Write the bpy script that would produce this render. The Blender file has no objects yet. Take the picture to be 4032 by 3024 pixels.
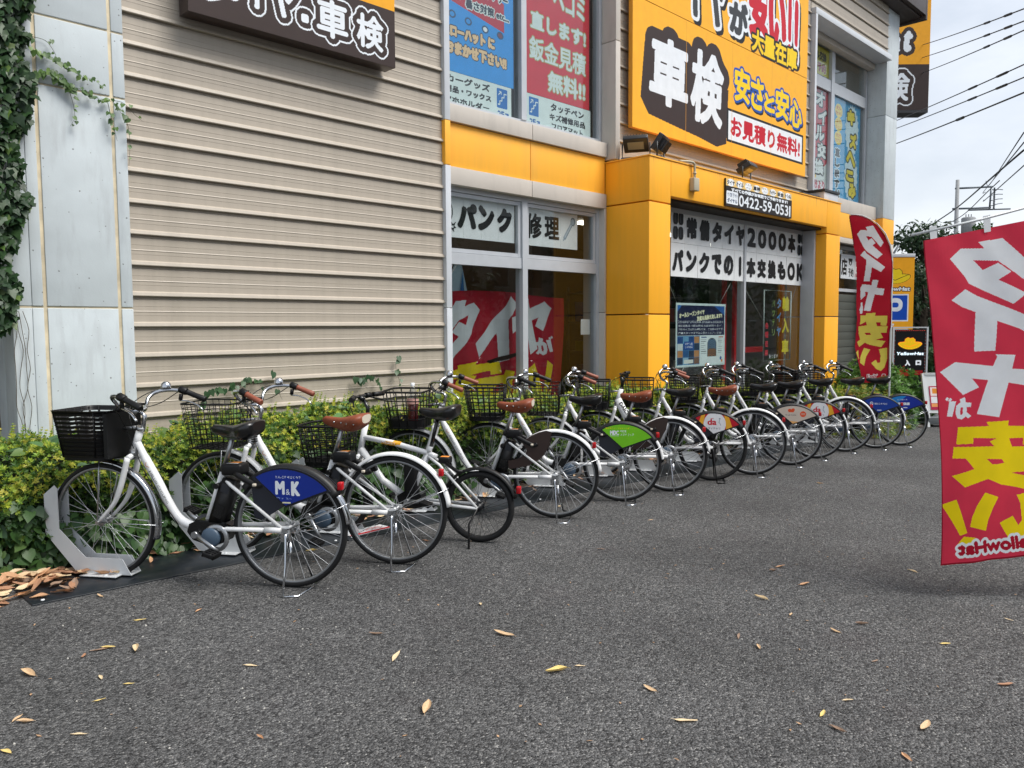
import bpy, bmesh, math, random
import numpy as np
from mathutils import Vector, Matrix
random.seed(7); RNG = np.random.default_rng(7)
C = bpy.context.scene.collection
sc = bpy.context.scene
# ------------------------------------------------------------------ camera
cd = bpy.data.cameras.new('camera'); cam = bpy.data.objects.new('camera', cd); C.objects.link(cam)
YAW, PITCH, ROLL = math.radians(45.0777), math.radians(4.0615), math.radians(-0.3255)
f_ = Vector((math.cos(YAW)*math.cos(PITCH), math.sin(YAW)*math.cos(PITCH), -math.sin(PITCH)))
r_ = Vector((math.sin(YAW), -math.cos(YAW), 0)); u_ = r_.cross(f_)
r2 = r_*math.cos(ROLL)+u_*math.sin(ROLL); u2 = u_*math.cos(ROLL)-r_*math.sin(ROLL)
cam.matrix_world = Matrix(((r2.x, u2.x, -f_.x, 0), (r2.y, u2.y, -f_.y, 0), (r2.z, u2.z, -f_.z, 1.42), (0, 0, 0, 1)))
cd.sensor_width = 36; cd.lens = 27.86; cd.clip_start = 0.05; cd.clip_end = 2000
sc.camera = cam
# ------------------------------------------------------------------ sky, sun, exposure
SUN_EL, SUN_AZ = math.radians(56), math.radians(-62)      # azimuth measured from +X towards +Y
w = bpy.data.worlds.new('World'); sc.world = w; w.use_nodes = True
nt = w.node_tree; nt.nodes.clear()
def N(t, k, **kw):
    n = t.nodes.new(k)
    for a, b in kw.items():
        setattr(n, a, b)
    return n
out = N(nt, 'ShaderNodeOutputWorld'); mixw = N(nt, 'ShaderNodeMixShader')
sky = N(nt, 'ShaderNodeTexSky'); sky.sky_type = 'NISHITA'; sky.sun_disc = False
sky.sun_elevation = SUN_EL; sky.sun_rotation = math.pi/2 - SUN_AZ; sky.air_density = 1.0; sky.dust_density = 2.0
b1 = N(nt, 'ShaderNodeBackground'); b1.inputs[1].default_value = 0.12
b2 = N(nt, 'ShaderNodeBackground'); b2.inputs[1].default_value = 1.0
tc = N(nt, 'ShaderNodeTexCoord'); mp = N(nt, 'ShaderNodeMapping'); mp.inputs['Scale'].default_value = (1.0, 1.0, 2.6)
mp.inputs['Location'].default_value = (0.35, 0.1, 0.2)
n1 = N(nt, 'ShaderNodeTexNoise'); n1.inputs['Scale'].default_value = 2.6; n1.inputs['Detail'].default_value = 6; n1.inputs['Roughness'].default_value = 0.55
cr = N(nt, 'ShaderNodeValToRGB'); e = cr.color_ramp.elements
e[0].position = 0.33; e[0].color = (0.235, 0.268, 0.315, 1); e[1].position = 0.64; e[1].color = (0.425, 0.443, 0.472, 1)
sx = N(nt, 'ShaderNodeSeparateXYZ'); hr = N(nt, 'ShaderNodeMapRange')
hr.inputs[1].default_value = 0.0; hr.inputs[2].default_value = 0.34; hr.inputs[3].default_value = 0.75; hr.inputs[4].default_value = 0.0
hz = N(nt, 'ShaderNodeMixRGB'); hz.inputs[2].default_value = (0.45, 0.458, 0.467, 1)
L = nt.links.new
L(tc.outputs['Generated'], mp.inputs[0]); L(mp.outputs[0], n1.inputs['Vector']); L(n1.outputs['Fac'], cr.inputs[0])
L(tc.outputs['Generated'], sx.inputs[0]); L(sx.outputs[2], hr.inputs[0]); L(hr.outputs[0], hz.inputs[0]); L(cr.outputs[0], hz.inputs[1])
L(hz.outputs[0], b2.inputs[0]); L(sky.outputs[0], b1.inputs[0])
L(b1.outputs[0], mixw.inputs[1]); L(b2.outputs[0], mixw.inputs[2]); mixw.inputs[0].default_value = 0.86
L(mixw.outputs[0], out.inputs[0])
sd = bpy.data.lights.new('sun', 'SUN'); sd.energy = 2.0; sd.angle = math.radians(32); sd.color = (1.0, 0.97, 0.92)
so = bpy.data.objects.new('sun', sd); C.objects.link(so)
sv = Vector((math.cos(SUN_AZ)*math.cos(SUN_EL), math.sin(SUN_AZ)*math.cos(SUN_EL), math.sin(SUN_EL)))
so.rotation_euler = sv.to_track_quat('Z', 'Y').to_euler()
vs = sc.view_settings
vs.view_transform = 'Standard'; vs.look = 'None'; vs.exposure = 1.14; vs.gamma = 1.0; vs.use_curve_mapping = False
sc.render.engine = 'CYCLES'; sc.cycles.max_bounces = 8; sc.cycles.transparent_max_bounces = 16; sc.cycles.use_denoising = True

# ------------------------------------------------------------------ materials
def lin(c):
    c /= 255.0
    return c/12.92 if c <= 0.04045 else ((c+0.055)/1.055)**2.4
def hexc(h):
    h = h.lstrip('#'); return tuple(lin(int(h[i:i+2], 16)) for i in (0, 2, 4))
MATS = {}
def mat(name, col, rough=0.5, metal=0.0, var=0.0, vscale=6.0, bump=0.0, bscale=60.0, streak=False, emit=0.0, coat=0.0, translucent=0.0, attr=None, spec=0.5, dirt=None, dscale=3.0, damt=0.5, specks=0.0, drip=None):
    if name in MATS: return MATS[name]
    if isinstance(col, str): col = hexc(col)
    m = bpy.data.materials.new(name); MATS[name] = m; m.use_nodes = True; t = m.node_tree
    b = t.nodes['Principled BSDF']; l = t.links.new
    b.inputs['Base Color'].default_value = (*col, 1); b.inputs['Roughness'].default_value = rough; b.inputs['Metallic'].default_value = metal
    b.inputs['Specular IOR Level'].default_value = spec
    if coat: b.inputs['Coat Weight'].default_value = coat; b.inputs['Coat Roughness'].default_value = 0.08
    if emit: b.inputs['Emission Color'].default_value = (*col, 1); b.inputs['Emission Strength'].default_value = emit
    src = None
    tcn = N(t, 'ShaderNodeTexCoord')
    if attr:
        a = N(t, 'ShaderNodeAttribute'); a.attribute_name = attr; src = a.outputs['Color']
    if var:
        no = N(t, 'ShaderNodeTexNoise'); no.inputs['Scale'].default_value = vscale; no.inputs['Detail'].default_value = 5
        vec = tcn.outputs['Object']
        if streak:
            mpn = N(t, 'ShaderNodeMapping'); mpn.inputs['Scale'].default_value = (6.0, 6.0, 0.25); l(vec, mpn.inputs[0]); vec = mpn.outputs[0]
        l(vec, no.inputs['Vector'])
        mr = N(t, 'ShaderNodeMapRange'); mr.inputs[1].default_value = 0.3; mr.inputs[2].default_value = 0.7; mr.inputs[3].default_value = 1-var; mr.inputs[4].default_value = 1+var
        l(no.outputs['Fac'], mr.inputs[0])
        mx = N(t, 'ShaderNodeVectorMath'); mx.operation = 'SCALE'
        if src: l(src, mx.inputs[0])
        else: mx.inputs[0].default_value = col
        l(mr.outputs[0], mx.inputs['Scale']); src = mx.outputs[0]
        rr = N(t, 'ShaderNodeMapRange'); rr.inputs[3].default_value = max(0.02, rough-0.08); rr.inputs[4].default_value = min(1, rough+0.1)
        l(no.outputs['Fac'], rr.inputs[0]); l(rr.outputs[0], b.inputs['Roughness'])
    if dirt:
        no = N(t, 'ShaderNodeTexNoise'); no.inputs['Scale'].default_value = dscale; no.inputs['Detail'].default_value = 8; no.inputs['Roughness'].default_value = 0.65
        mpn = N(t, 'ShaderNodeMapping'); mpn.inputs['Scale'].default_value = (3.0, 3.0, 0.5); l(tcn.outputs['Object'], mpn.inputs[0]); l(mpn.outputs[0], no.inputs['Vector'])
        mr = N(t, 'ShaderNodeMapRange'); mr.inputs[1].default_value = 0.52; mr.inputs[2].default_value = 0.75; mr.inputs[4].default_value = damt
        l(no.outputs['Fac'], mr.inputs[0])
        mx = N(t, 'ShaderNodeMixRGB'); l(mr.outputs[0], mx.inputs[0])
        if src: l(src, mx.inputs[1])
        else: mx.inputs[1].default_value = (*col, 1)
        mx.inputs[2].default_value = (*dirt, 1); src = mx.outputs[0]
    if drip:
        no = N(t, 'ShaderNodeTexNoise'); no.inputs['Scale'].default_value = 1.0; no.inputs['Detail'].default_value = 5; mpn = N(t, 'ShaderNodeMapping'); mpn.inputs['Scale'].default_value = (32, 32, 1.2); l(tcn.outputs['Object'], mpn.inputs[0]); l(mpn.outputs[0], no.inputs['Vector'])
        n6 = N(t, 'ShaderNodeTexNoise'); n6.inputs['Scale'].default_value = 1.1; l(tcn.outputs['Object'], n6.inputs['Vector'])
        sp = N(t, 'ShaderNodeSeparateXYZ'); l(tcn.outputs['Object'], sp.inputs[0]); m1 = N(t, 'ShaderNodeMapRange'); m1.inputs[1].default_value = drip[0]; m1.inputs[2].default_value = drip[1]; l(sp.outputs[2], m1.inputs[0])
        m2 = N(t, 'ShaderNodeMapRange'); m2.inputs[1].default_value = .48; m2.inputs[2].default_value = .66; l(no.outputs['Fac'], m2.inputs[0]); m3 = N(t, 'ShaderNodeMapRange'); m3.inputs[1].default_value = .45; m3.inputs[2].default_value = .6; l(n6.outputs['Fac'], m3.inputs[0])
        q1 = N(t, 'ShaderNodeMath'); q1.operation = 'MULTIPLY'; l(m1.outputs[0], q1.inputs[0]); l(m2.outputs[0], q1.inputs[1]); q2 = N(t, 'ShaderNodeMath'); q2.operation = 'MULTIPLY'; l(q1.outputs[0], q2.inputs[0]); l(m3.outputs[0], q2.inputs[1])
        q3 = N(t, 'ShaderNodeMath'); q3.operation = 'MULTIPLY'; q3.inputs[1].default_value = .8; l(q2.outputs[0], q3.inputs[0])
        mx = N(t, 'ShaderNodeMixRGB'); l(q3.outputs[0], mx.inputs[0]); l(src, mx.inputs[1]); mx.inputs[2].default_value = (.12, .08, .04, 1); src = mx.outputs[0]
    if specks:
        vo = N(t, 'ShaderNodeTexVoronoi'); vo.inputs['Scale'].default_value = 26; l(tcn.outputs['Object'], vo.inputs['Vector']); sp = N(t, 'ShaderNodeSeparateColor'); l(vo.outputs['Color'], sp.inputs[0])
        n4 = N(t, 'ShaderNodeTexNoise'); n4.inputs['Scale'].default_value = 45; n4.inputs['Detail'].default_value = 2; l(tcn.outputs['Object'], n4.inputs['Vector'])
        ad = N(t, 'ShaderNodeMath'); ad.operation = 'MULTIPLY_ADD'; ad.inputs[1].default_value = .5; ad.inputs[2].default_value = -.2; l(n4.outputs['Fac'], ad.inputs[0]); a2 = N(t, 'ShaderNodeMath'); a2.operation = 'ADD'; l(vo.outputs['Distance'], a2.inputs[0]); l(ad.outputs[0], a2.inputs[1])
        lt = N(t, 'ShaderNodeMath'); lt.operation = 'LESS_THAN'; lt.inputs[1].default_value = .15; l(a2.outputs[0], lt.inputs[0])
        gt = N(t, 'ShaderNodeMath'); gt.operation = 'LESS_THAN'; gt.inputs[1].default_value = specks; l(sp.outputs[0], gt.inputs[0]); mu = N(t, 'ShaderNodeMath'); mu.operation = 'MULTIPLY'; l(lt.outputs[0], mu.inputs[0]); l(gt.outputs[0], mu.inputs[1])
        m5 = N(t, 'ShaderNodeMath'); m5.operation = 'MULTIPLY'; m5.inputs[1].default_value = .7; l(mu.outputs[0], m5.inputs[0])
        mx = N(t, 'ShaderNodeMixRGB'); l(m5.outputs[0], mx.inputs[0]); l(src, mx.inputs[1]); mx.inputs[2].default_value = (.07, .065, .06, 1); src = mx.outputs[0]
    if src: l(src, b.inputs['Base Color'])
    if bump:
        no = N(t, 'ShaderNodeTexNoise'); no.inputs['Scale'].default_value = bscale; no.inputs['Detail'].default_value = 4
        l(tcn.outputs['Object'], no.inputs['Vector'])
        bp = N(t, 'ShaderNodeBump'); bp.inputs['Strength'].default_value = bump; bp.inputs['Distance'].default_value = 0.004
        l(no.outputs['Fac'], bp.inputs['Height']); l(bp.outputs[0], b.inputs['Normal'])
    if translucent:
        tr = N(t, 'ShaderNodeBsdfTranslucent'); ms = N(t, 'ShaderNodeMixShader'); ms.inputs[0].default_value = translucent
        if src: l(src, tr.inputs[0])
        else: tr.inputs[0].default_value = (*col, 1)
        l(b.outputs[0], ms.inputs[1]); l(tr.outputs[0], ms.inputs[2]); l(ms.outputs[0], t.nodes['Material Output'].inputs[0])
    return m
def ink(h, cloth=False, glow=0.0):
    n = ('cloth_print_' if cloth else 'led_' if glow else 'print_')+h.lstrip('#')
    return mat(n, tuple(c*(1.0 if cloth else .92) for c in hexc(h)), rough=0.75 if cloth else 0.5, spec=.3, var=0.05, vscale=9, translucent=0.48 if cloth else 0, emit=glow, bump=0.15 if cloth else 0.0, bscale=300)
def glass_mat(name, tint=(0.90, 0.92, 0.92), boost=1.0):
    if name in MATS: return MATS[name]
    m = bpy.data.materials.new(name); MATS[name] = m; m.use_nodes = True; t = m.node_tree; t.nodes.remove(t.nodes['Principled BSDF'])
    tr = N(t, 'ShaderNodeBsdfTransparent'); tr.inputs[0].default_value = (*tint, 1)
    gl = N(t, 'ShaderNodeBsdfGlossy'); gl.inputs['Roughness'].default_value = 0.015; gl.inputs['Color'].default_value = (0.9, 0.95, 0.95, 1)
    fr = N(t, 'ShaderNodeLayerWeight'); fr.inputs[0].default_value = 0.5
    no = N(t, 'ShaderNodeTexNoise'); no.inputs['Scale'].default_value = 1.2; bp = N(t, 'ShaderNodeBump'); bp.inputs['Strength'].default_value = 0.05; bp.inputs['Distance'].default_value = 0.02
    tcn = N(t, 'ShaderNodeTexCoord'); t.links.new(tcn.outputs['Object'], no.inputs['Vector']); t.links.new(no.outputs['Fac'], bp.inputs['Height']); t.links.new(bp.outputs[0], gl.inputs['Normal'])
    mm = N(t, 'ShaderNodeMath'); mm.operation = 'MULTIPLY_ADD'; mm.inputs[1].default_value = 0.42*boost; mm.inputs[2].default_value = 0.035*boost; mm.use_clamp = True
    pw = N(t, 'ShaderNodeMath'); pw.operation = 'POWER'; pw.inputs[1].default_value = 3.2
    ms = N(t, 'ShaderNodeMixShader')
    t.links.new(fr.outputs['Facing'], pw.inputs[0]); t.links.new(pw.outputs[0], mm.inputs[0]); t.links.new(mm.outputs[0], ms.inputs[0]); t.links.new(tr.outputs[0], ms.inputs[1]); t.links.new(gl.outputs[0], ms.inputs[2])
    t.links.new(ms.outputs[0], t.nodes['Material Output'].inputs[0])
    return m

# ------------------------------------------------------------------ objects
def zg(X): return -0.018*min(max(X-1.5, -5), 12.5)
def tag(o, label=None, cat=None, group=None, kind=None):
    if label: o['label'] = label
    if cat: o['category'] = cat
    if group: o['group'] = group
    if kind: o['kind'] = kind
    return o
def empty(name, label, cat, loc=(0, 0, 0), rz=0.0, group=None):
    o = bpy.data.objects.new(name, None); C.objects.link(o); o.location = loc; o.rotation_euler = (0, 0, rz)
    o.empty_display_size = 0.1
    return tag(o, label, cat, group)
def link(name, me, parent=None, loc=None, rot=None):
    o = bpy.data.objects.new(name, me); C.objects.link(o)
    if parent: o.parent = parent
    if loc is not None: o.location = loc
    if rot is not None: o.rotation_euler = rot
    return o
class MB:
    def __init__(s): s.v = []; s.f = []; s.sm = []; s.mi = []
    def add(s, vs, fs, smooth=False, mi=0):
        n = len(s.v); s.v += [tuple(p) for p in vs]
        for q in fs: s.f.append(tuple(i+n for i in q)); s.sm.append(smooth); s.mi.append(mi)
        return s
    def box(s, x0, x1, y0, y1, z0, z1, mi=0, ch=0.0):
        if ch: return s.rbox(x0, x1, y0, y1, z0, z1, ch, mi)
        return s.add([(x0, y0, z0), (x1, y0, z0), (x1, y1, z0), (x0, y1, z0), (x0, y0, z1), (x1, y0, z1), (x1, y1, z1), (x0, y1, z1)],
                     [(0, 3, 2, 1), (4, 5, 6, 7), (0, 1, 5, 4), (1, 2, 6, 5), (2, 3, 7, 6), (3, 0, 4, 7)], mi=mi)
    def rbox(s, x0, x1, y0, y1, z0, z1, c, mi=0):
        bm = bmesh.new(); bmesh.ops.create_cube(bm, size=1)
        for v in bm.verts: v.co = Vector(((x0+x1)/2+v.co.x*(x1-x0), (y0+y1)/2+v.co.y*(y1-y0), (z0+z1)/2+v.co.z*(z1-z0)))
        bmesh.ops.bevel(bm, geom=bm.edges[:]+bm.verts[:], offset=c, segments=2, affect='EDGES', profile=0.6)
        return s.frombm(bm, True, mi)
    def frombm(s, bm, smooth=False, mi=0):
        bm.verts.ensure_lookup_table(); bm.verts.index_update()
        s.add([v.co[:] for v in bm.verts], [[v.index for v in q.verts] for q in bm.faces], smooth, mi); bm.free(); return s
    def tube(s, pts, r, n=8, closed=False, caps=True, mi=0, flat=(1, 1)):
        P = [Vector(p) for p in pts]; m = len(P)
        R = r if isinstance(r, (list, tuple)) else [r]*m
        T = []
        for i in range(m):
            a = P[(i-1) % m] if (closed or i > 0) else P[i]; b = P[(i+1) % m] if (closed or i < m-1) else P[i]
            d = (b-a); T.append(d.normalized() if d.length > 1e-9 else Vector((0, 0, 1)))
        up = Vector((0, 0, 1)) if abs(T[0].z) < 0.95 else Vector((1, 0, 0))
        nrm = (up - T[0]*up.dot(T[0])).normalized(); vs = []
        for i in range(m):
            nrm = (nrm - T[i]*nrm.dot(T[i])).normalized(); bn = T[i].cross(nrm)
            for k in range(n):
                a = 2*math.pi*k/n; vs.append(P[i]+nrm*math.cos(a)*R[i]*flat[0]+bn*math.sin(a)*R[i]*flat[1])
        fs = []
        for i in range(m if closed else m-1):
            j = (i+1) % m
            for k in range(n): fs.append((i*n+k, i*n+(k+1) % n, j*n+(k+1) % n, j*n+k))
        s.add(vs, fs, True, mi)
        if caps and not closed:
            b = len(s.v)-m*n
            s.f.append(tuple(b+k for k in reversed(range(n)))); s.sm.append(False); s.mi.append(mi)
            s.f.append(tuple(b+(m-1)*n+k for k in range(n))); s.sm.append(False); s.mi.append(mi)
        return s
    def prism(s, poly, a0, a1, axis='y', mi=0, smooth=False):
        n = len(poly)
        def q(p, a): return (p[0], a, p[1]) if axis == 'y' else ((a, p[0], p[1]) if axis == 'x' else (p[0], p[1], a))
        vs = [q(p, a0) for p in poly]+[q(p, a1) for p in poly]
        fs = [tuple(range(n)), tuple(reversed(range(n, 2*n)))]+[(i, i+n, (i+1) % n+n, (i+1) % n) for i in range(n)]
        return s.add(vs, fs, smooth, mi)
    def lathe(s, prof, axis='y', c=(0, 0, 0), n=16, mi=0, smooth=True):
        vs = []; m = len(prof)
        for k in range(n):
            a = 2*math.pi*k/n; ca, sa = math.cos(a), math.sin(a)
            for r, h in prof:
                if axis == 'y': vs.append((c[0]+r*ca, c[1]+h, c[2]+r*sa))
                elif axis == 'z': vs.append((c[0]+r*ca, c[1]+r*sa, c[2]+h))
                else: vs.append((c[0]+h, c[1]+r*ca, c[2]+r*sa))
        fs = [(k*m+i, ((k+1) % n)*m+i, ((k+1) % n)*m+i+1, k*m+i+1) for k in range(n) for i in range(m-1)]
        return s.add(vs, fs, smooth, mi)
    def mesh(s, name, mats):
        me = bpy.data.meshes.new(name); me.from_pydata(s.v, [], s.f)
        for m in (mats if isinstance(mats, (list, tuple)) else [mats]): me.materials.append(m)
        me.polygons.foreach_set('use_smooth', s.sm); me.polygons.foreach_set('material_index', s.mi)
        bm = bmesh.new(); bm.from_mesh(me); bmesh.ops.recalc_face_normals(bm, faces=bm.faces[:]); bm.to_mesh(me); bm.free()
        return me
    def build(s, name, mats, parent=None, **kw):
        return link(name, s.mesh(name, mats), parent, **kw)
CACHE = {}
def cached(key, fn):
    if key not in CACHE: CACHE[key] = fn()
    return CACHE[key]
def bez(pts, n=6):
    """Catmull-Rom through points"""
    P = [Vector(p) for p in pts]; P = [P[0]*2-P[1]]+P+[P[-1]*2-P[-2]]; o = []
    for i in range(1, len(P)-2):
        for k in range(n):
            t = k/n; a, b, c, d = P[i-1:i+3]
            o.append(0.5*((2*b)+(c-a)*t+(2*a-5*b+4*c-d)*t*t+(3*b-a-3*c+d)*t**3))
    return o+[P[-2]]

# ------------------------------------------------------------------ flat print: colour cells turned into one mesh
TXT = {}
def glyphs(s):
    if s not in TXT:
        cu = bpy.data.curves.new('t', 'FONT'); cu.body = s; cu.resolution_u = 3
        ob = bpy.data.objects.new('t', cu); me = ob.to_mesh(); me.calc_loop_triangles()
        V = np.array([v.co[:2] for v in me.vertices]) if len(me.vertices) else np.zeros((0, 2))
        T = np.array([t.vertices[:] for t in me.loop_triangles]) if len(me.vertices) else np.zeros((0, 3), int)
        ob.to_mesh_clear(); bpy.data.objects.remove(ob); bpy.data.curves.remove(cu)
        TXT[s] = (V, T)
    return TXT[s]
def dilate(m, r):
    if r <= 0: return m
    k = int(math.ceil(r)); o = m.copy(); H, W = m.shape
    P = np.zeros((H+2*k, W+2*k), bool); P[k:k+H, k:k+W] = m
    cs = np.concatenate([np.zeros((P.shape[0], 1), int), np.cumsum(P, 1)], 1)
    for dy in range(-k, k+1):
        if abs(dy) > r: continue
        dx = int(math.sqrt(max(0, r*r-dy*dy)))
        row = cs[k+dy:k+dy+H]
        o |= (row[:, k+dx+1:k+dx+1+W]-row[:, k-dx:k-dx+W]) > 0
    return o
class Art:
    def __init__(s, w, h, cell, bg):
        s.w, s.h, s.c = w, h, cell; s.nx, s.ny = max(1, round(w/cell)), max(1, round(h/cell))
        s.pal = [bg or '#ffffff']; s.a = np.full((s.ny, s.nx), 0 if bg else -1, np.int16)
    def ci(s, c):
        if c is None: return -1
        if c not in s.pal: s.pal.append(c)
        return s.pal.index(c)
    def put(s, m, c): s.a[m] = s.ci(c)
    def rect(s, x0, y0, x1, y1, c, r=0):
        if r:
            X, Y = s.grid(); dx = np.maximum(np.maximum(x0+r-X, X-(x1-r)), 0); dy = np.maximum(np.maximum(y0+r-Y, Y-(y1-r)), 0)
            s.put((dx*dx+dy*dy <= r*r), c); return s
        i0, i1 = max(0, round(x0/s.c)), min(s.nx, round(x1/s.c)); j0, j1 = max(0, round(y0/s.c)), min(s.ny, round(y1/s.c))
        s.a[j0:j1, i0:i1] = s.ci(c); return s
    def grid(s): return np.meshgrid((np.arange(s.nx)+.5)*s.c, (np.arange(s.ny)+.5)*s.c)
    def ell(s, cx, cy, rx, ry, c):
        X, Y = s.grid(); s.put(((X-cx)/rx)**2+((Y-cy)/ry)**2 <= 1, c); return s
    def pmask(s, pts):
        X, Y = s.grid(); m = np.zeros(X.shape, bool); n = len(pts)
        for i in range(n):
            x0, y0 = pts[i]; x1, y1 = pts[(i+1) % n]
            if abs(y1-y0) < 1e-9: continue
            cnd = ((y0 > Y) != (y1 > Y)) & (X < (x1-x0)*(Y-y0)/(y1-y0)+x0); m ^= cnd
        return m
    def poly(s, pts, c, outline=()):
        m = s.pmask(pts)
        for r, oc in outline: s.put(dilate(m, r/s.c), oc)
        s.put(m, c); return s
    def line(s, pts, wd, c):
        for (x0, y0), (x1, y1) in zip(pts, pts[1:]):
            d = math.hypot(x1-x0, y1-y0) or 1; nx, ny = -(y1-y0)/d*wd/2, (x1-x0)/d*wd/2
            s.put(s.pmask([(x0+nx, y0+ny), (x1+nx, y1+ny), (x1-nx, y1-ny), (x0-nx, y0-ny)]), c)
        return s
    def text(s, t, x0, y0, x1, y1, c, bold=0.0, outline=(), mirror=False, slant=0.0, rot=0.0, shadow=None):
        V, T = glyphs(t)
        if not len(T): return s
        V = V.copy(); mn, mx = V.min(0), V.max(0); V = (V-mn)/np.maximum(mx-mn, 1e-6)
        b = bold
        if mirror: V[:, 0] = 1-V[:, 0]
        V = V*[max(1e-3, x1-x0-2*b), max(1e-3, y1-y0-2*b)]+[x0+b, y0+b]
        V[:, 0] += (V[:, 1]-y0)*slant
        if rot:
            cx, cy = (x0+x1)/2, (y0+y1)/2; ca, sa = math.cos(rot), math.sin(rot); D = V-[cx, cy]
            V = np.stack([cx+D[:, 0]*ca-D[:, 1]*sa, cy+D[:, 0]*sa+D[:, 1]*ca], 1)
        m = np.zeros(s.a.shape, bool); G = V/s.c-.5
        for tr in T:
            a, b_, c_ = G[tr[0]], G[tr[1]], G[tr[2]]
            i0, j0 = np.ceil(np.minimum(np.minimum(a, b_), c_)-1e-6).astype(int); i1, j1 = np.floor(np.maximum(np.maximum(a, b_), c_)+1e-6).astype(int)
            i0, j0 = max(i0, 0), max(j0, 0); i1, j1 = min(i1, s.nx-1), min(j1, s.ny-1)
            if i1 < i0 or j1 < j0: continue
            X, Y = np.meshgrid(np.arange(i0, i1+1), np.arange(j0, j1+1))
            def E(p, q): return (q[0]-p[0])*(Y-p[1])-(q[1]-p[1])*(X-p[0])
            e1, e2, e3 = E(a, b_), E(b_, c_), E(c_, a)
            m[j0:j1+1, i0:i1+1] |= ((e1 >= -1e-6) & (e2 >= -1e-6) & (e3 >= -1e-6)) | ((e1 <= 1e-6) & (e2 <= 1e-6) & (e3 <= 1e-6))
        m = dilate(m, max(bold/s.c, 0))
        if shadow:
            dx, dy, r, oc = shadow; d = dilate(m, r/s.c); s.put(np.roll(np.roll(d, round(dx/s.c), 1), round(dy/s.c), 0), oc)
        for r, oc in outline: s.put(dilate(m, r/s.c), oc)
        s.put(m, c); return s
    def vtext(s, t, x0, y0, x1, y1, c, **k):
        n = len(t); h = (y1-y0)/n
        for i, ch in enumerate(t):
            m = h*.06; s.text('|' if ch == 'ー' else ch, x0+((x1-x0)*.4 if ch == 'ー' else 0), y1-(i+1)*h+m, x1-((x1-x0)*.4 if ch == 'ー' else 0), y1-i*h-m, c, **k)
        return s
    def build(s, name, parent, fn, maxrun=10**6, maxrow=10**6, cloth=False, glow={}, label=None):
        a = s.a; rects = []; open_ = {}
        for j in range(s.ny):
            row = a[j]; cut = np.flatnonzero(np.diff(row))+1; st = np.concatenate([[0], cut]); en = np.concatenate([cut, [s.nx]]); cur = {}
            for p, q in zip(st, en):
                k = int(row[p])
                if k < 0: continue
                p = int(p); q = int(q)
                while p < q:
                    e2 = min(q, (p//maxrun+1)*maxrun); key = (p, e2, k)
                    if key in open_ and j-open_[key] < maxrow: cur[key] = open_[key]
                    else:
                        if key in open_: rects.append((*key, open_[key], j))
                        cur[key] = j
                    p = e2
            for key, j0 in open_.items():
                if key not in cur: rects.append((*key, j0, j))
            open_ = cur
        for key, j0 in open_.items(): rects.append((*key, j0, s.ny))
        R = np.array(rects, float); n = len(R)
        U = np.stack([R[:, 0], R[:, 1], R[:, 1], R[:, 0]], 1).ravel()*s.c; V = np.stack([R[:, 3], R[:, 3], R[:, 4], R[:, 4]], 1).ravel()*s.c
        xyz = np.stack(np.broadcast_arrays(*fn(U, V)), 1)
        me = bpy.data.meshes.new(name); me.vertices.add(4*n); me.vertices.foreach_set('co', xyz.astype(np.float32).ravel())
        me.loops.add(4*n); me.loops.foreach_set('vertex_index', np.arange(4*n, dtype=np.int32))
        me.polygons.add(n); me.polygons.foreach_set('loop_start', np.arange(0, 4*n, 4, dtype=np.int32))
        me.polygons.foreach_set('material_index', R[:, 2].astype(np.int32))
        for c in s.pal: me.materials.append(ink(c or '#ffffff', cloth, glow.get(c, 0.0)))
        me.update(calc_edges=True); me.validate()
        o = link(name, me, parent)
        if label: o['label'] = label
        return o
def wallmap(x0, y, z0):
    return lambda U, V: (x0+U, np.full_like(U, y), z0+V)
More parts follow.
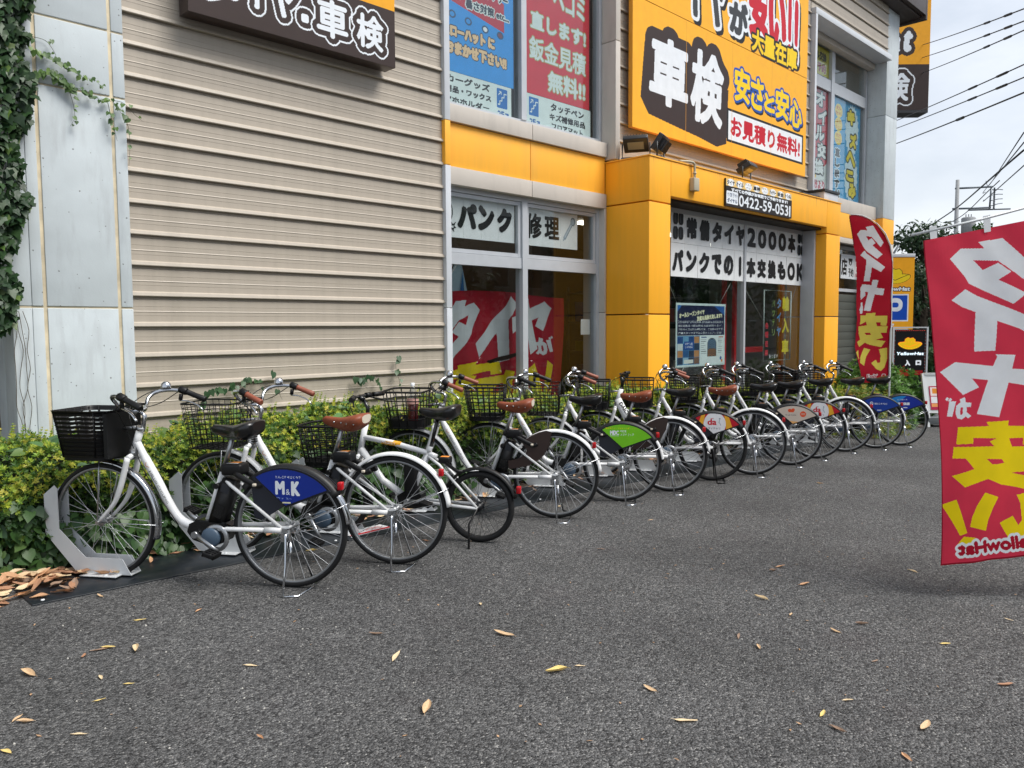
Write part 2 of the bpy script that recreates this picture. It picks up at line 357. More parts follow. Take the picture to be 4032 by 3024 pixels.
# ================================================================== GROUND
def asphalt():
    m = bpy.data.materials.new('asphalt'); m.use_nodes = True; t = m.node_tree; b = t.nodes['Principled BSDF']; l = t.links.new
    tcn = N(t, 'ShaderNodeTexCoord'); vo = N(t, 'ShaderNodeTexVoronoi'); vo.inputs['Scale'].default_value = 125; vo.inputs['Randomness'].default_value = 1
    l(tcn.outputs['Object'], vo.inputs['Vector'])
    sep = N(t, 'ShaderNodeSeparateColor'); l(vo.outputs['Color'], sep.inputs[0])
    cr = N(t, 'ShaderNodeValToRGB'); cr.color_ramp.interpolation = 'LINEAR'; e = cr.color_ramp.elements
    e[0].position = 0; e[0].color = (0.018, 0.018, 0.0185, 1); e[1].position = 0.86; e[1].color = (0.125, 0.124, 0.123, 1)
    x = e.new(0.94); x.color = (0.17, 0.168, 0.165, 1); x = e.new(0.985); x.color = (0.22, 0.215, 0.205, 1)
    l(sep.outputs[0], cr.inputs[0])
    v2 = N(t, 'ShaderNodeTexVoronoi'); v2.inputs['Scale'].default_value = 260; l(tcn.outputs['Object'], v2.inputs['Vector'])
    s2 = N(t, 'ShaderNodeSeparateColor'); l(v2.outputs['Color'], s2.inputs[0])
    mr2 = N(t, 'ShaderNodeMapRange'); mr2.inputs[3].default_value = 0.6; mr2.inputs[4].default_value = 1.4; l(s2.outputs[0], mr2.inputs[0])
    no = N(t, 'ShaderNodeTexNoise'); no.inputs['Scale'].default_value = 0.9; no.inputs['Detail'].default_value = 7; no.inputs['Roughness'].default_value = 0.65; l(tcn.outputs['Object'], no.inputs['Vector'])
    mr = N(t, 'ShaderNodeMapRange'); mr.inputs[1].default_value = 0.3; mr.inputs[2].default_value = 0.72; mr.inputs[3].default_value = 0.78; mr.inputs[4].default_value = 1.3; l(no.outputs['Fac'], mr.inputs[0])
    mm = N(t, 'ShaderNodeMath'); mm.operation = 'MULTIPLY'; l(mr.outputs[0], mm.inputs[0]); l(mr2.outputs[0], mm.inputs[1])
    vm = N(t, 'ShaderNodeVectorMath'); vm.operation = 'SCALE'; l(cr.outputs[0], vm.inputs[0]); l(mm.outputs[0], vm.inputs['Scale'])
    n3 = N(t, 'ShaderNodeTexNoise'); n3.inputs['Scale'].default_value = 2.3; n3.inputs['Detail'].default_value = 3; l(tcn.outputs['Object'], n3.inputs['Vector'])
    r3 = N(t, 'ShaderNodeMapRange'); r3.inputs[1].default_value = 0.58; r3.inputs[2].default_value = 0.75; r3.inputs[4].default_value = 0.22; l(n3.outputs['Fac'], r3.inputs[0])
    mx = N(t, 'ShaderNodeMixRGB'); l(r3.outputs[0], mx.inputs[0]); l(vm.outputs[0], mx.inputs[1]); mx.inputs[2].default_value = (0.045, 0.033, 0.036, 1)
    l(mx.outputs[0], b.inputs['Base Color']); b.inputs['Roughness'].default_value = 0.8; b.inputs['Specular IOR Level'].default_value = 0.35
    bp = N(t, 'ShaderNodeBump'); bp.inputs['Strength'].default_value = 1.0; bp.inputs['Distance'].default_value = 0.009; bp.invert = True
    l(vo.outputs['Distance'], bp.inputs['Height']); l(bp.outputs[0], b.inputs['Normal'])
    return m
xs = [-300, -60, -20, -8, -3.5]+[round(-3.5+0.5*i, 2) for i in range(1, 36)]+[18, 30, 60, 150, 600]
ys = [-500, -100, -30, -10, -4, 0, 2, 3, 4, 5, 6, 7, 10, 30, 100, 600]
g = MB(); g.add([(x, y, zg(x)) for y in ys for x in xs], [(j*len(xs)+i, j*len(xs)+i+1, (j+1)*len(xs)+i+1, (j+1)*len(xs)+i) for j in range(len(ys)-1) for i in range(len(xs)-1)])
tag(g.build('ground', asphalt()), kind='structure')
# planting bed of soil behind the racks
so_m = mat('soil', (0.045, 0.032, 0.022), rough=0.95, var=0.35, vscale=14, bump=0.8, bscale=40)
g = MB(); X = [-2.5+0.5*i for i in range(34)]
def bedfront(x): return 5.13-0.012*(x-1) if x < 9.4 else 5.03-(x-9.4)*0.17
g.add([(x, bedfront(x), zg(x)+.008) for x in X]+[(x, bedfront(x)+.12, zg(x)+.05) for x in X]+[(x, 6.9, zg(x)+.05) for x in X],
      [(i, i+1, i+1+len(X), i+len(X)) for i in range(len(X)-1)]+[(i+len(X), i+1+len(X), i+1+2*len(X), i+2*len(X)) for i in range(len(X)-1)])
tag(g.build('planting_bed', so_m), kind='structure')

# ================================================================== SHOP BUILDING
SID = mat('siding_beige', '#aea496', rough=0.46, var=0.035, vscale=3, streak=True, spec=0.5, dirt=(0.22, 0.20, 0.16), dscale=1.6, damt=0.30)
PIL = mat('pillar_panel', '#bfc7ca', rough=0.7, var=0.06, vscale=5.0, dirt=(0.36, 0.38, 0.39), dscale=3.5, damt=0.55, specks=.34, bump=0.12, bscale=80)
CAULK = mat('caulking_cream', '#cfc1a4', rough=0.8, var=0.25, vscale=8)
BEI = mat('beige_panel', '#c2bab0', rough=0.55, var=0.04, vscale=3, dirt=(0.30, 0.28, 0.25), dscale=2, damt=0.3)
YEL = mat('yellow_panel', '#fab335', rough=0.55, var=0.03, vscale=3, streak=True, dirt=(0.60, 0.34, 0.10), dscale=1.2, damt=0.25)
ORA = mat('orange_panel', '#fbb022', rough=0.55, var=0.03, vscale=2.5, streak=True, dirt=(0.50, 0.28, 0.06), dscale=1.3, damt=0.28, drip=(3.22, 3.42))
ALU = mat('aluminium_frame', '#b9bdc2', rough=0.42, metal=0.15, var=0.04, vscale=8)
ALUL = mat('pale_trim', '#c6cacf', rough=0.45, var=0.04, vscale=6)
DRK = mat('dark_recess', '#2b2622', rough=0.7)
BRN = mat('brown_eave', '#3b302c', rough=0.5, var=0.05)
GLS = glass_mat('window_glass')
bld = empty('shop_building', 'two storey beige ribbed metal shop building with orange entrance portal behind the bicycles', 'building', (0, 0, 0))
P0, PH = 0.0715, 0.2285        # foot of the lowest sheet, pitch of the sheets
def siding_mesh(Lx):
    def fn():
        pr = [(.0, 0.0), (-.031, .001), (-.033, .006), (-.027, .028), (-.010, .038), (-.010, .081), (-.0086, .0815), (-.0086, .0835), (-.010, .084), (-.010, .110),
              (-.0125, .1125), (-.0125, .1155), (-.010, .120), (-.010, .150), (-.0086, .1505), (-.0086, .1525), (-.010, .153), (-.010, .203), (.002, .209), (.003, .2285)]
        m = MB(); n = len(pr)
        m.add([(0, y, z) for y, z in pr]+[(Lx, y, z) for y, z in pr], [(i, i+n, i+n+1, i+1) for i in range(n-1)])
        return m.mesh('siding_sheet', SID)
    return cached(('sid', round(Lx, 3)), fn)
def siding(x0, x1, y, z0, z1):
    k0 = math.floor((z0-P0)/PH+.001); k1 = math.ceil((z1-P0)/PH)
    for k in range(k0, k1):
        o = link('siding_panel', siding_mesh(x1-x0), bld, loc=(x0, y, P0+k*PH))
    b = MB(); b.box(x0, x1, y+.004, y+.12, z0, z1); b.build('wall', DRK, bld)
siding(2.18, 5.205, 6.2, 0.3, 7.75)
siding(7.9, 13.36, 6.2, 3.42, 7.75)
siding(13.38, 16.84, 6.2, 6.80, 7.75)
siding(-3.0, 1.40, 6.68, 0.3, 7.75)
# left corner pillar: separate panels with caulked joints
zj = [0.0, 1.58, 3.09, 3.55, 5.05, 6.6, 7.75]
b = MB(); b.box(1.415, 2.172, 6.158, 6.95, -.2, 7.75); b.build('pillar_core', CAULK, bld)
for z0, z1 in zip(zj, zj[1:]):
    for x0, x1 in ((1.52, 1.589), (1.613, 2.075), (2.099, 2.18)):
        m = MB(); m.box(x0, x1, 6.15, 6.21, z0+.007, z1-.007, ch=.004); m.build('pillar_panel', PIL, bld)
    for y0, y1 in ((6.20, 6.42), (6.435, 6.72)):
        m = MB(); m.box(1.40, 1.52, y0-.045 if y0 < 6.3 else y0, y1, z0+.007, z1-.007, ch=.004); m.build('pillar_panel', PIL, bld)
# window bay: trims and panels
def tb(name, m, x0, x1, y0, y1, z0, z1, ch=.003):
    b = MB(); b.box(x0, x1, y0, y1, z0, z1, ch=ch); return b.build(name, m, bld)
for z0, z1, mm in ((0.0, 1.62, ALUL), (1.626, 3.045, ALUL), (3.05, 3.485, YEL), (3.49, 5.6, ALUL), (5.605, 7.75, ALUL)):
    tb('jamb_trim', mm, 5.205, 5.275, 6.14, 6.4, z0, z1)
for x0, x1 in ((5.28, 6.475), (6.483, 7.80)):
    tb('lintel_panel', BEI, x0, x1, 6.16, 6.34, 2.87, 3.045)
    tb('band_panel', YEL, x0, x1, 6.185, 6.34, 3.05, 3.485)
    tb('sill_panel', BEI, x0, x1, 6.15, 6.34, 3.49, 3.66)
    tb('base_panel', BEI, x0, x1, 6.18, 6.34, 0.0, 0.28)
for z0, z1 in ((0, 1.6), (1.606, 2.868)): tb('jamb_panel', BEI, 7.765, 7.80, 6.16, 6.5, z0, z1)
for z0, z1 in ((3.46, 4.86), (4.866, 6.3), (6.306, 7.75)): tb('column_panel', BEI, 7.81, 7.9, 6.03, 6.4, z0, z1, ch=.006)
def window(x0, x1, z0, z1, y, muls=(), trans=(), fw=.05, mw=.08, name='window', glass=GLS, sash=None):
    """frame with mullions and transoms; every opening gets a pane"""
    m = MB(); m.box(x0, x0+fw, y-.035, y+.06, z0, z1); m.box(x1-fw, x1, y-.035, y+.06, z0, z1)
    m.box(x0+fw, x1-fw, y-.033, y+.058, z1-fw, z1); m.box(x0+fw, x1-fw, y-.033, y+.058, z0, z0+fw)
    for q in muls: m.box(q-mw/2, q+mw/2, y-.045, y+.07, z0+fw, z1-fw)
    for q in trans: m.box(x0+fw, x1-fw, y-.030, y+.05, q-mw*.75, q+mw*.75)
    fr = m.build(name, ALU, bld)
    X = [x0+fw-mw/2]+list(muls)+[x1-fw+mw/2]; Z = [z0+fw-mw*.75]+list(trans)+[z1-fw+mw*.75]
    for a, b_ in zip(X, X[1:]):
        for c, d in zip(Z, Z[1:]):
            p = MB(); p.box(a+mw/2-.004, b_-mw/2+.004, y+.006, y+.012, c+mw*.75-.004, d-mw*.75+.004); p.build('pane', glass, fr)
            if sash and c >= sash:
                q = MB(); s0, s1, t0, t1 = a+mw/2+.004, b_-mw/2-.004, c+mw*.75+.004, d-mw*.75-.004
                q.box(s0, s0+.04, y-.02, y+.03, t0, t1); q.box(s1-.04, s1, y-.02, y+.03, t0, t1); q.box(s0+.04, s1-.04, y-.018, y+.028, t0, t0+.04); q.box(s0+.04, s1-.04, y-.018, y+.028, t1-.04, t1)
                q.build('sash', ALU, fr)
    return fr
window(5.28, 7.765, 0.28, 2.868, 6.28, muls=(6.44,), trans=(2.14,), sash=2.1)
window(5.28, 7.805, 3.665, 6.9, 6.28, muls=(6.435,), trans=())
tb('head_panel', BEI, 5.28, 7.8, 6.15, 6.34, 6.905, 7.1); 
b = MB(); b.box(5.28, 7.8, 6.2, 6.4, 7.1, 7.75); b.build('wall', SID, bld)
# orange entrance portal
for z0, z1 in ((-.3, 1.565), (1.58, 2.895), (2.91, 3.42)):
    tb('portal_panel', ORA, 7.81, 8.25, 5.53, 6.19, z0, z1, ch=.006)
    if z1 < 3: tb('portal_panel', ORA, 12.67, 13.19, 5.53, 6.19, z0, z1, ch=.006)
    else: tb('portal_panel', ORA, 12.67, 13.19, 5.53, 6.19, z0, 3.42, ch=.006)
for x0, x1 in ((8.255, 9.72), (9.726, 11.2), (11.206, 12.665)): tb('portal_panel', ORA, x0, x1, 5.53, 6.19, 3.0, 3.42, ch=.006)
tb('portal_soffit', DRK, 8.25, 12.67, 5.62, 6.18, 2.965, 2.998)
tb('portal_cap', YEL, 7.80, 13.2, 5.52, 6.2, 3.422, 3.436, ch=0)
fr = window(8.26, 13.02, 0.0, 2.965, 5.93, muls=(10.73,), trans=(), fw=.06, mw=.05)
tb('door_jamb', ALU, 12.74, 12.80, 5.80, 5.90, 0, 2.96); tb('door_jamb', ALU, 12.60, 12.66, 5.70, 5.92, 0, 2.96)
RED = mat('red_door_frame', '#c4222c', rough=0.4)
# recessed bay on the right
for z0, z1, mm in ((3.0, 3.10, BEI), (3.105, 3.56, YEL), (3.565, 3.82, BEI)):
    tb('band_panel' if mm is YEL else 'sill_panel', mm, 13.2, 16.83, 6.33, 6.75, z0, z1)
window(14.2, 16.82, 3.83, 6.70, 6.60, muls=(15.17,), trans=(5.93,), fw=.07, mw=.14)
window(14.0, 16.82, 2.10, 2.99, 6.60, muls=(15.4,), fw=.06)
tb('awning_slab', ALUL, 13.38, 16.84, 6.10, 6.7, 6.69, 6.79); tb('awning_beam', BEI, 13.5, 16.82, 6.42, 6.56, 6.58, 6.685)
tb('surround_jamb', ALUL, 13.38, 13.45, 6.10, 6.7, 3.58, 6.685); tb('wall_return', BEI, 13.46, 14.195, 6.55, 6.8, 3.83, 6.685)
SHU = mat('shutter_grey', '#50544f', rough=0.5, var=0.05)
for k in range(14): tb('shutter_slat', SHU, 13.2, 16.82, 6.58-.006*(k % 2), 6.62, k*.15-.05, k*.15+.095)
for z0, z1, mm in ((-.3, 3.10, BEI), (3.105, 3.60, YEL), (3.605, 5.65, PIL), (5.657, 7.75, PIL)):
    for x0, x1, y0, y1 in ((16.85, 16.90, 6.2, 6.75), (16.906, 17.46, 6.2, 6.75)):
        tb('pillar_panel', mm, x0, x1, y0, y1, z0, z1, ch=.005)
tb('eave_fascia', BRN, -3.2, 17.95, 5.86, 5.95, 7.80, 8.15); tb('eave_soffit', BRN, -3.2, 17.95, 5.955, 7.2, 7.76, 7.82)
tb('eave_end', BRN, 17.955, 18.05, 5.86, 14.2, 7.72, 8.2)
# shell and rooms
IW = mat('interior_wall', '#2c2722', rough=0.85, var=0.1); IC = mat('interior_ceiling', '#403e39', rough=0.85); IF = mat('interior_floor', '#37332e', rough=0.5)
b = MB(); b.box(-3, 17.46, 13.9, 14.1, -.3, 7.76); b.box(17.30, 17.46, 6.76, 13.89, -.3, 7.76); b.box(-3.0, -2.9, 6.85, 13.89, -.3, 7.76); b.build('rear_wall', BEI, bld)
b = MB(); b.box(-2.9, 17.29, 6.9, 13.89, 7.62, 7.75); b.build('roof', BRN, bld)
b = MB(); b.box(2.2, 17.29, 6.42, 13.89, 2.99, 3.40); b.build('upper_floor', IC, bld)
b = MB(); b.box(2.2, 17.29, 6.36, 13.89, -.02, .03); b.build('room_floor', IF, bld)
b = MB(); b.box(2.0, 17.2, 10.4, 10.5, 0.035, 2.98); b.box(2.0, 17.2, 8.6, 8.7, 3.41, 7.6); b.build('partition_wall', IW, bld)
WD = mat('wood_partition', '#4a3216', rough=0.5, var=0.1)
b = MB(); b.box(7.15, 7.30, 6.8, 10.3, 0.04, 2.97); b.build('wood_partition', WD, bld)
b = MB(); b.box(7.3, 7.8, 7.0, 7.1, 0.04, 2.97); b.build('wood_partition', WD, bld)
LMP = mat('fluorescent_tube', (1.0, 0.93, 0.78), emit=3.0)
for x, y in ((6.1, 7.7), (7.9, 8.4), (9.6, 7.6), (9.6, 9.0), (11.6, 7.6), (13.6, 8.0), (6.2, 9.3)):
    b = MB(); b.box(x-.6, x+.6, y-.05, y+.05, 2.93, 2.975); b.build('ceiling_lamp', LMP, bld)
for x, y in ((6.2, 7.4), (6.8, 7.9), (15.8, 7.7)):
    b = MB(); b.box(x-.6, x+.6, y-.05, y+.05, 7.3, 7.34); b.build('ceiling_lamp', LMP, bld)
# shelves of stock inside
def shelf(x, y, wx, lab, cols):
    s = empty('store_shelf', lab, 'shelf', (x, y, 0.03))
    m = MB()
    for z in (0.1, 0.55, 1.0, 1.45, 1.9): m.box(0, wx, 0, .4, z, z+.03)
    for xx in (0, wx-.03): m.box(xx, xx+.03, .4, .43, 0, 2.0)
    m.build('rack_frame', mat('dark_rack', '#35383b', rough=.5), s); R = random.Random(int(x*10))
    for z in (0.13, .58, 1.03, 1.48):
        q = 0.05
        while q < wx-.3:
            d = R.uniform(.12, .28); m = MB(); m.box(q, q+d, .03, .3, z, z+R.uniform(.15, .34)); m.build('boxed_goods', ink(R.choice(cols)), s); q += d+.02
shelf(9.2, 7.6, 1.6, 'steel shelf of boxed goods inside the shop behind the tyre poster', ['#7a1d22', '#2c3f6b', '#6f6a30', '#454545'])
shelf(11.7, 8.2, 1.5, 'steel shelf of boxed goods inside the shop behind the drawing board', ['#8a8a80', '#23345e', '#7d2a1f', '#2a2a2a'])
rd = empty('red_inner_door', 'red framed inner glass door behind the tyre poster window', 'door', (10.95, 6.35, 0.0))
m = MB(); m.box(0, .07, 0, .05, .04, 2.95); m.box(.32, .39, 0, .05, .04, 2.95); m.box(-1.1, 0, .005, .045, 1.0, 1.09); m.box(.39, 1.25, .005, .045, 1.0, 1.09); m.box(1.9, 1.97, 0, .05, .04, 2.95); m.build('door_frame', RED, rd)
m = MB(); m.box(-1.1, 0, .02, .026, .06, 2.9); m.build('pane', GLS, rd)
# junction box + conduit, floodlights, small things on the portal
PLA = mat('beige_plastic', '#b0a892', rough=0.5, var=0.04)
jb = empty('junction_box', 'beige electrical junction box with bent conduit on the orange portal', 'junction box', (8.72, 5.53, 3.20))
m = MB(); m.box(-.06, .06, -.07, -.002, -.09, .07, ch=.008); m.build('box_body', PLA, jb)
m = MB(); m.tube(bez([(0, -.035, .07), (0, -.035, .20), (-.015, -.035, .245), (-.07, -.02, .262), (-.22, .05, .262)], 5), .016, 8); m.tube([(0, -.035, .12), (0, -.035, .14)], .024, 8); m.build('conduit', PLA, jb)
FLB = mat('floodlight_black', '#26282b', rough=0.45, var=0.05); FLG = mat('floodlight_lens', '#8b8978', rough=0.25); STL = mat('galvanised_steel', '#5f666c', rough=0.45, metal=0.6, var=0.08)
def flood(loc, rz, tilt, lab, s=1.0, plate=True):
    o = empty('floodlight', lab, 'floodlight', loc, rz, 'floodlights on the portal roof')
    m = MB(); h = MB(); l = MB(); ca, sa = math.cos(tilt), math.sin(tilt)
    def rot(m2):
        m2.v = [(x*s, (y*ca-z*sa)*s, (y*sa+z*ca)*s+.22*s) for x, y, z in m2.v]
    h.box(-.17, .17, -.05, .03, -.12, .12, ch=.012); h.box(-.11, .11, .03, .07, -.08, .08); rot(h); h.build('lamp_housing', FLB, o)
    for k in range(6):
        f = MB(); f.box(-.12+.04*k, -.112+.04*k, .07, .10, -.08, .08); rot(f); f.build('cooling_fin', FLB, o)
    l.box(-.11, .11, -.056, -.051, -.06, .06); rot(l); l.build('lens', FLG, o)
    m.tube([(-.19*s, 0, .22*s), (-.19*s, 0, .03*s), (.19*s, 0, .03*s), (.19*s, 0, .22*s)], .012*s, 6); m.build('bracket', FLB, o)
    if plate: p = MB(); p.box(-.2*s, .2*s, -.06, .06, -.005, .02); p.build('base_plate', STL, o)
    return o
flood((7.98, 5.85, 3.445), math.radians(-62), math.radians(50), 'black floodlight with pale lens at the left corner of the orange portal roof', .88)
flood((8.22, 5.66, 3.445), math.radians(200), math.radians(-35), 'black floodlight seen from its side beside the one with the pale lens', .88)
flood((10.35, 5.68, 3.44), math.radians(10), math.radians(62), 'black floodlight tilted up above the telephone number sign', .9, False)
cx = empty('equipment_box', 'white and black equipment box on the right end of the portal roof', 'equipment box', (13.3, 5.95, 3.44))
m = MB(); m.box(-.25, .3, -.2, .2, 0, .2, ch=.01); m.build('box_body', ALUL, cx); m = MB(); m.box(-.9, -.3, -.15, .15, 0, .12, ch=.01); m.box(-.28, .32, -.22, .22, .203, .24); m.build('lid', FLB, cx)
# ================================================================== SIGNS AND POSTERS
W_, K_, BR_, YO_, RD_, BL_, YL_ = '#e8edf2', '#17181a', '#382a27', '#f5ab1d', '#c00a26', '#1252b0', '#f6cf10'
def signbox(name, label, cat, x0, x1, y, z0, z1, th, edge, art, group=None, part='sign_body'):
    o = empty(name, label, cat, (x0, y, z0), 0, group)
    b = MB(); b.box(0, x1-x0, .0, th, 0, z1-z0, ch=min(.004, th*.3)); b.build(part, edge, o)
    if art: art.build('lettering', o, lambda U, V: (U, np.full_like(U, -.003), V))
    return o
# fascia sign over the ribbed wall
a = Art(2.0, 1.3, .005, BR_); a.rect(0, .50, 2.0, 1.3, YO_)
x = 2.60
for ch, p, q, z0, z1 in (('タ', 2.68, 3.02, .17, .48), ('イ', 3.03, 3.24, .16, .47), ('ヤ', 3.24, 3.52, .15, .47), ('■', 3.545, 3.615, .165, .235), ('車', 3.69, 4.0, .10, .42), ('検', 4.085, 4.375, .10, .40)):
    a.text(ch, p-x, z0, q-x, z1, W_, bold=.011, outline=[(.060, W_), (.045, BR_)])
signbox('fascia_sign', 'dark brown fascia sign with white outlined characters high on the beige ribbed wall', 'sign', 2.60, 4.50, 6.0, 3.79, 5.09, .16, mat('sign_brown_edge', BR_, rough=.4), None)
ob = [o for o in C.objects if o.get('category') == 'sign'][0]
a.a = a.a[:, :380]; a.nx = 380; a.build('lettering', ob, lambda U, V: (U, np.full_like(U, -.003), V))
# big billboard, two boards
bb = empty('billboard', 'huge orange billboard with white characters on a brown blob above the entrance portal', 'billboard', (8.18, 6.06, 3.91))
EDG = mat('sign_orange_edge', '#e0982a', rough=.4)
b = MB(); b.box(0, 4.81, 0, .06, 0, 1.595, ch=.004); b.build('sign_board', EDG, bb)
b = MB(); b.box(0, 4.81, 0, .06, 1.605, 3.25, ch=.004); b.build('sign_board', EDG, bb)
a = Art(4.81, 1.595, .007, '#fbb52c')
KS = ((.34, 1.24, .38, 1.26, '車'), (1.29, 2.14, .31, 1.31, '検'))
a.poly([(.17, .40), (.34, .22), (1.0, .16), (1.5, .12), (2.0, .06), (2.26, .14), (2.3, .9), (.25, 1.1)], BR_)
for p, q, z0, z1, ch in KS: a.text(ch, p, z0, q, z1, BR_, bold=.03, slant=.05, outline=[(.15, BR_)])
for p, q, z0, z1, ch in KS: a.text(ch, p, z0, q, z1, W_, bold=.040, slant=.05)
X = 2.46
for ch, wd, z0, z1 in (('安', .50, .80, 1.30), ('さ', .44, .78, 1.26), ('と', .38, .82, 1.10), ('安', .50, .78, 1.25), ('心', .48, .74, 1.18)):
    a.text(ch, X, z0, X+wd-.03, z1, YL_, bold=.022, outline=[(.035, BL_)], shadow=(.02, -.03, .035, K_)); X += wd-.02
a.rect(2.27, .18, 4.71, .66, K_); a.rect(2.31, .22, 4.67, .62, W_)
a.text('お見積り無料!', 2.37, .27, 4.60, .57, RD_, bold=.015)
for q in (1.2, 2.4, 3.6): a.rect(q, 0, q+.007, 1.595, '#d99a2c')
a.build('lettering', bb, lambda U, V: (U, np.full_like(U, -.003), V))
a = Art(4.81, 1.645, .007, '#fbb52c')
for ch, p, q, z0, z1 in (('タ', .55, 1.1, .3, 1.1), ('イ', 1.12, 1.62, .09, 1.1), ('ヤ', 1.63, 2.3, .09, 1.1), ('が', 2.3, 2.85, .13, .62)):
    a.text(ch, p, z0, q, z1, '#3a3c40', bold=.035, outline=[(.055, W_)], shadow=(.05, -.05, .055, K_), slant=-.05)
for ch, p, q, z0, z1 in (('安', 2.85, 3.55, .22, 1.15), ('い', 3.45, 4.05, .2, 1.1), ('!', 4.10, 4.22, .15, 1.15), ('!', 4.32, 4.46, .12, 1.15)):
    a.text(ch, p, z0, q, z1, '#c8102a', bold=.05, outline=[(.055, W_)], shadow=(.04, -.04, .055, K_))
a.text('大量在庫', 2.95, .02, 4.44, .36, YL_, bold=.018, outline=[(.04, K_)])
a.build('lettering', bb, lambda U, V: (U, np.full_like(U, -.003), V+1.605))
# telephone sign
o = empty('telephone_sign', 'black and white telephone number sign on the orange beam over the entrance', 'sign', (9.49, 5.505, 3.015))
b = MB(); b.box(0, 1.89, 0, .022, 0, .36); b.build('sign_body', mat('sign_dark_edge', '#222222', rough=.4), o)
a = Art(1.89, .36, .0035, '#26201f'); a.rect(0, .262, 1.89, .36, '#e9c478')
wds = ['タイヤ', 'オイル', 'オーディオ|ナビ', '車検', 'ボディ|コーティング', 'バッテリー', '鈑金', 'カーフィルム']
for i, t in enumerate(wds):
    cxx = .125+i*.234; a.ell(cxx, .311, .095, .05, '#f2f4f6'); pt = t.split('|')
    if len(pt) == 1: a.text(t, cxx-.10, .279, cxx+.10, .343, K_, bold=.004)
    else: a.text(pt[0], cxx-.085, .315, cxx+.085, .349, '#3a3f52', bold=.001); a.text(pt[1], cxx-.07, .276, cxx+.07, .309, '#3a3f52', bold=.001)
a.text('すべての作業がお電話でご予約できます!', .14, .196, 1.76, .25, W_, bold=.005)
a.rect(.015, .03, .32, .20, W_, r=.02); a.text('作業予約', .035, .12, .30, .18, '#3a4a6a', bold=.003); a.text('ダイヤル', .035, .045, .30, .108, '#3a4a6a', bold=.004)
a.text('0422-59-053', .34, .022, 1.78, .178, W_, bold=.006); a.text('1', 1.805, .022, 1.85, .178, W_, bold=.004)
a.build('lettering', o, lambda U, V: (U, np.full_like(U, -.003), V))
# paper banner of 24 sheets over the entrance window
PAP = mat('white_paper', '#dcdfe0', rough=.8, var=.05, vscale=7)
o = empty('paper_banner', 'white banner of taped paper sheets with large black characters across the entrance window', 'banner', (8.82, 5.905, 2.08))
CW, RH = .3245, .44; ps = MB(); ps.box(.0015, CW-.0015, 0, .0015, .0015, RH-.0015); pm = ps.mesh('paper_sheet', PAP); R = random.Random(4)
for i in range(12):
    for j in range(2): link('paper_sheet', pm, o, loc=(i*CW, R.uniform(-.0015, .0015), j*RH), rot=(R.uniform(-.004, .004), 0, R.uniform(-.003, .003)))
a = Art(12*CW, 2*RH, .006, None)
def tyres(x):
    for j in (0, 1):
        for i in (0, 1):
            a.rect(x+.045+i*.125, RH+.045+j*.19, x+.155+i*.125, RH+.215+j*.19, K_, r=.045); a.rect(x+.075+i*.125, RH+.07+j*.19, x+.105+i*.125, RH+.19+j*.19, '#3a3d42', r=.014)
tyres(0); tyres(11*CW)
for i, ch in enumerate('常備タイヤ2000本'): a.text(ch, (i+1)*CW+.03, RH+.07, (i+2)*CW-.03, RH+.36, K_, bold=.023)
for i, ch in enumerate('パンクでの1本交換もOK'):
    k = .125 if ch == '1' else .03
    a.text(ch, i*CW+k, .07, (i+1)*CW-k, .36, K_, bold=.032 if ch == '1' else .023)
a.build('lettering', o, lambda U, V: (U, np.full_like(U, -.006), V))
# tyre poster on strings
o = empty('tyre_poster', 'navy and white poster picturing a tyre hanging on strings in the entrance window', 'poster', (9.02, 5.95, .87))
b = MB(); b.add([(0, 0, 0), (1.27, 0, .0), (1.25, .012, .45), (1.28, 0, .87), (0, 0, .87), (0, .0, .45)], [(0, 1, 2, 3, 4, 5)]); b.build('poster_sheet', mat('poster_white', '#cfe3e0', rough=.5), o)
a = Art(1.25, .85, .005, '#d7ebe8'); a.rect(.02, .42, 1.23, .83, '#131c44'); a.poly([(.02, .83), (.02, .74), (.10, .80), (.12, .83)], '#2a6fb5'); a.poly([(1.23, .83), (.95, .83), (1.1, .76), (1.23, .7)], '#2a5fa5')
a.text('オールシーズンタイヤ', .06, .68, .70, .755, '#eef0c8', bold=.006, rot=.10); a.text('豊富な品揃え致します!!', .50, .64, 1.17, .71, '#eef0c8', bold=.006, rot=.08)
for i, t in enumerate(['225/60R17 205/65R16 205/60R16 195/65R15', '185/65R15 185/60R15 165/65R14 など', '上記サイズ以外も種類豊富、ご相談可能です!', '店舗スタッフまでお声掛けくださいませ!']):
    a.text(t, .04, .585-i*.05, 1.20-.04*(i % 2), .622-i*.05, '#dfe8ea', bold=.003)
a.rect(.02, .02, .58, .415, '#4a86b4')
R = random.Random(3)
for i in range(4):
    for j in range(4): a.rect(.03+i*.137, .03+j*.095, .16+i*.137, .12+j*.095, R.choice(['#2b5f92', '#8fb9cf', '#b98a5a', '#223a55', '#6aa3c4', '#c9d6d4', '#7a5a44', '#1f4d86']))
a.rect(.19, .23, .43, .34, '#0f4f9a'); a.text('STYLE', .22, .295, .40, .32, W_); a.text('CHANGE', .22, .25, .40, .278, W_); a.rect(.19, .04, .42, .09, '#dfe6dd')
a.rect(.59, .02, 1.23, .415, '#dfeceb'); a.rect(.78, .12, 1.02, .32, '#23303c'); a.ell(.90, .32, .11, .06, '#23303c')
for k in range(9):
    a.line([(.79, .12+k*.026), (.86, .15+k*.026), (.90, .13+k*.026), (.94, .15+k*.026), (1.01, .12+k*.026)], .008, '#7fa7c8' if k > 3 else '#c98f5a')
for k in range(8): a.rect(.61, .36-k*.028, .61+R.uniform(.08, .15), .366-k*.028, '#5d6a70'); a.rect(1.06, .36-k*.028, 1.06+R.uniform(.06, .13), .366-k*.028, '#5d6a70')
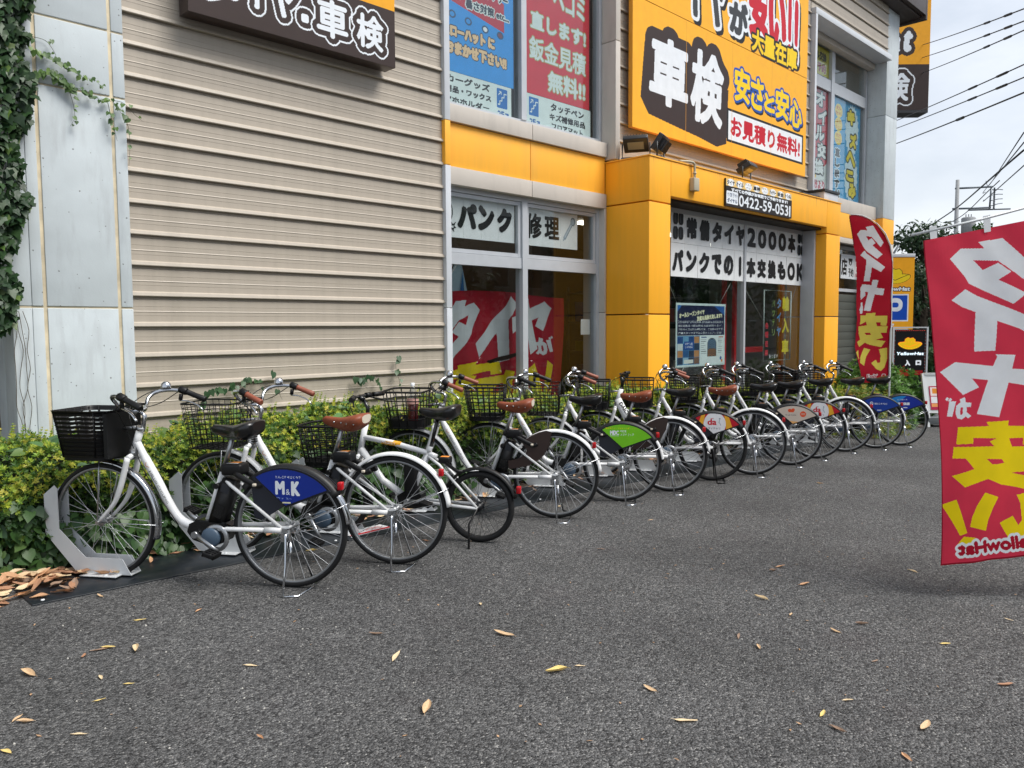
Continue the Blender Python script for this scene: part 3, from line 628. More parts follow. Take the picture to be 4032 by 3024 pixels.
a.rect(.62, .385, .76, .402, '#1f4d86'); a.rect(1.08, .385, 1.20, .402, '#b4552a'); a.ell(1.14, .09, .025, .025, '#174f9a'); a.ell(1.17, .055, .022, .022, '#e08a2a')
a.build('lettering', o, lambda U, V: (U+.01, np.full_like(U, -.003), V+.01))
b = MB()
for p, q in (((.02, 0, .87), (-.25, 0, 1.22)), ((1.10, 0, .87), (1.45, 0, 1.22)), ((.2, 0, 0), (-.02, 0, -.32)), ((1.0, 0, 0), (1.2, 0, -.3))): b.tube([p, q], .003, 4)
b.build('string', mat('white_string', '#c9cdc9', rough=.7), o)
# clear acrylic board with painted characters
o = empty('acrylic_board', 'clear hanging board with yellow, blue and red painted characters inside the entrance glass', 'board', (11.46, 5.96, .88))
b = MB(); b.box(0, .90, 0, .004, 0, 1.1); b.build('clear_sheet', glass_mat('acrylic', (.9, .92, .92), .4), o)
b = MB(); b.tube([(0, 0, 0), (.90, 0, 0), (.90, 0, 1.1), (0, 0, 1.1)], .009, 6, closed=True); b.build('white_edge', mat('white_edge', '#cfe0da', rough=.5), o)
b = MB(); b.tube([(.90, 0, .9), (1.12, 0, 1.25)], .003, 4); b.tube([(0.02, 0, .6), (-.72, 0, 1.2)], .003, 4); b.build('string', MATS['white_string'], o)
a = Art(.90, 1.1, .005, None)
for ch, z in (('輸', .78), ('入', .43), ('車', .09)): a.text(ch, .60, z, .84, z+.24, '#dfd23a', bold=.012)
for i, ch in enumerate('タイヤ'): a.text(ch, .42, .82-i*.22, .56, .98-i*.22, '#3c8fc4', bold=.008)
for i, ch in enumerate('バッテリ'): a.text(ch, .26, .84-i*.15, .36, .95-i*.15, '#9dbf6a', bold=.003)
for i, ch in enumerate('各種在庫'): a.text(ch, .04, .50-i*.14, .15, .60-i*.14, '#c0303c', bold=.005)
a.text('あります', .18, .03, .48, .10, W_, bold=.003)
a.build('lettering', o, lambda U, V: (U, np.full_like(U, -.003), V))
# puncture repair papers
def pane_print(x0, x1, z0, z1, y, label, n, cat='paper notice'):
    o = empty('paper_notice', label, cat, (x0, y, z0)); wv = (x1-x0)/n
    for i in range(n):
        b = MB(); b.box(i*wv+.001, (i+1)*wv-.001, 0, .0015, 0, z1-z0); b.build('paper_sheet', PAP, o)
    return o
o = pane_print(5.33, 6.34, 2.36, 2.79, 6.305, 'white paper sheets with three large black characters in the low window', 4)
a = Art(1.01, .43, .0045, None)
a.ell(.02, .26, .085, .12, K_); a.ell(.02, .26, .072, .107, '#dcdfe0'); a.ell(.035, .27, .03, .05, K_); a.ell(.035, .27, .02, .038, '#dcdfe0')
a.poly([(.05, .10), (.085, .12), (.08, .16), (.105, .135), (.15, .165), (.125, .12), (.15, .10), (.118, .09), (.12, .055), (.09, .08)], K_); a.poly([(.07, .105), (.09, .118), (.11, .12), (.115, .1), (.098, .092)], '#dcdfe0')
for ch, p, q in (('パ', .165, .445), ('ン', .455, .70), ('ク', .74, .97)): a.text(ch, p, .10, q, .37, K_, bold=.024)
a.build('lettering', o, lambda U, V: (U, np.full_like(U, -.003), V))
o = pane_print(6.50, 7.42, 2.355, 2.79, 6.305, 'white paper sheets with two black characters and a drawn nail in the low window', 3)
a = Art(.92, .435, .0045, None); a.text('修', .02, .08, .29, .37, K_, bold=.012); a.text('理', .33, .09, .59, .36, K_, bold=.013)
a.line([(.68, .12), (.82, .31)], .045, '#5f7f93'); a.line([(.685, .13), (.815, .305)], .028, '#b4c3cf'); a.ell(.835, .33, .042, .05, '#4f6f83'); a.ell(.83, .325, .03, .036, '#9fb4c2'); a.poly([(.655, .085), (.70, .12), (.67, .135)], '#8fa3b3')
a.build('lettering', o, lambda U, V: (U, np.full_like(U, -.003), V))
b = MB(); b.box(7.50, 7.67, 6.315, 6.318, 1.33, 1.52); tag(b.build('paper_notice', PAP), 'small blank white paper on the right edge of the low window', 'paper notice')
# upper window posters
def poster(name, label, x0, x1, z0, z1, y, art, col, cat='poster', group=None):
    o = empty(name, label, cat, (x0, y, z0), 0, group); b = MB(); b.box(0, x1-x0, 0, .002, 0, z1-z0); b.build('poster_sheet', col, o)
    art.build('lettering', o, lambda U, V: (U, np.full_like(U, -.003), V)); return o
CB, CR_, CWh = '#2b98e4', '#d42a3c', '#dbe9e7'
a = Art(1.0, .66, .005, CB)
a.poly([(0, .40), (.9, .16+.2), (.9, .66), (0, .66)], '#b8283c')
a = Art(1.0, 1.1, .005, CB); a.poly([(0, .72), (.86, .56), (.86, .86), (.5, 1.0), (0, 1.02)], '#bf3145')
a.text('ドレコ', -.08, .86, .16, .96, '#27364a', bold=.008, outline=[(.012, CWh)]); a.text('カーナビ', -.12, .74, .24, .84, '#27364a', bold=.008, outline=[(.012, CWh)])
a.text('バッテリー', .50, .85, .92, .96, '#27364a', bold=.007, outline=[(.012, CWh)]); a.text('暑さ対策 etc...', .30, .68, .94, .78, '#27364a', bold=.006, outline=[(.012, CWh)])
a.text('エローハット に', -.02, .34, .72, .47, '#e8c79a', bold=.012, outline=[(.010, '#27364a')]); a.text('おまかせ下さい!!', .02, .17, .90, .31, '#e8c79a', bold=.013, outline=[(.010, '#27364a')])
for i, (p, q) in enumerate(((.12, .57), (.34, .55), (.58, .53), (.80, .52))):
    a.ell(p, q, .05, .04, '#2a5274'); a.ell(p, q, .03, .024, '#e4e9ea' if i == 2 else '#7d4556' if i == 3 else CB)
poster('window_poster', 'blue and red poster with cream lettering in the left upper window', 5.33, 6.285, 4.04, 5.3, 6.30, a, mat('poster_blue', CB, rough=.5))
a = Art(.96, .36, .004, CWh)
a.text('階カーグッズ', -.10, .25, .64, .335, K_, bold=.006); a.text('車用品・ワックス', -.08, .15, .66, .225, K_, bold=.006); a.text('マホホルダー', .0, .045, .63, .12, K_, bold=.006)
def stairs(a, x, y, s):
    a.rect(x, y, x+s, y+s*1.3, '#1270bd', r=.015); a.line([(x+.1*s, y+.25*s), (x+.3*s, y+.25*s), (x+.3*s, y+.5*s), (x+.5*s, y+.5*s), (x+.5*s, y+.75*s), (x+.7*s, y+.75*s), (x+.7*s, y+1.0*s), (x+.92*s, y+1.0*s)], .012, CWh)
    a.line([(x+.15*s, y+.85*s), (x+.42*s, y+1.1*s)], .01, CWh); a.line([(x+.22*s, y+1.1*s), (x+.42*s, y+1.1*s), (x+.42*s, y+.9*s)], .01, CWh)
stairs(a, .74, .12, .16); a.text('2F↗', .75, .02, .92, .095, '#1560a8', bold=.005)
poster('window_notice', 'white notice with black lettering and a blue stairs symbol under the blue poster', 5.33, 6.29, 3.675, 4.035, 6.297, a, mat('poster_pale', CWh, rough=.5), 'notice')
a = Art(1.10, 1.5, .005, CR_)
a.text('ヘコミ', .45, 1.02, 1.02, 1.30, CWh, bold=.012, outline=[(.012, '#a5a360')]); a.text('直します!', .07, .72, 1.04, .92, CWh, bold=.011, outline=[(.012, '#a5a360')])
a.text('鈑金見積', .05, .38, 1.04, .64, CWh, bold=.009, outline=[(.012, '#a5a360')]); a.text('無料!!', .36, .08, 1.03, .32, CWh, bold=.010, outline=[(.012, '#a5a360')])
poster('window_poster', 'red poster with large white characters in the right upper window', 6.53, 7.63, 4.05, 5.55, 6.30, a, mat('poster_red', CR_, rough=.5))
a = Art(1.14, .36, .004, CWh); stairs(a, .06, .13, .16); a.text('2F↗', .07, .03, .24, .10, '#1560a8', bold=.005)
a.text('タッチペン', .42, .24, 1.02, .335, K_, bold=.006); a.text('キズ補修用品', .40, .135, 1.04, .22, K_, bold=.006); a.text('フロアマット', .44, .03, 1.0, .11, K_, bold=.006)
poster('window_notice', 'white notice with black lettering and a blue stairs symbol under the red poster', 6.51, 7.65, 3.675, 4.045, 6.297, a, MATS['poster_pale'], 'notice')
# right bay posters
a = Art(.66, .50, .006, '#e2d53c'); a.text('イル交換', -.08, .26, .52, .43, K_, bold=.012); a.text('で予約', -.04, .05, .50, .22, '#c2391c', bold=.012)
poster('window_poster', 'small yellow poster high in the right upper window', 14.47, 15.12, 6.08, 6.58, 6.62, a, mat('poster_yellow', '#e2d53c'))
a = Art(.66, 1.95, .007, '#b3202e'); a.poly([(0, 0), (.66, 0), (.66, .6), (.4, .45), (0, .5)], '#c9d0cc'); a.poly([(0, .1), (.2, .3), (.1, .35), (.3, .62), (0, .5)], '#e0b52a')
for i, ch in enumerate('オイル交換'): a.text(ch, .12+(.1 if i in (1, 3) else 0), 1.58-i*.31, .50+(.1 if i in (1, 3) else 0), 1.86-i*.31, '#d5dbd8', bold=.02, outline=[(.03, K_)])
a.text('分より', .08, .06, .56, .24, '#b3202e', bold=.014, outline=[(.015, W_)])
poster('window_poster', 'tall red poster with white vertical characters in the right upper window', 14.46, 15.10, 3.92, 5.87, 6.62, a, MATS['poster_red'])
a = Art(1.26, 1.98, .007, '#2a95c8')
def burst(cx, cy, rx, ry, n=22):
    a.poly([(cx+rx*(1 if k % 2 else .86)*math.cos(math.pi*k/n), cy+ry*(1 if k % 2 else .86)*math.sin(math.pi*k/n)) for k in range(2*n)], '#cfe3ea')
burst(.86, 1.42, .34, .52); burst(.86, .52, .34, .52)
for ch, p, q, z in (('キ', .62, 1.0, 1.52), ('ズ', .76, 1.10, 1.08), ('へ', .62, 1.06, .72), ('こ', .62, 1.0, .42), ('み', .76, 1.12, .10)):
    a.text(ch, p, z, q, z+(.22 if ch == 'こ' else .30), '#e3cf2a', bold=.03, outline=[(.032, K_)])
for i, (t, u) in enumerate((('見積', '無料'), ('半日', '仕上げ'), ('保険', '対応可'))):
    cy = 1.70-i*.26; a.ell(.22, cy, .17, .13, '#e6cf5a'); a.text(t, .10, cy+.01, .34, cy+.09, '#b8202e', bold=.005); a.text(u, .08, cy-.09, .36, cy-.01, '#b8202e', bold=.005)
for i, ch in enumerate('直します'): a.text(ch, .08, .82-i*.20, .32, .99-i*.20, K_, bold=.014, outline=[(.02, '#cfe3ea')])
a.text('!!', .14, .04, .34, .20, K_, bold=.014, outline=[(.02, '#cfe3ea')])
poster('window_poster', 'tall sky blue poster with yellow characters on white starbursts in the right upper window', 15.37, 16.63, 3.88, 5.86, 6.62, a, mat('poster_sky', '#2a95c8'))
a = Art(.86, .48, .006, '#d5dade'); a.text('店', .02, .06, .30, .40, K_, bold=.014); a.ell(.46, .33, .075, .06, K_); a.rect(.36, .36, .56, .41, K_, r=.02); a.ell(.46, .32, .03, .03, '#d5dade'); a.text('予約', .36, .04, .62, .22, K_, bold=.008); a.rect(.68, .05, .82, .42, '#c9a9a9'); a.rect(.70, .12, .80, .36, '#e3e3e3')
poster('window_notice', 'white reservation notice with a telephone symbol in the low window right of the portal', 15.72, 16.58, 2.36, 2.84, 6.565, a, MATS['poster_pale'], 'notice')
# torn red banner behind the low window
FG={
 'ta':[(0.131,1.672),(0.199,1.717),(0.329,1.694),(0.296,1.734),(0.431,1.731),(0.629,1.498),(0.574,1.448),(0.398,1.613),(0.267,1.641),(0.317,1.578),(0.398,1.602),(0.464,1.541),(0.394,1.51),(0.544,1.41),(0.468,1.366),(0.231,1.52),(0.213,1.557)],
 'i':[(0.127,1.446),(0.209,1.492),(0.273,1.445),(0.505,1.313),(0.64,1.234),(0.601,1.161),(0.499,1.228),(0.376,1.289),(0.356,1.131),(0.239,1.145),(0.26,1.358),(0.187,1.398)],
 'ya':[(0.029,1.066),(0.124,1.105),(0.339,1.049),(0.365,1.096),(0.357,1.111),(0.474,1.089),(0.453,1.017),(0.622,0.983),(0.621,0.888),(0.429,0.945),(0.359,0.768),(0.225,0.805),(0.305,0.978),(0.214,1.001),(0.251,0.947),(0.157,0.919)],
 'ga1':[(0.051,0.816),(0.072,0.897),(0.113,0.89),(0.083,0.81)],
 'ga2':[(0.048,0.909),(0.06,0.922),(0.072,0.913),(0.059,0.901)],
 'ga3':[(0.064,0.901),(0.079,0.914),(0.092,0.905),(0.075,0.893)],
 'ga4':[(0.104,0.825),(0.111,0.865),(0.132,0.878),(0.139,0.88),(0.135,0.898),(0.166,0.906),(0.169,0.876),(0.2,0.87),(0.195,0.847),(0.172,0.851),(0.169,0.822),(0.194,0.799),(0.172,0.788),(0.161,0.8),(0.137,0.787),(0.113,0.797)],
 'ga5':[(0.138,0.854),(0.15,0.852),(0.145,0.816),(0.134,0.811),(0.131,0.828)],
 'an':[(0.094,0.656),(0.113,0.748),(0.292,0.73),(0.278,0.754),(0.42,0.74),(0.416,0.712),(0.603,0.679),(0.596,0.581),(0.513,0.595),(0.516,0.631),(0.419,0.644),(0.439,0.596),(0.618,0.57),(0.614,0.507),(0.523,0.519),(0.561,0.45),(0.425,0.457),(0.605,0.402),(0.543,0.346),(0.474,0.371),(0.349,0.407),(0.266,0.449),(0.127,0.42),(0.06,0.488),(0.187,0.512),(0.141,0.574),(0.068,0.583),(0.079,0.644),(0.315,0.618),(0.291,0.647),(0.336,0.657),(0.192,0.68),(0.19,0.649)],
 'anh':[(0.265,0.557),(0.362,0.541),(0.378,0.519),(0.298,0.521)],
 'i1':[(0.16,0.201),(0.17,0.251),(0.198,0.313),(0.246,0.378),(0.332,0.342),(0.292,0.285),(0.264,0.229),(0.252,0.17)],
 'i2':[(0.346,0.199),(0.425,0.227),(0.457,0.174),(0.48,0.198),(0.473,0.29),(0.454,0.335),(0.535,0.342),(0.556,0.302),(0.558,0.232),(0.54,0.154),(0.493,0.101),(0.437,0.091),(0.399,0.111)],
 'ex1':[(-0.001,0.336),(0.079,0.358),(0.145,0.168),(0.104,0.157)],
 'ex2':[(0.085,0.104),(0.126,0.15),(0.196,0.138),(0.154,0.092)],
 'textbox':[(0.056,0.016),(0.418,0.039)],
}
FF={
 'out':[(0.0, 0.0), (-0.383, 0.015), (-0.402, 0.134), (-0.455, 0.373), (-0.477, 0.507), (-0.462, 0.879), (-0.469, 1.326), (-0.507, 1.773), (-0.559, 2.027), (-0.611, 2.235), (-0.618, 2.303), (-0.551, 2.313), (-0.432, 2.292), (-0.328, 2.247), (-0.209, 2.161), (-0.104, 2.042), (-0.03, 1.893), (0.0, 1.744), (0.003, 1.475)],
 'ta':[(-0.496, 2.052), (-0.45, 2.109), (-0.361, 2.101), (-0.385, 2.146), (-0.283, 2.168), (-0.119, 1.937), (-0.161, 1.878), (-0.295, 2.015), (-0.373, 2.024), (-0.335, 1.967), (-0.295, 1.997), (-0.235, 1.934), (-0.276, 1.896), (-0.137, 1.778), (-0.216, 1.714), (-0.358, 1.818), (-0.402, 1.878)],
 'i':[(-0.443, 1.766), (-0.387, 1.829), (-0.355, 1.785), (-0.107, 1.602), (-0.164, 1.535), (-0.288, 1.602), (-0.306, 1.408), (-0.385, 1.408), (-0.361, 1.699)],
 'ya':[(-0.417, 1.319), (-0.395, 1.371), (-0.276, 1.356), (-0.268, 1.431), (-0.189, 1.423), (-0.206, 1.319), (-0.1, 1.308), (-0.112, 1.215), (-0.224, 1.23), (-0.276, 0.999), (-0.364, 1.01), (-0.31, 1.259), (-0.35, 1.267), (-0.347, 1.215), (-0.407, 1.155)],
 'ga':[(-0.423, 1.028), (-0.408, 1.073), (-0.407, 1.118), (-0.385, 1.121), (-0.379, 1.073), (-0.376, 1.021), (-0.387, 0.969), (-0.417, 0.969)],
 'an':[(-0.417, 0.812), (-0.41, 0.939), (-0.331, 0.946), (-0.331, 0.973), (-0.209, 0.976), (-0.212, 0.939), (-0.049, 0.934), (-0.057, 0.797), (-0.134, 0.802), (-0.137, 0.849), (-0.201, 0.849), (-0.179, 0.793), (-0.042, 0.79), (-0.045, 0.7), (-0.127, 0.705), (-0.086, 0.633), (-0.186, 0.604), (-0.049, 0.586), (-0.104, 0.502), (-0.268, 0.537), (-0.335, 0.566), (-0.417, 0.507), (-0.447, 0.574), (-0.405, 0.611), (-0.432, 0.703), (-0.435, 0.79), (-0.32, 0.805), (-0.335, 0.857)],
 'anh':[(-0.35, 0.705), (-0.268, 0.705), (-0.253, 0.675), (-0.32, 0.674)],
 'i1':[(-0.414, 0.291), (-0.402, 0.373), (-0.346, 0.495), (-0.256, 0.469), (-0.32, 0.373), (-0.355, 0.246)],
 'i2':[(-0.25, 0.283), (-0.182, 0.328), (-0.156, 0.283), (-0.122, 0.291), (-0.112, 0.387), (-0.134, 0.474), (-0.022, 0.495), (-0.022, 0.343), (-0.06, 0.224), (-0.112, 0.171), (-0.179, 0.201)],
 'ex':[(-0.465, 0.432), (-0.432, 0.462), (-0.425, 0.328)],
 'textbox':[(-0.32, 0.067), (-0.164, 0.134)],
 'hat':[(-0.127, 0.052), (-0.03, 0.134)],
}
def norm(key, W=.9, mir=False):
    return [((W-u) if mir else u, v) for u, v in FG[key]]
FLAGRED = '#d8364f'
def nobori(art, mir, W=.9):
    for k in ('ta', 'i', 'ya', 'ga1', 'ga2', 'ga3', 'ga4'): art.poly(norm(k, W, mir), '#e9eef3')
    art.poly(norm('ga5', W, mir), FLAGRED)
    for k in ('an', 'i1', 'i2', 'ex1', 'ex2'): art.poly(norm(k, W, mir), '#f3d90b')
    art.poly(norm('anh', W, mir), FLAGRED)
def fit(keys, x0, x1, y0, y1, mir=True):
    P = [p for k in keys for p in norm(k, .9, mir)]; a0, a1 = min(p[0] for p in P), max(p[0] for p in P); b0, b1 = min(p[1] for p in P), max(p[1] for p in P)
    return {k: [(x0+(u-a0)/(a1-a0)*(x1-x0), y0+(v-b0)/(b1-b0)*(y1-y0)) for u, v in norm(k, .9, mir)] for k in keys}
CLR = mat('banner_red_cloth', FLAGRED, rough=.8, var=.06, vscale=5, translucent=.3)
a = Art(1.95, 1.6, .006, '#a5162c')
for keys, bx, c in ((('ta',), (-.05, .60, .86, 1.50), '#d5dce2'), (('i',), (.54, 1.16, .80, 1.56), '#d5dce2'), (('ya',), (1.07, 1.78, .90, 1.56), '#d5dce2'), (('ga1', 'ga2', 'ga3', 'ga4', 'ga5'), (1.50, 1.80, .90, 1.14), '#d5dce2'),
                   (('an', 'anh'), (-.15, 1.0, .22, .82), '#e2cb10'), (('i1', 'i2'), (.95, 1.60, .10, .80), '#e2cb10'), (('ex1', 'ex2'), (1.55, 1.78, .18, .84), '#e2cb10')):
    d = fit(keys, *bx)
    for k, p in d.items(): a.poly(p, '#a5162c' if k in ('ga5', 'anh') else c)
a.put(a.pmask([(.68, .82), (1.22, .93), (1.24, .90), (.95, .82), (.72, .79)]), None)
o = empty('torn_banner', 'torn red banner with white and yellow characters hanging inside the low window', 'banner', (5.38, 6.48, .2))
a.build('cloth', o, lambda U, V: (U, .03*np.sin(U*7)*np.cos(V*2.2)+.012*np.sin(U*19+V*4), V+.03*np.sin(U*2.2)), maxrun=8, maxrow=12, cloth=True)
fl = empty('folded_flag', 'white and blue flag leaning inside the low window above the torn red banner', 'flag', (5.50, 6.56, 1.75))
m = MB(); m.add([(-.05, 0, 0), (.33, .03, 0), (.42, .02, -.1), (.26, .0, .42), (.20, .0, .40)], [(0, 1, 3, 4), (1, 2, 3)]); m.build('cloth', ink('#aac6d6', True), fl)
m = MB(); m.add([(-.05, -.006, 0), (.10, -.006, .12), (.14, -.006, 0)], [(0, 1, 2)]); m.add([(.24, -.006, .02), (.29, -.006, .3), (.33, .02, .05)], [(0, 1, 2)]); m.build('blue_print', ink('#2f74b0', True), fl)
m = MB(); m.tube([(-.12, 0, -.05), (.27, 0, .44)], .006, 5); m.tube([(-.15, 0, -.03), (.23, 0, .46)], .005, 5); m.build('pole', mat('white_plastic', '#cfd2d2', rough=.4), fl)
# ---- big nobori flag close to the camera (seen from behind, so its print is mirrored)
FL = [Vector(p) for p in ((4.62, 1.35, .12), (5.2, .78, .21), (5.3, .87, 2.05), (4.66, 1.48, 1.88))]
def flagsurf(off):
    c = [np.array(p) for p in FL]
    def fn(U, V):
        s = (U/.9)[:, None]; t = (V/1.8)[:, None]
        P = c[0]*(1-s)*(1-t)+c[1]*s*(1-t)+c[2]*s*t+c[3]*(1-s)*t
        e = (c[1]-c[0])/np.linalg.norm(c[1]-c[0]); P = P+e*(.022*np.sin(np.pi*np.clip(t, 0, 1)*1.5)*(1-s))
        rp = .022*np.sin(5.0*U+1.3*V)*np.sin(1.7*V+.4)+.008*np.sin(13*U-3.5*V)+.010*np.sin(2.2*U+5*V)+.0045*np.sin(26*(U+.55*V))*np.clip(V-.9, 0, 1)+.004*np.sin(31*U-9*V+2)*np.clip(1.1-V, 0, 1)
        P = P+np.array([-.707, -.707, 0])*(rp[:, None]+off); return P[:, 0], P[:, 1], P[:, 2]
    return fn
fg = empty('nobori_flag', 'large red vertical banner with mirrored white and yellow characters at the right edge', 'flag', (5.35, .72, zg(5.35)))
fg_loc = np.array([5.35, .72, zg(5.35)])
def rel(fn):
    def g(U, V):
        x, y, z = fn(U, V); return x-fg_loc[0], y-fg_loc[1], z-fg_loc[2]
    return g
a = Art(.9, 1.8, .003, FLAGRED); nobori(a, False)
a.text('YellowHat', .10, .045, .60, .12, '#b00f2c', bold=.006, mirror=True, outline=[(.016, '#e9eef3')], slant=-.2)
a.ell(.72, .10, .075, .035, '#e9eef3'); a.ell(.72, .125, .04, .035, '#e9eef3')
a.rect(0, 0, .006, 1.8, '#8f0c24'); a.rect(0, 0, .9, .008, '#8f0c24')
a.build('cloth', fg, rel(flagsurf(0)), maxrun=6, maxrow=5, cloth=True)
PW = mat('white_plastic', '#cfd2d2'); m = MB()
tl, tr = Vector(FL[3])-Vector(fg_loc), Vector(FL[2])-Vector(fg_loc); d = (tr-tl).normalized()
pole_top = tr+d*.10+Vector((0, 0, .10))
m.tube([tl-d*.09+Vector((0, 0, .045)), tl+d*.3+Vector((0, 0, .055)), pole_top], .007, 8); m.tube([Vector((pole_top.x, pole_top.y, .02)), pole_top+Vector((0, 0, .02))], .013, 10); m.build('pole', PW, fg)
for t in (.03, .36, .70):
    m = MB()
    p = tl+(tr-tl)*t; q = Vector((-.003, -.003, 0))
    m.add([p-d*.02+q+Vector((0, 0, .07)), p+d*.022+q+Vector((0, 0, .07)), p+d*.028+q+Vector((0, 0, -.02)), p-d*.008+q+Vector((0, 0, -.02))], [(0, 1, 2, 3)]); m.build('loop', mat('white_cloth', '#d8dadb', rough=.8), fg)
m = MB(); m.box(-.28, .28, -.2, .2, 0, .12, ch=.03); m.build('water_base', mat('blue_plastic', '#1d3f86', rough=.4), fg); fg.children[-1].location = (pole_top.x, pole_top.y, 0.0)
# ---- feather flag in the hedge
ff = empty('feather_flag', 'red feather shaped banner with mirrored characters standing in the hedge beyond the bicycles', 'flag', (11.46, 4.08, zg(11.46)))
e1 = Vector((.707, -.707, 0)); offz = .62-zg(11.46)
def fmap(U, V):
    r = .02*np.sin(V*3+U*6)+.012*np.sin(V*9)
    u = U-.70
    return .707*u-.70*r, -.707*u-.70*r, V+offz
a = Art(.76, 2.34, .006, None); sh = lambda P: [(u+.70, v) for u, v in P]
a.poly(sh(FF['out']), '#b5142c')
mask = a.a >= 0; inner = ~dilate(~mask, 3); X_, Y_ = a.grid(); a.put(mask & ~inner & (X_ > .45*(1)) | (mask & ~inner & (Y_ > 1.9)), '#8a1024')
for k in ('ta', 'i', 'ya', 'ga'): a.poly(sh(FF[k]), '#e4e8ee')
for k in ('an', 'i1', 'i2', 'ex'): a.poly(sh(FF[k]), '#e6d65c')
a.poly(sh(FF['anh']), '#b5142c'); a.text('Yell', .39, .075, .54, .125, '#b5142c', mirror=True, outline=[(.01, W_)]); a.ell(.63, .075, .045, .02, W_); a.ell(.63, .105, .028, .022, '#b5142c'); a.line([(.60, .09), (.61, .13), (.65, .13), (.66, .09)], .008, W_)
a.build('cloth', ff, fmap, maxrun=10, maxrow=8, cloth=True)
m = MB(); pts = [(.01, -offz-.0), (.01, 0), (.005, 1.4), (0, 1.75), (-.03, 1.9), (-.105, 2.06), (-.21, 2.185), (-.33, 2.265), (-.435, 2.31), (-.6, 2.32)]
m.tube([(.707*u, -.707*u, v+offz) for u, v in pts], [.014]*3+[.01]*3+[.007]*4, 8); m.build('pole', PW, ff)
# ---- free standing signs
def hat(a, cx, cy, s, fill, line, lw):
    brim = [(cx+s*1.0*math.cos(t)*(1.0), cy+s*.30*math.sin(t)+(.16*s*abs(math.cos(t))**2)) for t in [2*math.pi*k/28 for k in range(28)]]
    crown = [(cx-.5*s, cy), (cx-.42*s, cy+.55*s), (cx-.2*s, cy+.68*s), (cx, cy+.60*s), (cx+.25*s, cy+.66*s), (cx+.42*s, cy+.5*s), (cx+.46*s, cy+.05*s)]
    a.poly(brim, fill, outline=[(lw, line)]); a.poly(crown, fill, outline=[(lw, line)]); a.poly([(x, y-.02*s) for x, y in brim], fill); a.line([(cx-.5*s, cy+.02*s), (cx, cy-.10*s), (cx+.5*s, cy+.12*s), (cx+.9*s, cy+.28*s)], lw, line)
def facing(name, label, cat, corner, base, width):
    o = empty(name, label, cat, (corner[0], corner[1], base), -math.pi/4); return o
ps_ = facing('parking_sign', 'tall yellow sign with a hat drawing and a blue P square beyond the feather flag', 'sign', (16.60, 6.24), zg(16.6), .8)
b = MB(); b.box(0, .80, .0, .12, 1.0, 3.02, ch=.006); b.build('sign_body', mat('sign_yellow', '#f0a818', rough=.45), ps_)
b = MB(); b.box(-.01, .81, -.01, .13, 3.022, 3.09, ch=.006); b.build('top_cap', ALUL, ps_); b = MB(); b.box(.05, .12, .02, .09, 0, .998); b.box(.68, .75, .02, .09, 0, .998); b.build('post', ALU, ps_)
a = Art(.80, 2.0, .005, '#f7ad1c'); hat(a, .42, 1.58, .30, '#f0d21a', '#2e1a12', .012)
a.text('YellowHat', .06, 1.33, .72, 1.42, W_, bold=.008, slant=.2, outline=[(.018, '#2e1a12')])
a.rect(.13, .72, .70, 1.27, W_); a.rect(.155, .745, .675, 1.245, '#0b4bb8'); a.rect(.26, .80, .36, 1.19, W_); a.rect(.30, .92, .58, 1.19, W_, r=.12); a.rect(.36, 1.0, .50, 1.10, '#0b4bb8', r=.045)
a.poly([(.10, .45), (.40, .66), (.33, .55), (.70, .55), (.70, .35), (.33, .35), (.40, .24)], '#c3121f', outline=[(.02, W_)])
a.build('lettering', ps_, lambda U, V: (U, np.full_like(U, -.003), V+1.01))
ls = facing('led_sign', 'black electric sign with a lit yellow hat and entrance characters above the shrub', 'sign', (14.69, 5.16), zg(14.7), .56)
b = MB(); b.box(0, .57, 0, .10, .30, 1.575, ch=.004); b.build('sign_body', mat('sign_black', '#101113', rough=.35), ls)
b = MB(); b.box(-.03, 0, -.015, .11, 0, 1.60); b.box(.57, .60, -.015, .11, 0, 1.60); b.box(-.03, .60, -.015, .11, 1.60, 1.62); b.build('frame', ALUL, ls)
a = Art(.57, 1.26, .0045, '#0c0c0e'); hat(a, .285, .98, .21, '#e8bd10', '#ff6a1e', .006); a.text('YellowHat', .04, .81, .53, .87, '#dff2ff', bold=.005, slant=.2)
a.text('入', .20, .62, .30, .73, W_, bold=.010); a.text('口', .39, .63, .49, .72, W_, bold=.010); a.poly([(.05, .50), (.20, .64), (.20, .56), (.30, .56), (.30, .44), (.20, .44), (.05, .44)], '#a5321c'); a.rect(.36, .46, .52, .54, '#a5131e')
for k in range(30):
    z = .42+k*.027; a.rect(.012, z, .020, z+.010, '#e24a3a' if k % 3 else '#e8f4ff'); a.rect(.55, z, .558, z+.010, '#e24a3a' if k % 2 else '#e8f4ff')
for k in range(14): a.rect(.03+k*.038, 1.24, .045+k*.038, 1.248, '#ff5a4a')
for k in range(26):
    t = 2*math.pi*k/26; a.ell(.285+.20*math.cos(t), .985+.06*math.sin(t)+.03*math.cos(t)**2, .005, .005, '#ff8a2a')
a.build('lettering', ls, lambda U, V: (U, np.full_like(U, -.003), V+.31), glow={'#e8bd10': .15, '#ff6a1e': .5, '#dff2ff': .4, '#ff8a2a': .7, '#ff5a4a': .6, '#e03a1c': .5, W_: .15})
af = facing('a_frame_board', 'white folding board with pink and white stickers beside the big red flag', 'board', (13.72, 4.26), zg(13.6), .5)
m = MB(); m.prism([(0, 0), (.24, .85), (.28, .85), (.06, 0)], 0, .04, 'x'); m.prism([(0, 0), (.24, .85), (.28, .85), (.06, 0)], .50, .54, 'x'); m.prism([(.08, .22), (.245, .84), (.26, .84), (.10, .22)], .04, .50, 'x'); m.box(.04, .5, .23, .29, .82, .86); m.build('board_body', PW, af)
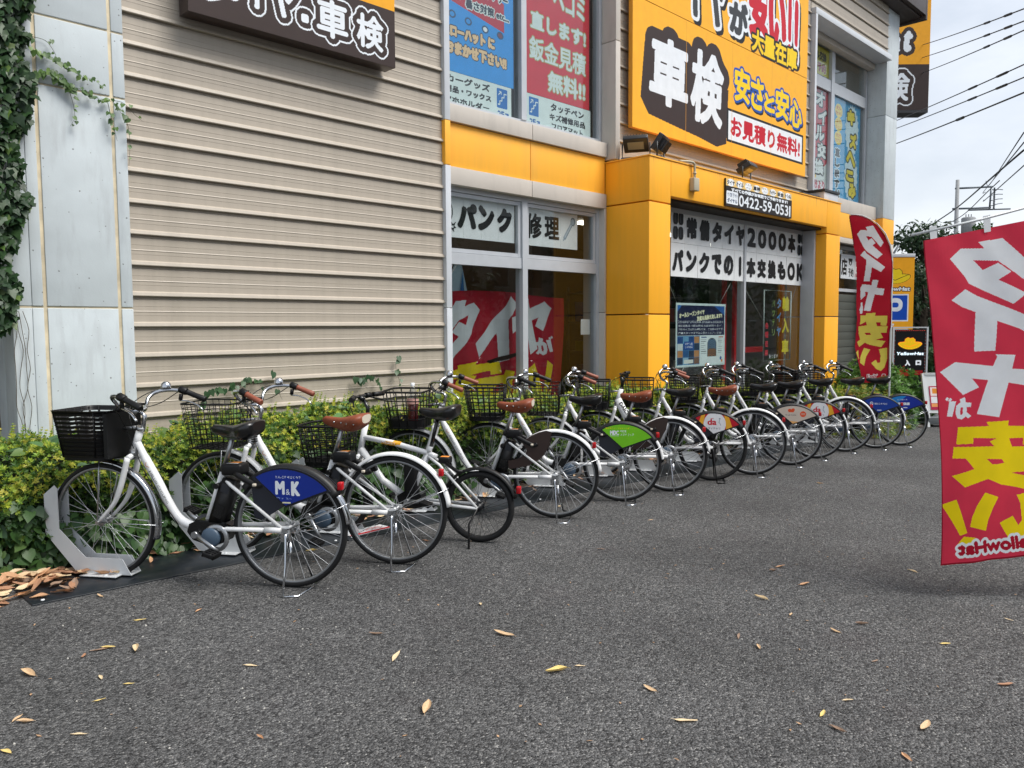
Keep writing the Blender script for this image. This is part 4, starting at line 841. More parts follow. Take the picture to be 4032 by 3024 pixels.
m = MB(); m.box(.02, .52, .02, .30, .04, .16, ch=.01); m.build('base_weight', mat('grey_plastic', '#6c7072', rough=.5), af)
a = Art(.36, .38, .006, '#b02048'); a.rect(.02, .22, .34, .36, '#e6d9d6'); a.rect(.05, .26, .16, .34, '#e08a2a'); a.ell(.26, .31, .04, .035, '#333333'); a.rect(.02, .11, .34, .21, '#e3e5e8'); a.ell(.18, .16, .045, .04, '#444444'); a.rect(.02, .05, .34, .10, '#e89a5a')
a.build('lettering', af, lambda U, V: (U+.09, .086+V*.266, V+.27))
# slim blue and yellow cloth beside it
m = MB(); gx = [(i*.05, j*.2) for j in range(6) for i in range(4)]
bf = empty('blue_yellow_flag', 'dark blue and yellow cloth hanging just left of the big red flag', 'flag', (12.6, 3.45, zg(12.6)), -math.pi/4)
m.add([(u, .02*math.sin(v*5+u*20), .25+v) for u, v in gx], [(j*4+i, j*4+i+1, j*4+i+5, j*4+i+4) for j in range(5) for i in range(3)], True); m.build('cloth', ink('#1b1f5c', True), bf)
m = MB(); m.add([(.0, -.03, .62), (.05, -.03, .62), (.16, -.03, .25), (.12, -.03, .25), (.04, -.03, .45)], [(0, 1, 2, 3, 4)]); m.build('yellow_print', ink('#e0c21a', True), bf)
m = MB(); m.tube([(.16, 0, 0), (.16, 0, 1.3)], .01, 8); m.build('pole', PW, bf)
# tower sign
tw = empty('tower_sign', 'tall yellow and brown roadside tower sign rising behind the far end of the building', 'sign', (24.35, 10.62, zg(30)), -math.pi/4)
zb = -zg(30)
b = MB(); b.box(0, 3.02, .02, .62, 7.98+zb, 15.5+zb, ch=.02); b.build('sign_body', mat('sign_tower_edge', '#e6dcc8', rough=.5), tw); b = MB(); b.box(.02, 3.0, .0, .60, 7.90+zb, 7.975+zb); b.box(1.2, 2.0, .05, .5, 7.6+zb, 7.895+zb); b.build('soffit', FLB, tw)
b = MB(); b.tube([(1.1, .3, 0), (1.1, .3, 7.95+zb)], .28, 16); b.build('post', ALUL, tw)
a = Art(3.0, 4.6, .02, '#f5a91c'); a.rect(0, 0, 3.0, 1.35, BR_)
a.text('車', .7, .30, 1.45, 1.1, W_, bold=.03, slant=.06, outline=[(.17, W_), (.13, BR_)]); a.text('検', 1.62, .26, 2.40, 1.12, W_, bold=.03, slant=.06, outline=[(.17, W_), (.13, BR_)]); a.text('YellowHa', .1, 1.72, 2.10, 2.35, W_, bold=.06, slant=.15, outline=[(.12, BR_)]); a.text('t', 2.12, 1.72, 2.42, 2.38, W_, bold=.06, slant=.15, outline=[(.12, BR_)])
a.build('lettering', tw, lambda U, V: (U, np.full_like(U, -.0), V+7.98+zb))
# ================================================================== BICYCLES
WHP = mat('white_bike_paint', '#dfe0e0', rough=.32, coat=.4, var=.03, vscale=10, dirt=(.50, .48, .44), dscale=9, damt=.35)
CHR = mat('chrome', '#c3c5c8', rough=.16, metal=1.0); SIL = mat('silver_alloy', '#a6a8aa', rough=.32, metal=.9)
RUB = mat('tyre_rubber', '#0d0d0e', rough=.75, var=.15, vscale=30, bump=.3, bscale=150); BPL = mat('black_plastic', '#0c0c0d', rough=.45, spec=.35, var=.1, vscale=12)
BLK = mat('black_gloss', '#0a0b0c', rough=.22, coat=.3); SADK = mat('saddle_black', '#0f0f10', rough=.30, coat=.25, bump=.1, bscale=200)
TAN = mat('tan_leather', '#7e3d22', rough=.5, var=.12, vscale=14, bump=.15, bscale=150); CRE = mat('cream_edge', '#c9bfae', rough=.6)
GRB = mat('brown_grip', '#8a4a34', rough=.5, var=.08, bump=.2, bscale=200); BRG = mat('brown_skirt_guard', '#33241f', rough=.45, var=.05)
REDL = mat('red_lens', '#b3121c', rough=.15); LABW = mat('label_white', '#d5d8da', rough=.5); ORL = mat('orange_sticker', '#e08a2c', rough=.5); BLG = mat('blue_grey_cover', '#46586a', rough=.4)
RIMM = mat('rim_alloy', '#8d8f91', rough=.33, metal=.6); SPK = mat('spoke_steel', '#c9cbcd', rough=.3, metal=.4); RIMK = mat('rim_black', '#1c1d20', rough=.4)
R0 = .335
def wheel_parts(R, w, black):
    def rim():
        m = MB(); m.lathe([(R-.038, -.012), (R-.034, -.014), (R-.020, -.013), (R-.020, .013), (R-.034, .014), (R-.038, .012), (R-.036, 0), (R-.038, -.012)], 'y', n=56)
        m.lathe([(.0, -.05), (.012, -.05), (.012, -.032), (.028, -.03), (.028, -.026), (.013, -.022), (.013, .022), (.028, .026), (.028, .03), (.012, .032), (.012, .05), (0, .05)], 'y', n=14); return m.mesh('rim', RIMK if black else RIMM)
    def tyre():
        m = MB(); p = []
        for k in range(11):
            a = -.35*math.pi-math.pi*.5+(1.7*math.pi)*k/10-.0
            a = math.radians(-145+290*k/10); p.append((R-w+w*math.cos(a), w*math.sin(a)))
        m.lathe(p, 'y', n=64); return m.mesh('tyre', RUB)
    def spokes():
        m = MB()
        for k in range(32):
            a = 2*math.pi*k/32; s = 1 if k % 2 else -1; b = a+(1.15 if (k//2) % 2 else -1.15)
            m.tube([(.026*math.cos(b), .028*s, .026*math.sin(b)), ((R-.036)*math.cos(a), .004*s, (R-.036)*math.sin(a))], .00125, 4, caps=False)
        return m.mesh('spokes', RIMK if black else SPK)
    return [cached(('wh', i, R, w, black), f) for i, f in enumerate((rim, tyre, spokes))]
def add_wheel(bk, name, x, R, w=.017, black=False, ang=0):
    a, b, c = wheel_parts(R, w, black)
    o = link(name, a, bk, loc=(x, 0, R), rot=(0, ang, 0)); link('tyre', b, o); link('spokes', c, o); return o
def arc(R, a0, a1, n, x=0, z=0): return [(x+R*math.cos(math.radians(a0+(a1-a0)*i/n)), z+R*math.sin(math.radians(a0+(a1-a0)*i/n))) for i in range(n+1)]
def fender_mesh(R, a0, a1, wd, m_, deep=.012, n=22):
    m = MB(); pr = [(-wd, -deep), (-wd*.8, 0), (-wd*.35, .006), (wd*.35, .006), (wd*.8, 0), (wd, -deep)]; vs = []
    for i in range(n+1):
        a = math.radians(a0+(a1-a0)*i/n)
        for y, d in pr: vs.append(((R+d)*math.cos(a), y, (R+d)*math.sin(a)))
        for y, d in reversed(pr): vs.append(((R+d-.002)*math.cos(a), y*.97, (R+d-.002)*math.sin(a)))
    k = 12; m.add(vs, [(i*k+j, i*k+(j+1) % k, (i+1)*k+(j+1) % k, (i+1)*k+j) for i in range(n) for j in range(k)]+[tuple(range(k)), tuple(n*k+j for j in reversed(range(k)))], True)
    return m.mesh('fender', m_)
def rrect(x0, x1, hw, r, n=5):
    P = []
    for cx_, cy_, a0 in ((x1-r, hw-r, 0), (x0+r, hw-r, 90), (x0+r, -hw+r, 180), (x1-r, -hw+r, 270)):
        for k in range(n+1): a = math.radians(a0+90*k/n); P.append((cx_+r*math.cos(a), cy_+r*math.sin(a)))
    return P
def basket_mesh(kind):
    m = MB(); z0, z1 = (.705, .985)
    def ring(t, o=0):
        x0, x1 = 1.02+(1.005-1.02)*t, 1.30+(1.345-1.30)*t; hw = .148+(.170-.148)*t
        return rrect(x0-o, x1+o, hw+o, .055)
    Z = lambda t: z0+(z1-z0)*t
    def strip(t0, t1, o0=0, o1=0):
        a, b = ring(t0, o0), ring(t1, o1); n = len(a)
        m.add([(x, y, Z(t0)) for x, y in a]+[(x, y, Z(t1)) for x, y in b], [(i, (i+1) % n, n+(i+1) % n, n+i) for i in range(n)], True)
        a2, b2 = ring(t0, o0-.004), ring(t1, o1-.004)
        m.add([(x, y, Z(t0)) for x, y in a2]+[(x, y, Z(t1)) for x, y in b2], [(i, (i+1) % n, n+(i+1) % n, n+i) for i in range(n)], True)
    if kind == 'plastic':
        n = 11
        for k in range(n):
            t0 = .06+k*.084; strip(t0, t0+(.047 if k > 3 else .08), 0, .003); strip(t0+.047, t0+.055, .003, .007)
        strip(0, .10); strip(.955, 1.0, .003, .008)
        a = ring(.06); b = ring(.98)
        for i in range(0, len(a), 3): m.tube([(a[i][0], a[i][1], Z(.06)), (b[i][0], b[i][1], Z(.98))], .007, 4, flat=(.6, 1.4))
        for y in (-.09, -.03, .03, .09): m.tube([(1.30, y, Z(0)), (1.343, y, Z(.98))], .007, 4, flat=(.5, 1.4))
        m.box(.998, 1.02, -.15, .15, .72, .97); a = ring(.01); m.add([(x, y, Z(0.01)) for x, y in a], [tuple(range(len(a)))])
        return m.mesh('basket', BPL)
    wr = .0026 if kind == 'wire' else .0042; rows = 9 if kind == 'wire' else (4 if kind == 'deep' else 9)
    for k in range(rows+1):
        t = k/rows; m.tube([(x, y, Z(t)) for x, y in ring(t)], wr*(2.0 if k == rows else 1), 4, closed=True)
    a, b = ring(0), ring(1); npt = len(a)
    def at(P, s):
        d = [0]
        for i in range(npt): d.append(d[-1]+math.dist(P[i], P[(i+1) % npt]))
        s *= d[-1]
        for i in range(npt):
            if s <= d[i+1]: q = (s-d[i])/max(1e-9, d[i+1]-d[i]); p0, p1 = P[i], P[(i+1) % npt]; return (p0[0]+(p1[0]-p0[0])*q, p0[1]+(p1[1]-p0[1])*q)
        return P[0]
    nv = 30 if kind == 'wire' else (16 if kind == 'deep' else 24)
    for k in range(nv): p, q = at(a, k/nv), at(b, k/nv); m.tube([(p[0], p[1], Z(0)), (q[0], q[1], Z(1))], wr, 4)
    for k in range(9): y = -.12+k*.03; m.tube([(1.02, y, Z(0)), (1.30, y, Z(0))], wr, 4)
    for k in range(6): x = 1.04+k*.05; m.tube([(x, -.14, Z(0)), (x, .14, Z(0))], wr, 4)
    if kind in ('deep', 'mesh'): strip(-.03, .22 if kind == 'deep' else .10, 0, .002); c = ring(-.02); m.add([(x, y, Z(-.02)) for x, y in c], [tuple(range(len(c)))])
    return m.mesh('basket', BPL)
def saddle_mesh(leather):
    m = MB(); secs = []
    S = [(-.130, .070, .040, .022), (-.120, .098, .062, .020), (-.085, .108, .076, .010), (-.045, .095, .076, .0), (0, .060, .066, -.008), (.04, .036, .056, -.010), (.09, .027, .050, -.004), (.135, .024, .040, .004), (.152, .014, .024, .0)]
    n = 14; vs = []
    for x, hw, h, dz in S:
        for k in range(n):
            a = 2*math.pi*k/n; c, s_ = math.cos(a), math.sin(a)
            y = hw*math.copysign(abs(c)**.75, c); z = (h*.42*abs(s_)**.8 if s_ > 0 else -(h*.9)*abs(s_)**.7)+dz
            vs.append((x, y, z))
    ns = len(S)
    m.add(vs, [(i*n+k, i*n+(k+1) % n, (i+1)*n+(k+1) % n, (i+1)*n+k) for i in range(ns-1) for k in range(n)], True)
    m.add([vs[k] for k in range(n)], [tuple(reversed(range(n)))], mi=1 if leather else 0); m.add([vs[(ns-1)*n+k] for k in range(n)], [tuple(range(n))])
    return m.mesh('saddle', [TAN, CRE] if leather else [SADK, BPL])
def frame_mesh():
    m = MB()
    m.tube(bez([(.925, 0, .80), (.872, 0, .70), (.80, 0, .575), (.735, 0, .45), (.675, 0, .365), (.60, 0, .325), (.50, 0, .315)], 5), [.021]*5+[.0245]*26, 12)
    m.tube([(.895, 0, .875), (.945, 0, .735)], .021, 12); m.tube([(.892, 0, .882), (.901, 0, .862)], .025, 12, mi=1); m.tube([(.941, 0, .745), (.949, 0, .725)], .025, 12, mi=1)
    m.tube([(.515, 0, .30), (.388, 0, .655)], .0175, 12); m.tube([(.395, 0, .64), (.385, 0, .668)], .021, 10, mi=2)
    for s in (-1, 1):
        m.tube([(.395, .012*s, .615), (.33, .045*s, .575), (.02, .062*s, .345)], [.010, .010, .009], 8)
        m.tube([(.47, .03*s, .315), (.38, .05*s, .325), (.12, .064*s, .333)], .013, 8); m.tube([(.12, .064*s, .333), (.02, .062*s, .335)], .017, 8); m.box(-.025, .04, .058*s-.004, .058*s+.004, .315, .358)
        m.box(-.012, .012, .07*s-.010, .07*s+.010, .323, .347, mi=1)
    return m.mesh('frame', [WHP, SIL, BPL])
def fork_mesh():
    m = MB(); m.tube([(.949, -.052, .705), (.951, 0, .722), (.949, .052, .705)], .017, 10)
    for s in (-1, 1): m.tube(bez([(.949, .052*s, .71), (.975, .053*s, .62), (1.005, .053*s, .53), (1.05, .052*s, .44), (1.15, .055*s, .335)], 4), [.0165]*9+[.0155, .0145, .0135, .0125, .0115, .0105, .010, .0095], 10)
    for s in (-1, 1): m.tube([(1.15, .06*s, .335), (1.15, .068*s, .335)], .012, 8, mi=1)
    return m.mesh('fork', [WHP, SIL])
def bar_path(s): return bez([(.90, .0, 1.02), (.905, .05*s, 1.02), (.93, .095*s, 1.04), (.945, .14*s, 1.085), (.915, .19*s, 1.115), (.845, .235*s, 1.12), (.77, .262*s, 1.105)], 4)
def handle_mesh():
    m = MB(); m.tube([(.885, 0, .90), (.865, 0, .99), (.90, 0, 1.02)], .0125, 10)
    for s in (-1, 1): m.tube(bar_path(s), .0112, 10)
    return m.mesh('handlebar', CHR)
def grip_mesh(s, br, flat=False):
    m = MB()
    a, b = (Vector((.775, .258*s, 1.107)), Vector((.662, .275*s, 1.062))) if not flat else (Vector((.86, .15*s, 1.055)), Vector((.82, .28*s, 1.06)))
    m.tube([a, a.lerp(b, .06), a.lerp(b, .5), a.lerp(b, .94), b], [.019, .0165, .0165, .0185, .015], 10, mi=0)
    m.tube([a-(b-a)*.42, a-(b-a)*.36, a-(b-a)*.05, a], [.016, .0225, .0225, .018], 10, mi=1)
    return m.mesh('grip', [GRB if br else BPL, BPL])
def lever_mesh(s, flat=False):
    m = MB(); o = Vector((0, 0, 0)) if not flat else Vector((.06, -.08*s, -.05))
    m.tube([Vector((.805, .245*s, 1.095))+o, Vector((.81, .242*s, 1.06))+o], .012, 8, mi=1)
    m.tube(bez([Vector((.815, .242*s, 1.058))+o, Vector((.77, .26*s, 1.052))+o, Vector((.72, .275*s, 1.03))+o, Vector((.685, .285*s, .995))+o], 3), .0068, 6, flat=(.7, 1.3))
    return m.mesh('brake_lever', [CHR, BPL])
def bell_mesh():
    m = MB(); m.lathe([(0, .038), (.016, .035), (.027, .022), (.030, .004), (.030, 0), (.0, 0)], 'z', c=(.885, -.215, 1.135), n=14); m.lathe([(.0, -.004), (.020, -.004), (.020, 0)], 'z', c=(.885, -.215, 1.135), n=12); return m.mesh('bell', CHR)
def display_mesh():
    m = MB(); m.rbox(.835, .895, .03, .12, 1.055, 1.070, .004); m.box(.845, .885, .045, .105, 1.0705, 1.0715, mi=1); m.tube([(.87, .05, 1.05), (.90, .05, 1.03)], .006, 6); return m.mesh('display_unit', [BLK, ink('#30383a')])
def cable_mesh():
    m = MB()
    for s in (-1, 1):
        m.tube(bez([(.80, .245*s, 1.07), (.90, .20*s, 1.00), (.97, .08*s, .96), (.96, .03*s, .86), (.93, .02*s, .76)], 5), .0028, 5); m.tube(bez([(.81, .24*s, 1.08), (.93, .17*s, 1.07), (.985, .05*s, 1.0), (.94, -.02*s, .9), (.90, .028*s, .72), (.80, .030*s, .53), (.66, .03*s, .33)], 5), .0028, 5)
    return m.mesh('cable', BPL)
def battery_mesh():
    m = MB(); d = Vector((-.127, 0, .355)).normalized(); n = Vector((-d.z, 0, d.x)).normalized()
    bm = bmesh.new(); bmesh.ops.create_cube(bm, size=1)
    bmesh.ops.bevel(bm, geom=bm.edges[:], offset=.08, segments=2, affect='EDGES')
    c = Vector((.452, 0, .475))+n*.062
    for v in bm.verts: q = v.co.copy(); v.co = c+d*(q.z*.31)+n*(q.x*.085)+Vector((0, q.y*.095, 0))
    m.frombm(bm, True)
    for t, l_, mi in ((.105, .05, 1), (-.03, .08, 2)):
        p = c+d*t; y = .0485
        m.add([p+d*l_/2+n*.025+Vector((0, y, 0)), p+d*l_/2-n*.025+Vector((0, y, 0)), p-d*l_/2-n*.025+Vector((0, y, 0)), p-d*l_/2+n*.025+Vector((0, y, 0))], [(0, 1, 2, 3)], mi=mi)
    k = c+d*.10-n*.05; m.tube([k+Vector((0, .02, 0)), k+Vector((0, .06, 0))], .016, 10)
    return m.mesh('battery', [BPL, ink('#2c2e33'), BLK])
def motor_mesh():
    m = MB(); P = [(.60, .30), (.585, .345), (.53, .37), (.44, .365), (.36, .36), (.345, .335), (.35, .295), (.37, .25), (.43, .225), (.50, .235), (.565, .255)]
    m.prism(P, -.045, .045, mi=0); m.prism([(x*.93+.034, z*.93+.021) for x, z in P], .045, .056, mi=0)
    m.lathe([(0, .078), (.045, .077), (.055, .070), (.056, .045)], 'y', c=(.445, 0, .277), n=22, mi=1); m.lathe([(.056, .045), (.075, .05), (.078, .06), (.07, .066), (.055, .066)], 'y', c=(.415, 0, .275), n=22, mi=2)
    m.tube([(.535, -.075, .292), (.535, .075, .292)], .014, 12, mi=2)
    m.lathe([(.0, -.05), (.085, -.05), (.09, -.054), (.085, -.058), (0, -.058)], 'y', c=(.535, 0, .292), n=26, mi=0)
    return m.mesh('motor_unit', [BLK, BLG, SIL])
def crank_mesh():
    m = MB(); m.tube([(0, 0, 0), (-.08, .006, -.075), (-.118, .01, -.112)], [.017, .012, .013], 10, flat=(1, .8)); m.tube([(0, -.01, 0), (0, .014, 0)], .019, 12); return m.mesh('crank', SIL)
def pedal_mesh():
    m = MB(); m.tube([(0, 0, 0), (0, .09, 0)], .008, 8)
    for x in (-.034, .028): m.rbox(x, x+.010, .012, .095, -.014, .014, .003)
    for y in (.012, .036, .060, .085): m.rbox(-.034, .038, y, y+.010, -.012, .012, .003)
    m.box(-.03, .034, .02, .09, -.004, .004)
    return m.mesh('pedal', BPL)
def stand_mesh(black):
    m = MB()
    for s in (-1, 1): m.tube([(.0, .066*s, .33), (-.005, .07*s, .29), (-.02, .115*s, .15), (-.035, .185*s, .008)], [.008, .011, .0065, .0065], 8)
    m.tube([(-.035, .185, .008), (-.11, .16, .006), (-.12, .0, .006), (-.11, -.16, .006), (-.035, -.185, .008)], .0066, 8); m.tube([(-.02, .05, .285), (-.035, .07, .22), (-.01, .078, .17)], .009, 6)
    m.box(-.03, .03, .052, .062, .27, .345)
    return m.mesh('kickstand', BPL if black else CHR)
def lock_mesh():
    m = MB(); m.rbox(.26, .38, -.052, .052, .625, .690, .014); m.tube(bez([(.30, .045, .64), (.22, .056, .60), (.16, .055, .575), (.13, .05, .585)], 4), .015, 8, flat=(1.2, .8)); m.tube(bez([(.30, -.045, .64), (.22, -.056, .60), (.16, -.055, .575), (.13, -.05, .585)], 4), .015, 8, flat=(1.2, .8))
    m.add([(.29, -.03, .6912), (.345, -.03, .6912), (.345, .015, .6912), (.29, .015, .6912)], [(0, 1, 2, 3)], mi=1); m.add([(.285, .02, .6916), (.355, .02, .6916), (.355, .034, .6916), (.285, .034, .6916)], [(0, 1, 2, 3)], mi=2); m.rbox(.16, .18, .060, .080, .575, .59, .004, mi=3)
    return m.mesh('ring_lock', [BPL, ORL, LABW, CRE])
def panel_art(kind):
    w_, h_ = .46, .24; s = .0025
    pts = [(.20-.335*math.cos(math.radians(a)), .335*math.sin(math.radians(a))-.12) for a in np.linspace(137, 60, 20)]+[(.205, .018)]
    base = {'mk': '#0e2c8c', 'mdc': '#77c81e', 'da': '#c3192c', 'maas': '#d7c8b8', 'kk': '#123c98', 'ss': '#14309a'}[kind]
    a = Art(w_, h_, s, None); msk = a.pmask(pts); a.put(dilate(msk, 3), '#17181b'); a.put(msk, base)
    if kind == 'mk':
        a.text('ともにまちづくりを', .15, .165, .30, .183, W_, bold=.0014); a.text('M', .145, .075, .205, .155, W_, bold=.0065); a.text('&', .207, .075, .235, .11, W_, bold=.002); a.text('K', .238, .070, .292, .153, W_, bold=.0065)
        a.text('全国ホームページはこちら', .155, .052, .24, .062, '#9fb4e0'); a.rect(.188, .030, .235, .038, '#e6e0b8')
    elif kind == 'mdc':
        a.text('MDC', .10, .125, .175, .165, W_, bold=.003); a.rect(.10, .117, .175, .121, W_); a.text('株式会社', .185, .15, .235, .168, W_); a.text('メタボリック', .185, .117, .30, .142, W_, bold=.0015); a.text('健康食品のことならメタボリックへ', .06, .178, .33, .190, '#e8d820')
    elif kind == 'da':
        a.put(msk & a.pmask([(.04, .05), (.10, .24), (.13, .24), (.09, .02)]), '#f0b030'); a.put(msk & a.pmask([(.39, .06), (.33, .24), (.30, .24), (.33, .02)]), '#f0b030')
        X, Y = a.grid(); a.put(msk & (((X-.215)/.105)**2+((Y-.11)/.12)**2 < 1), '#eeeef0'); a.text('da', .145, .10, .235, .165, '#d01a30', bold=.004); a.line([(.178, .168), (.205, .168)], .004, '#d01a30'); a.text('ダイチャリ', .15, .055, .27, .085, '#2b3550', bold=.002); a.ell(.262, .165, .008, .008, '#9aa4ae'); a.line([(.262, .155), (.255, .125), (.262, .125), (.274, .098)], .006, '#9aa4ae')
    elif kind == 'maas':
        a.ell(.17, .165, .02, .018, '#e8562a'); a.ell(.205, .172, .018, .016, '#e8562a'); a.rect(.155, .145, .215, .168, '#e8562a', r=.01); a.ell(.31, .125, .032, .032, '#e8562a'); a.rect(.29, .118, .33, .122, '#d7c8b8'); a.rect(.29, .13, .33, .134, '#d7c8b8')
        a.text('MaaS Cycle', .12, .10, .24, .125, '#3a3a44', bold=.0015); a.put(msk & a.pmask([(.10, .06), (.3, .035), (.25, .0), (.15, .0)]), '#f0b46a')
    elif kind == 'kk':
        a.ell(.12, .135, .020, .024, W_); a.ell(.12, .135, .013, .016, base); a.line([(.108, .145), (.132, .125)], .005, W_); a.text('岡田商事 株式会社', .15, .12, .31, .145, W_, bold=.0014); a.rect(.19, .045, .24, .055, W_)
    else:
        a.put(msk & a.pmask([(0, .24), (0, .12), (.10, .10), (.22, .20), (.26, .24)]), '#1f86cf'); a.text('心が伝わる', .12, .155, .25, .175, W_, bold=.001); a.text('平栄製票', .13, .09, .28, .13, W_, bold=.0035); a.rect(.20, .055, .25, .065, W_)
    return a
def add_panel(bk, kind):
    pl = MB(); P = [(r*math.cos(math.radians(a)), .335+r*math.sin(math.radians(a))) for a, r in [(t, .345) for t in np.linspace(140, 57, 16)]]+[(-.008, .335+.125)]
    pl.prism(P, .054, .060); pl.prism(P, -.060, -.054); pl.prism([(.19, .50), (.20, .60), (.16, .63), (.0, .47), (.14, .385), (.185, .40)], .048, .0535)
    me = cached('panel_board', lambda: pl.mesh('wheel_panel', mat('panel_dark', '#1b1f2a', rough=.4)))
    o = link('wheel_panel', me, bk)
    a = panel_art(kind); a.build('lettering', o, lambda U, V: (.20-U, np.full_like(U, .0625), V+.335+.12))
def tube_text():
    a = Art(.30, .03, .0012, None); a.text('HELLO CYCLING', .06, .008, .27, .022, '#4a4d50', bold=.0006); a.line([(.005, .024), (.02, .008), (.04, .024)], .004, '#e0a080'); return a
NB = [0]
def bike(x, y, deg, label, bars='black', seat='black', basket='wire', fender='white', panel=None, guard=None, stand='chrome', kind='city', taillight=True, pitch=0.0, steer=-4.0, R=R0):
    bk = empty('bicycle', label, 'bicycle', (x, y, zg(x)), math.radians(deg), 'bicycles parked in the row of docks')
    rr = random.Random(int(x*100)); WB = 1.15
    if x > 2.3: bk.rotation_euler = (math.radians(rr.uniform(-1.8, .6)), 0, math.radians(deg+rr.uniform(-1.3, 1.3))); steer = rr.uniform(-9, 5)
    L_ = lambda name, key, fn: link(name, cached(key, fn), bk)
    L_('frame', 'frame', frame_mesh); L_('fork', 'fork', fork_mesh)
    add_wheel(bk, 'front_wheel', WB, R0, ang=rr.random()*6); add_wheel(bk, 'rear_wheel', 0, R0, w=.017 if stand == 'chrome' else .021, ang=rr.random()*6, black=(stand == 'black'))
    hb = L_('handlebar', 'hbar', handle_mesh); hb.matrix_local = Matrix.Translation((.89, 0, -.045)) @ Matrix.Rotation(math.radians(steer), 4, 'Z') @ Matrix.Translation((-.89, 0, 0))
    for s in (-1, 1):
        link('grip', cached(('grip', s, bars), lambda: grip_mesh(s, bars == 'brown')), hb); link('brake_lever', cached(('lever', s), lambda: lever_mesh(s)), hb)
    link('bell', cached('bell', bell_mesh), hb); link('display_unit', cached('disp', display_mesh), hb); L_('cable', 'cable', cable_mesh)
    L_('basket', ('basket', basket), lambda: basket_mesh(basket))
    def bs(k):
        m = MB()
        if k == 0: m.tube([(.92, .0, .88), (1.01, 0, .87)], .01, 6)
        elif k == 3: m.box(.93, 1.05, -.02, .02, .695, .703)
        else: s = 3-2*k; m.tube([(1.15, .06*s, .34), (1.10, .09*s, .705)], .0042, 6)
        return m.mesh('basket_stay', SIL)
    for k in range(4): L_('basket_stay', ('bstay', k), lambda: bs(k))
    def sp(): m = MB(); m.tube([(.39, 0, .655), (.325, 0, .845)], .0135, 10); m.rbox(.29, .35, -.02, .02, .84, .865, .006); return m.mesh('seat_post', SIL)
    L_('seat_post', 'spost', sp)
    sd_ = link('saddle', cached(('saddle', seat), lambda: saddle_mesh(seat == 'brown')), bk, loc=(.30, 0, .885), rot=(0, math.radians(rr.uniform(-3, 1)), 0))
    if seat == 'brown':
        def rv():
            m = MB()
            for s in (-1, 1):
                for xx, yy in ((-.085, .100), (-.035, .083), (.015, .050), (.07, .031)): m.lathe([(0, .004*s), (.006, .002*s), (.006, -.003*s)], 'y', c=(xx, yy*s, -.012), n=8)
            for yy in (-.05, .05): m.lathe([(0, -.004), (.006, -.002), (.006, .003)], 'x', c=(-.127, yy, .004), n=8)
            return m.mesh('rivets', CHR)
        link('rivets', cached('rivets', rv), sd_)
    else:
        def spr():
            m = MB()
            for s in (-1, 1):
                for k in range(4): m.tube([(-.07+.016*math.cos(t), .055*s+.016*math.sin(t), -.045-k*.012) for t in np.linspace(0, 5.5, 8)], .0035, 5)
            m.tube([(.05, .02, -.03), (0, .02, -.05), (-.07, .05, -.06)], .004, 5); m.tube([(.05, -.02, -.03), (0, -.02, -.05), (-.07, -.05, -.06)], .004, 5); return m.mesh('spring', BPL)
        link('spring', cached('spring', spr), sd_)
    FM = {'white': WHP, 'chrome': CHR, 'black': BPL}
    ff_ = link('front_fender', cached(('ff', fender), lambda: fender_mesh(.352, 90, 196, .026, CHR if fender == 'chrome' else WHP)), bk, loc=(WB, 0, R0))
    def st(): m = MB(); m.tube([(0, .06, 0), (-.355, .034, -.01)], .0028, 5); m.tube([(0, -.06, 0), (-.355, -.034, -.01)], .0028, 5); return m.mesh('fender_stay', CHR)
    link('fender_stay', cached('stay', st), ff_)
    if panel:
        rf = link('rear_fender', cached('rf_black', lambda: fender_mesh(.352, 40, 146, .036, mat('matt_black_fender', '#111213', rough=.5), deep=.030, n=26)), bk, loc=(0, 0, R0))
        link('fender_tip', cached(('rf_tip', fender), lambda: fender_mesh(.352, 146.5, 174, .026, CHR if fender == 'chrome' else WHP)), rf)
        add_panel(bk, panel)
    else:
        rf = link('rear_fender', cached(('rf', fender), lambda: fender_mesh(.355, 22, 174, .027, FM[fender], n=30)), bk, loc=(0, 0, R0))
    def rst():
        m = MB(); a = math.radians(157)
        for s in (-1, 1): m.tube([(0, .07*s, .0), (.362*math.cos(a), .03*s, .362*math.sin(a))], .003, 5)
        m.tube([(.362*math.cos(a), -.034, .362*math.sin(a)), (.370*math.cos(a), 0, .370*math.sin(a)), (.362*math.cos(a), .034, .362*math.sin(a))], .003, 5); return m.mesh('fender_stay', CHR)
    link('fender_stay', cached('rstay', rst), rf)
    if taillight:
        def tl_(): m = MB(); a = math.radians(141); m.rbox(.385*math.cos(a)-.014, .385*math.cos(a)+.014, -.018, .018, .385*math.sin(a)-.022, .385*math.sin(a)+.022, .006); return m.mesh('tail_light', REDL)
        link('tail_light', cached('tl', tl_), rf)
    bt = L_('battery', 'batt', battery_mesh); L_('motor_unit', 'motor', motor_mesh); L_('ring_lock', 'lock', lock_mesh)
    ca = rr.uniform(-.3, .3) if x > 2.3 else .2
    for s in (1, -1):
        ck = link('crank', cached('crank', crank_mesh), bk, loc=(.535, .07*s, .292), rot=(0, ca+(math.pi if s < 0 else 0), 0))
        if s < 0: ck.scale = (1, -1, 1)
        pd = link('pedal', cached('pedal', pedal_mesh), ck, loc=(-.118, .012, -.112), rot=(0, -ca-.3+(math.pi if s < 0 else 0), 0))
    L_('kickstand', ('stand', stand), lambda: stand_mesh(stand == 'black'))
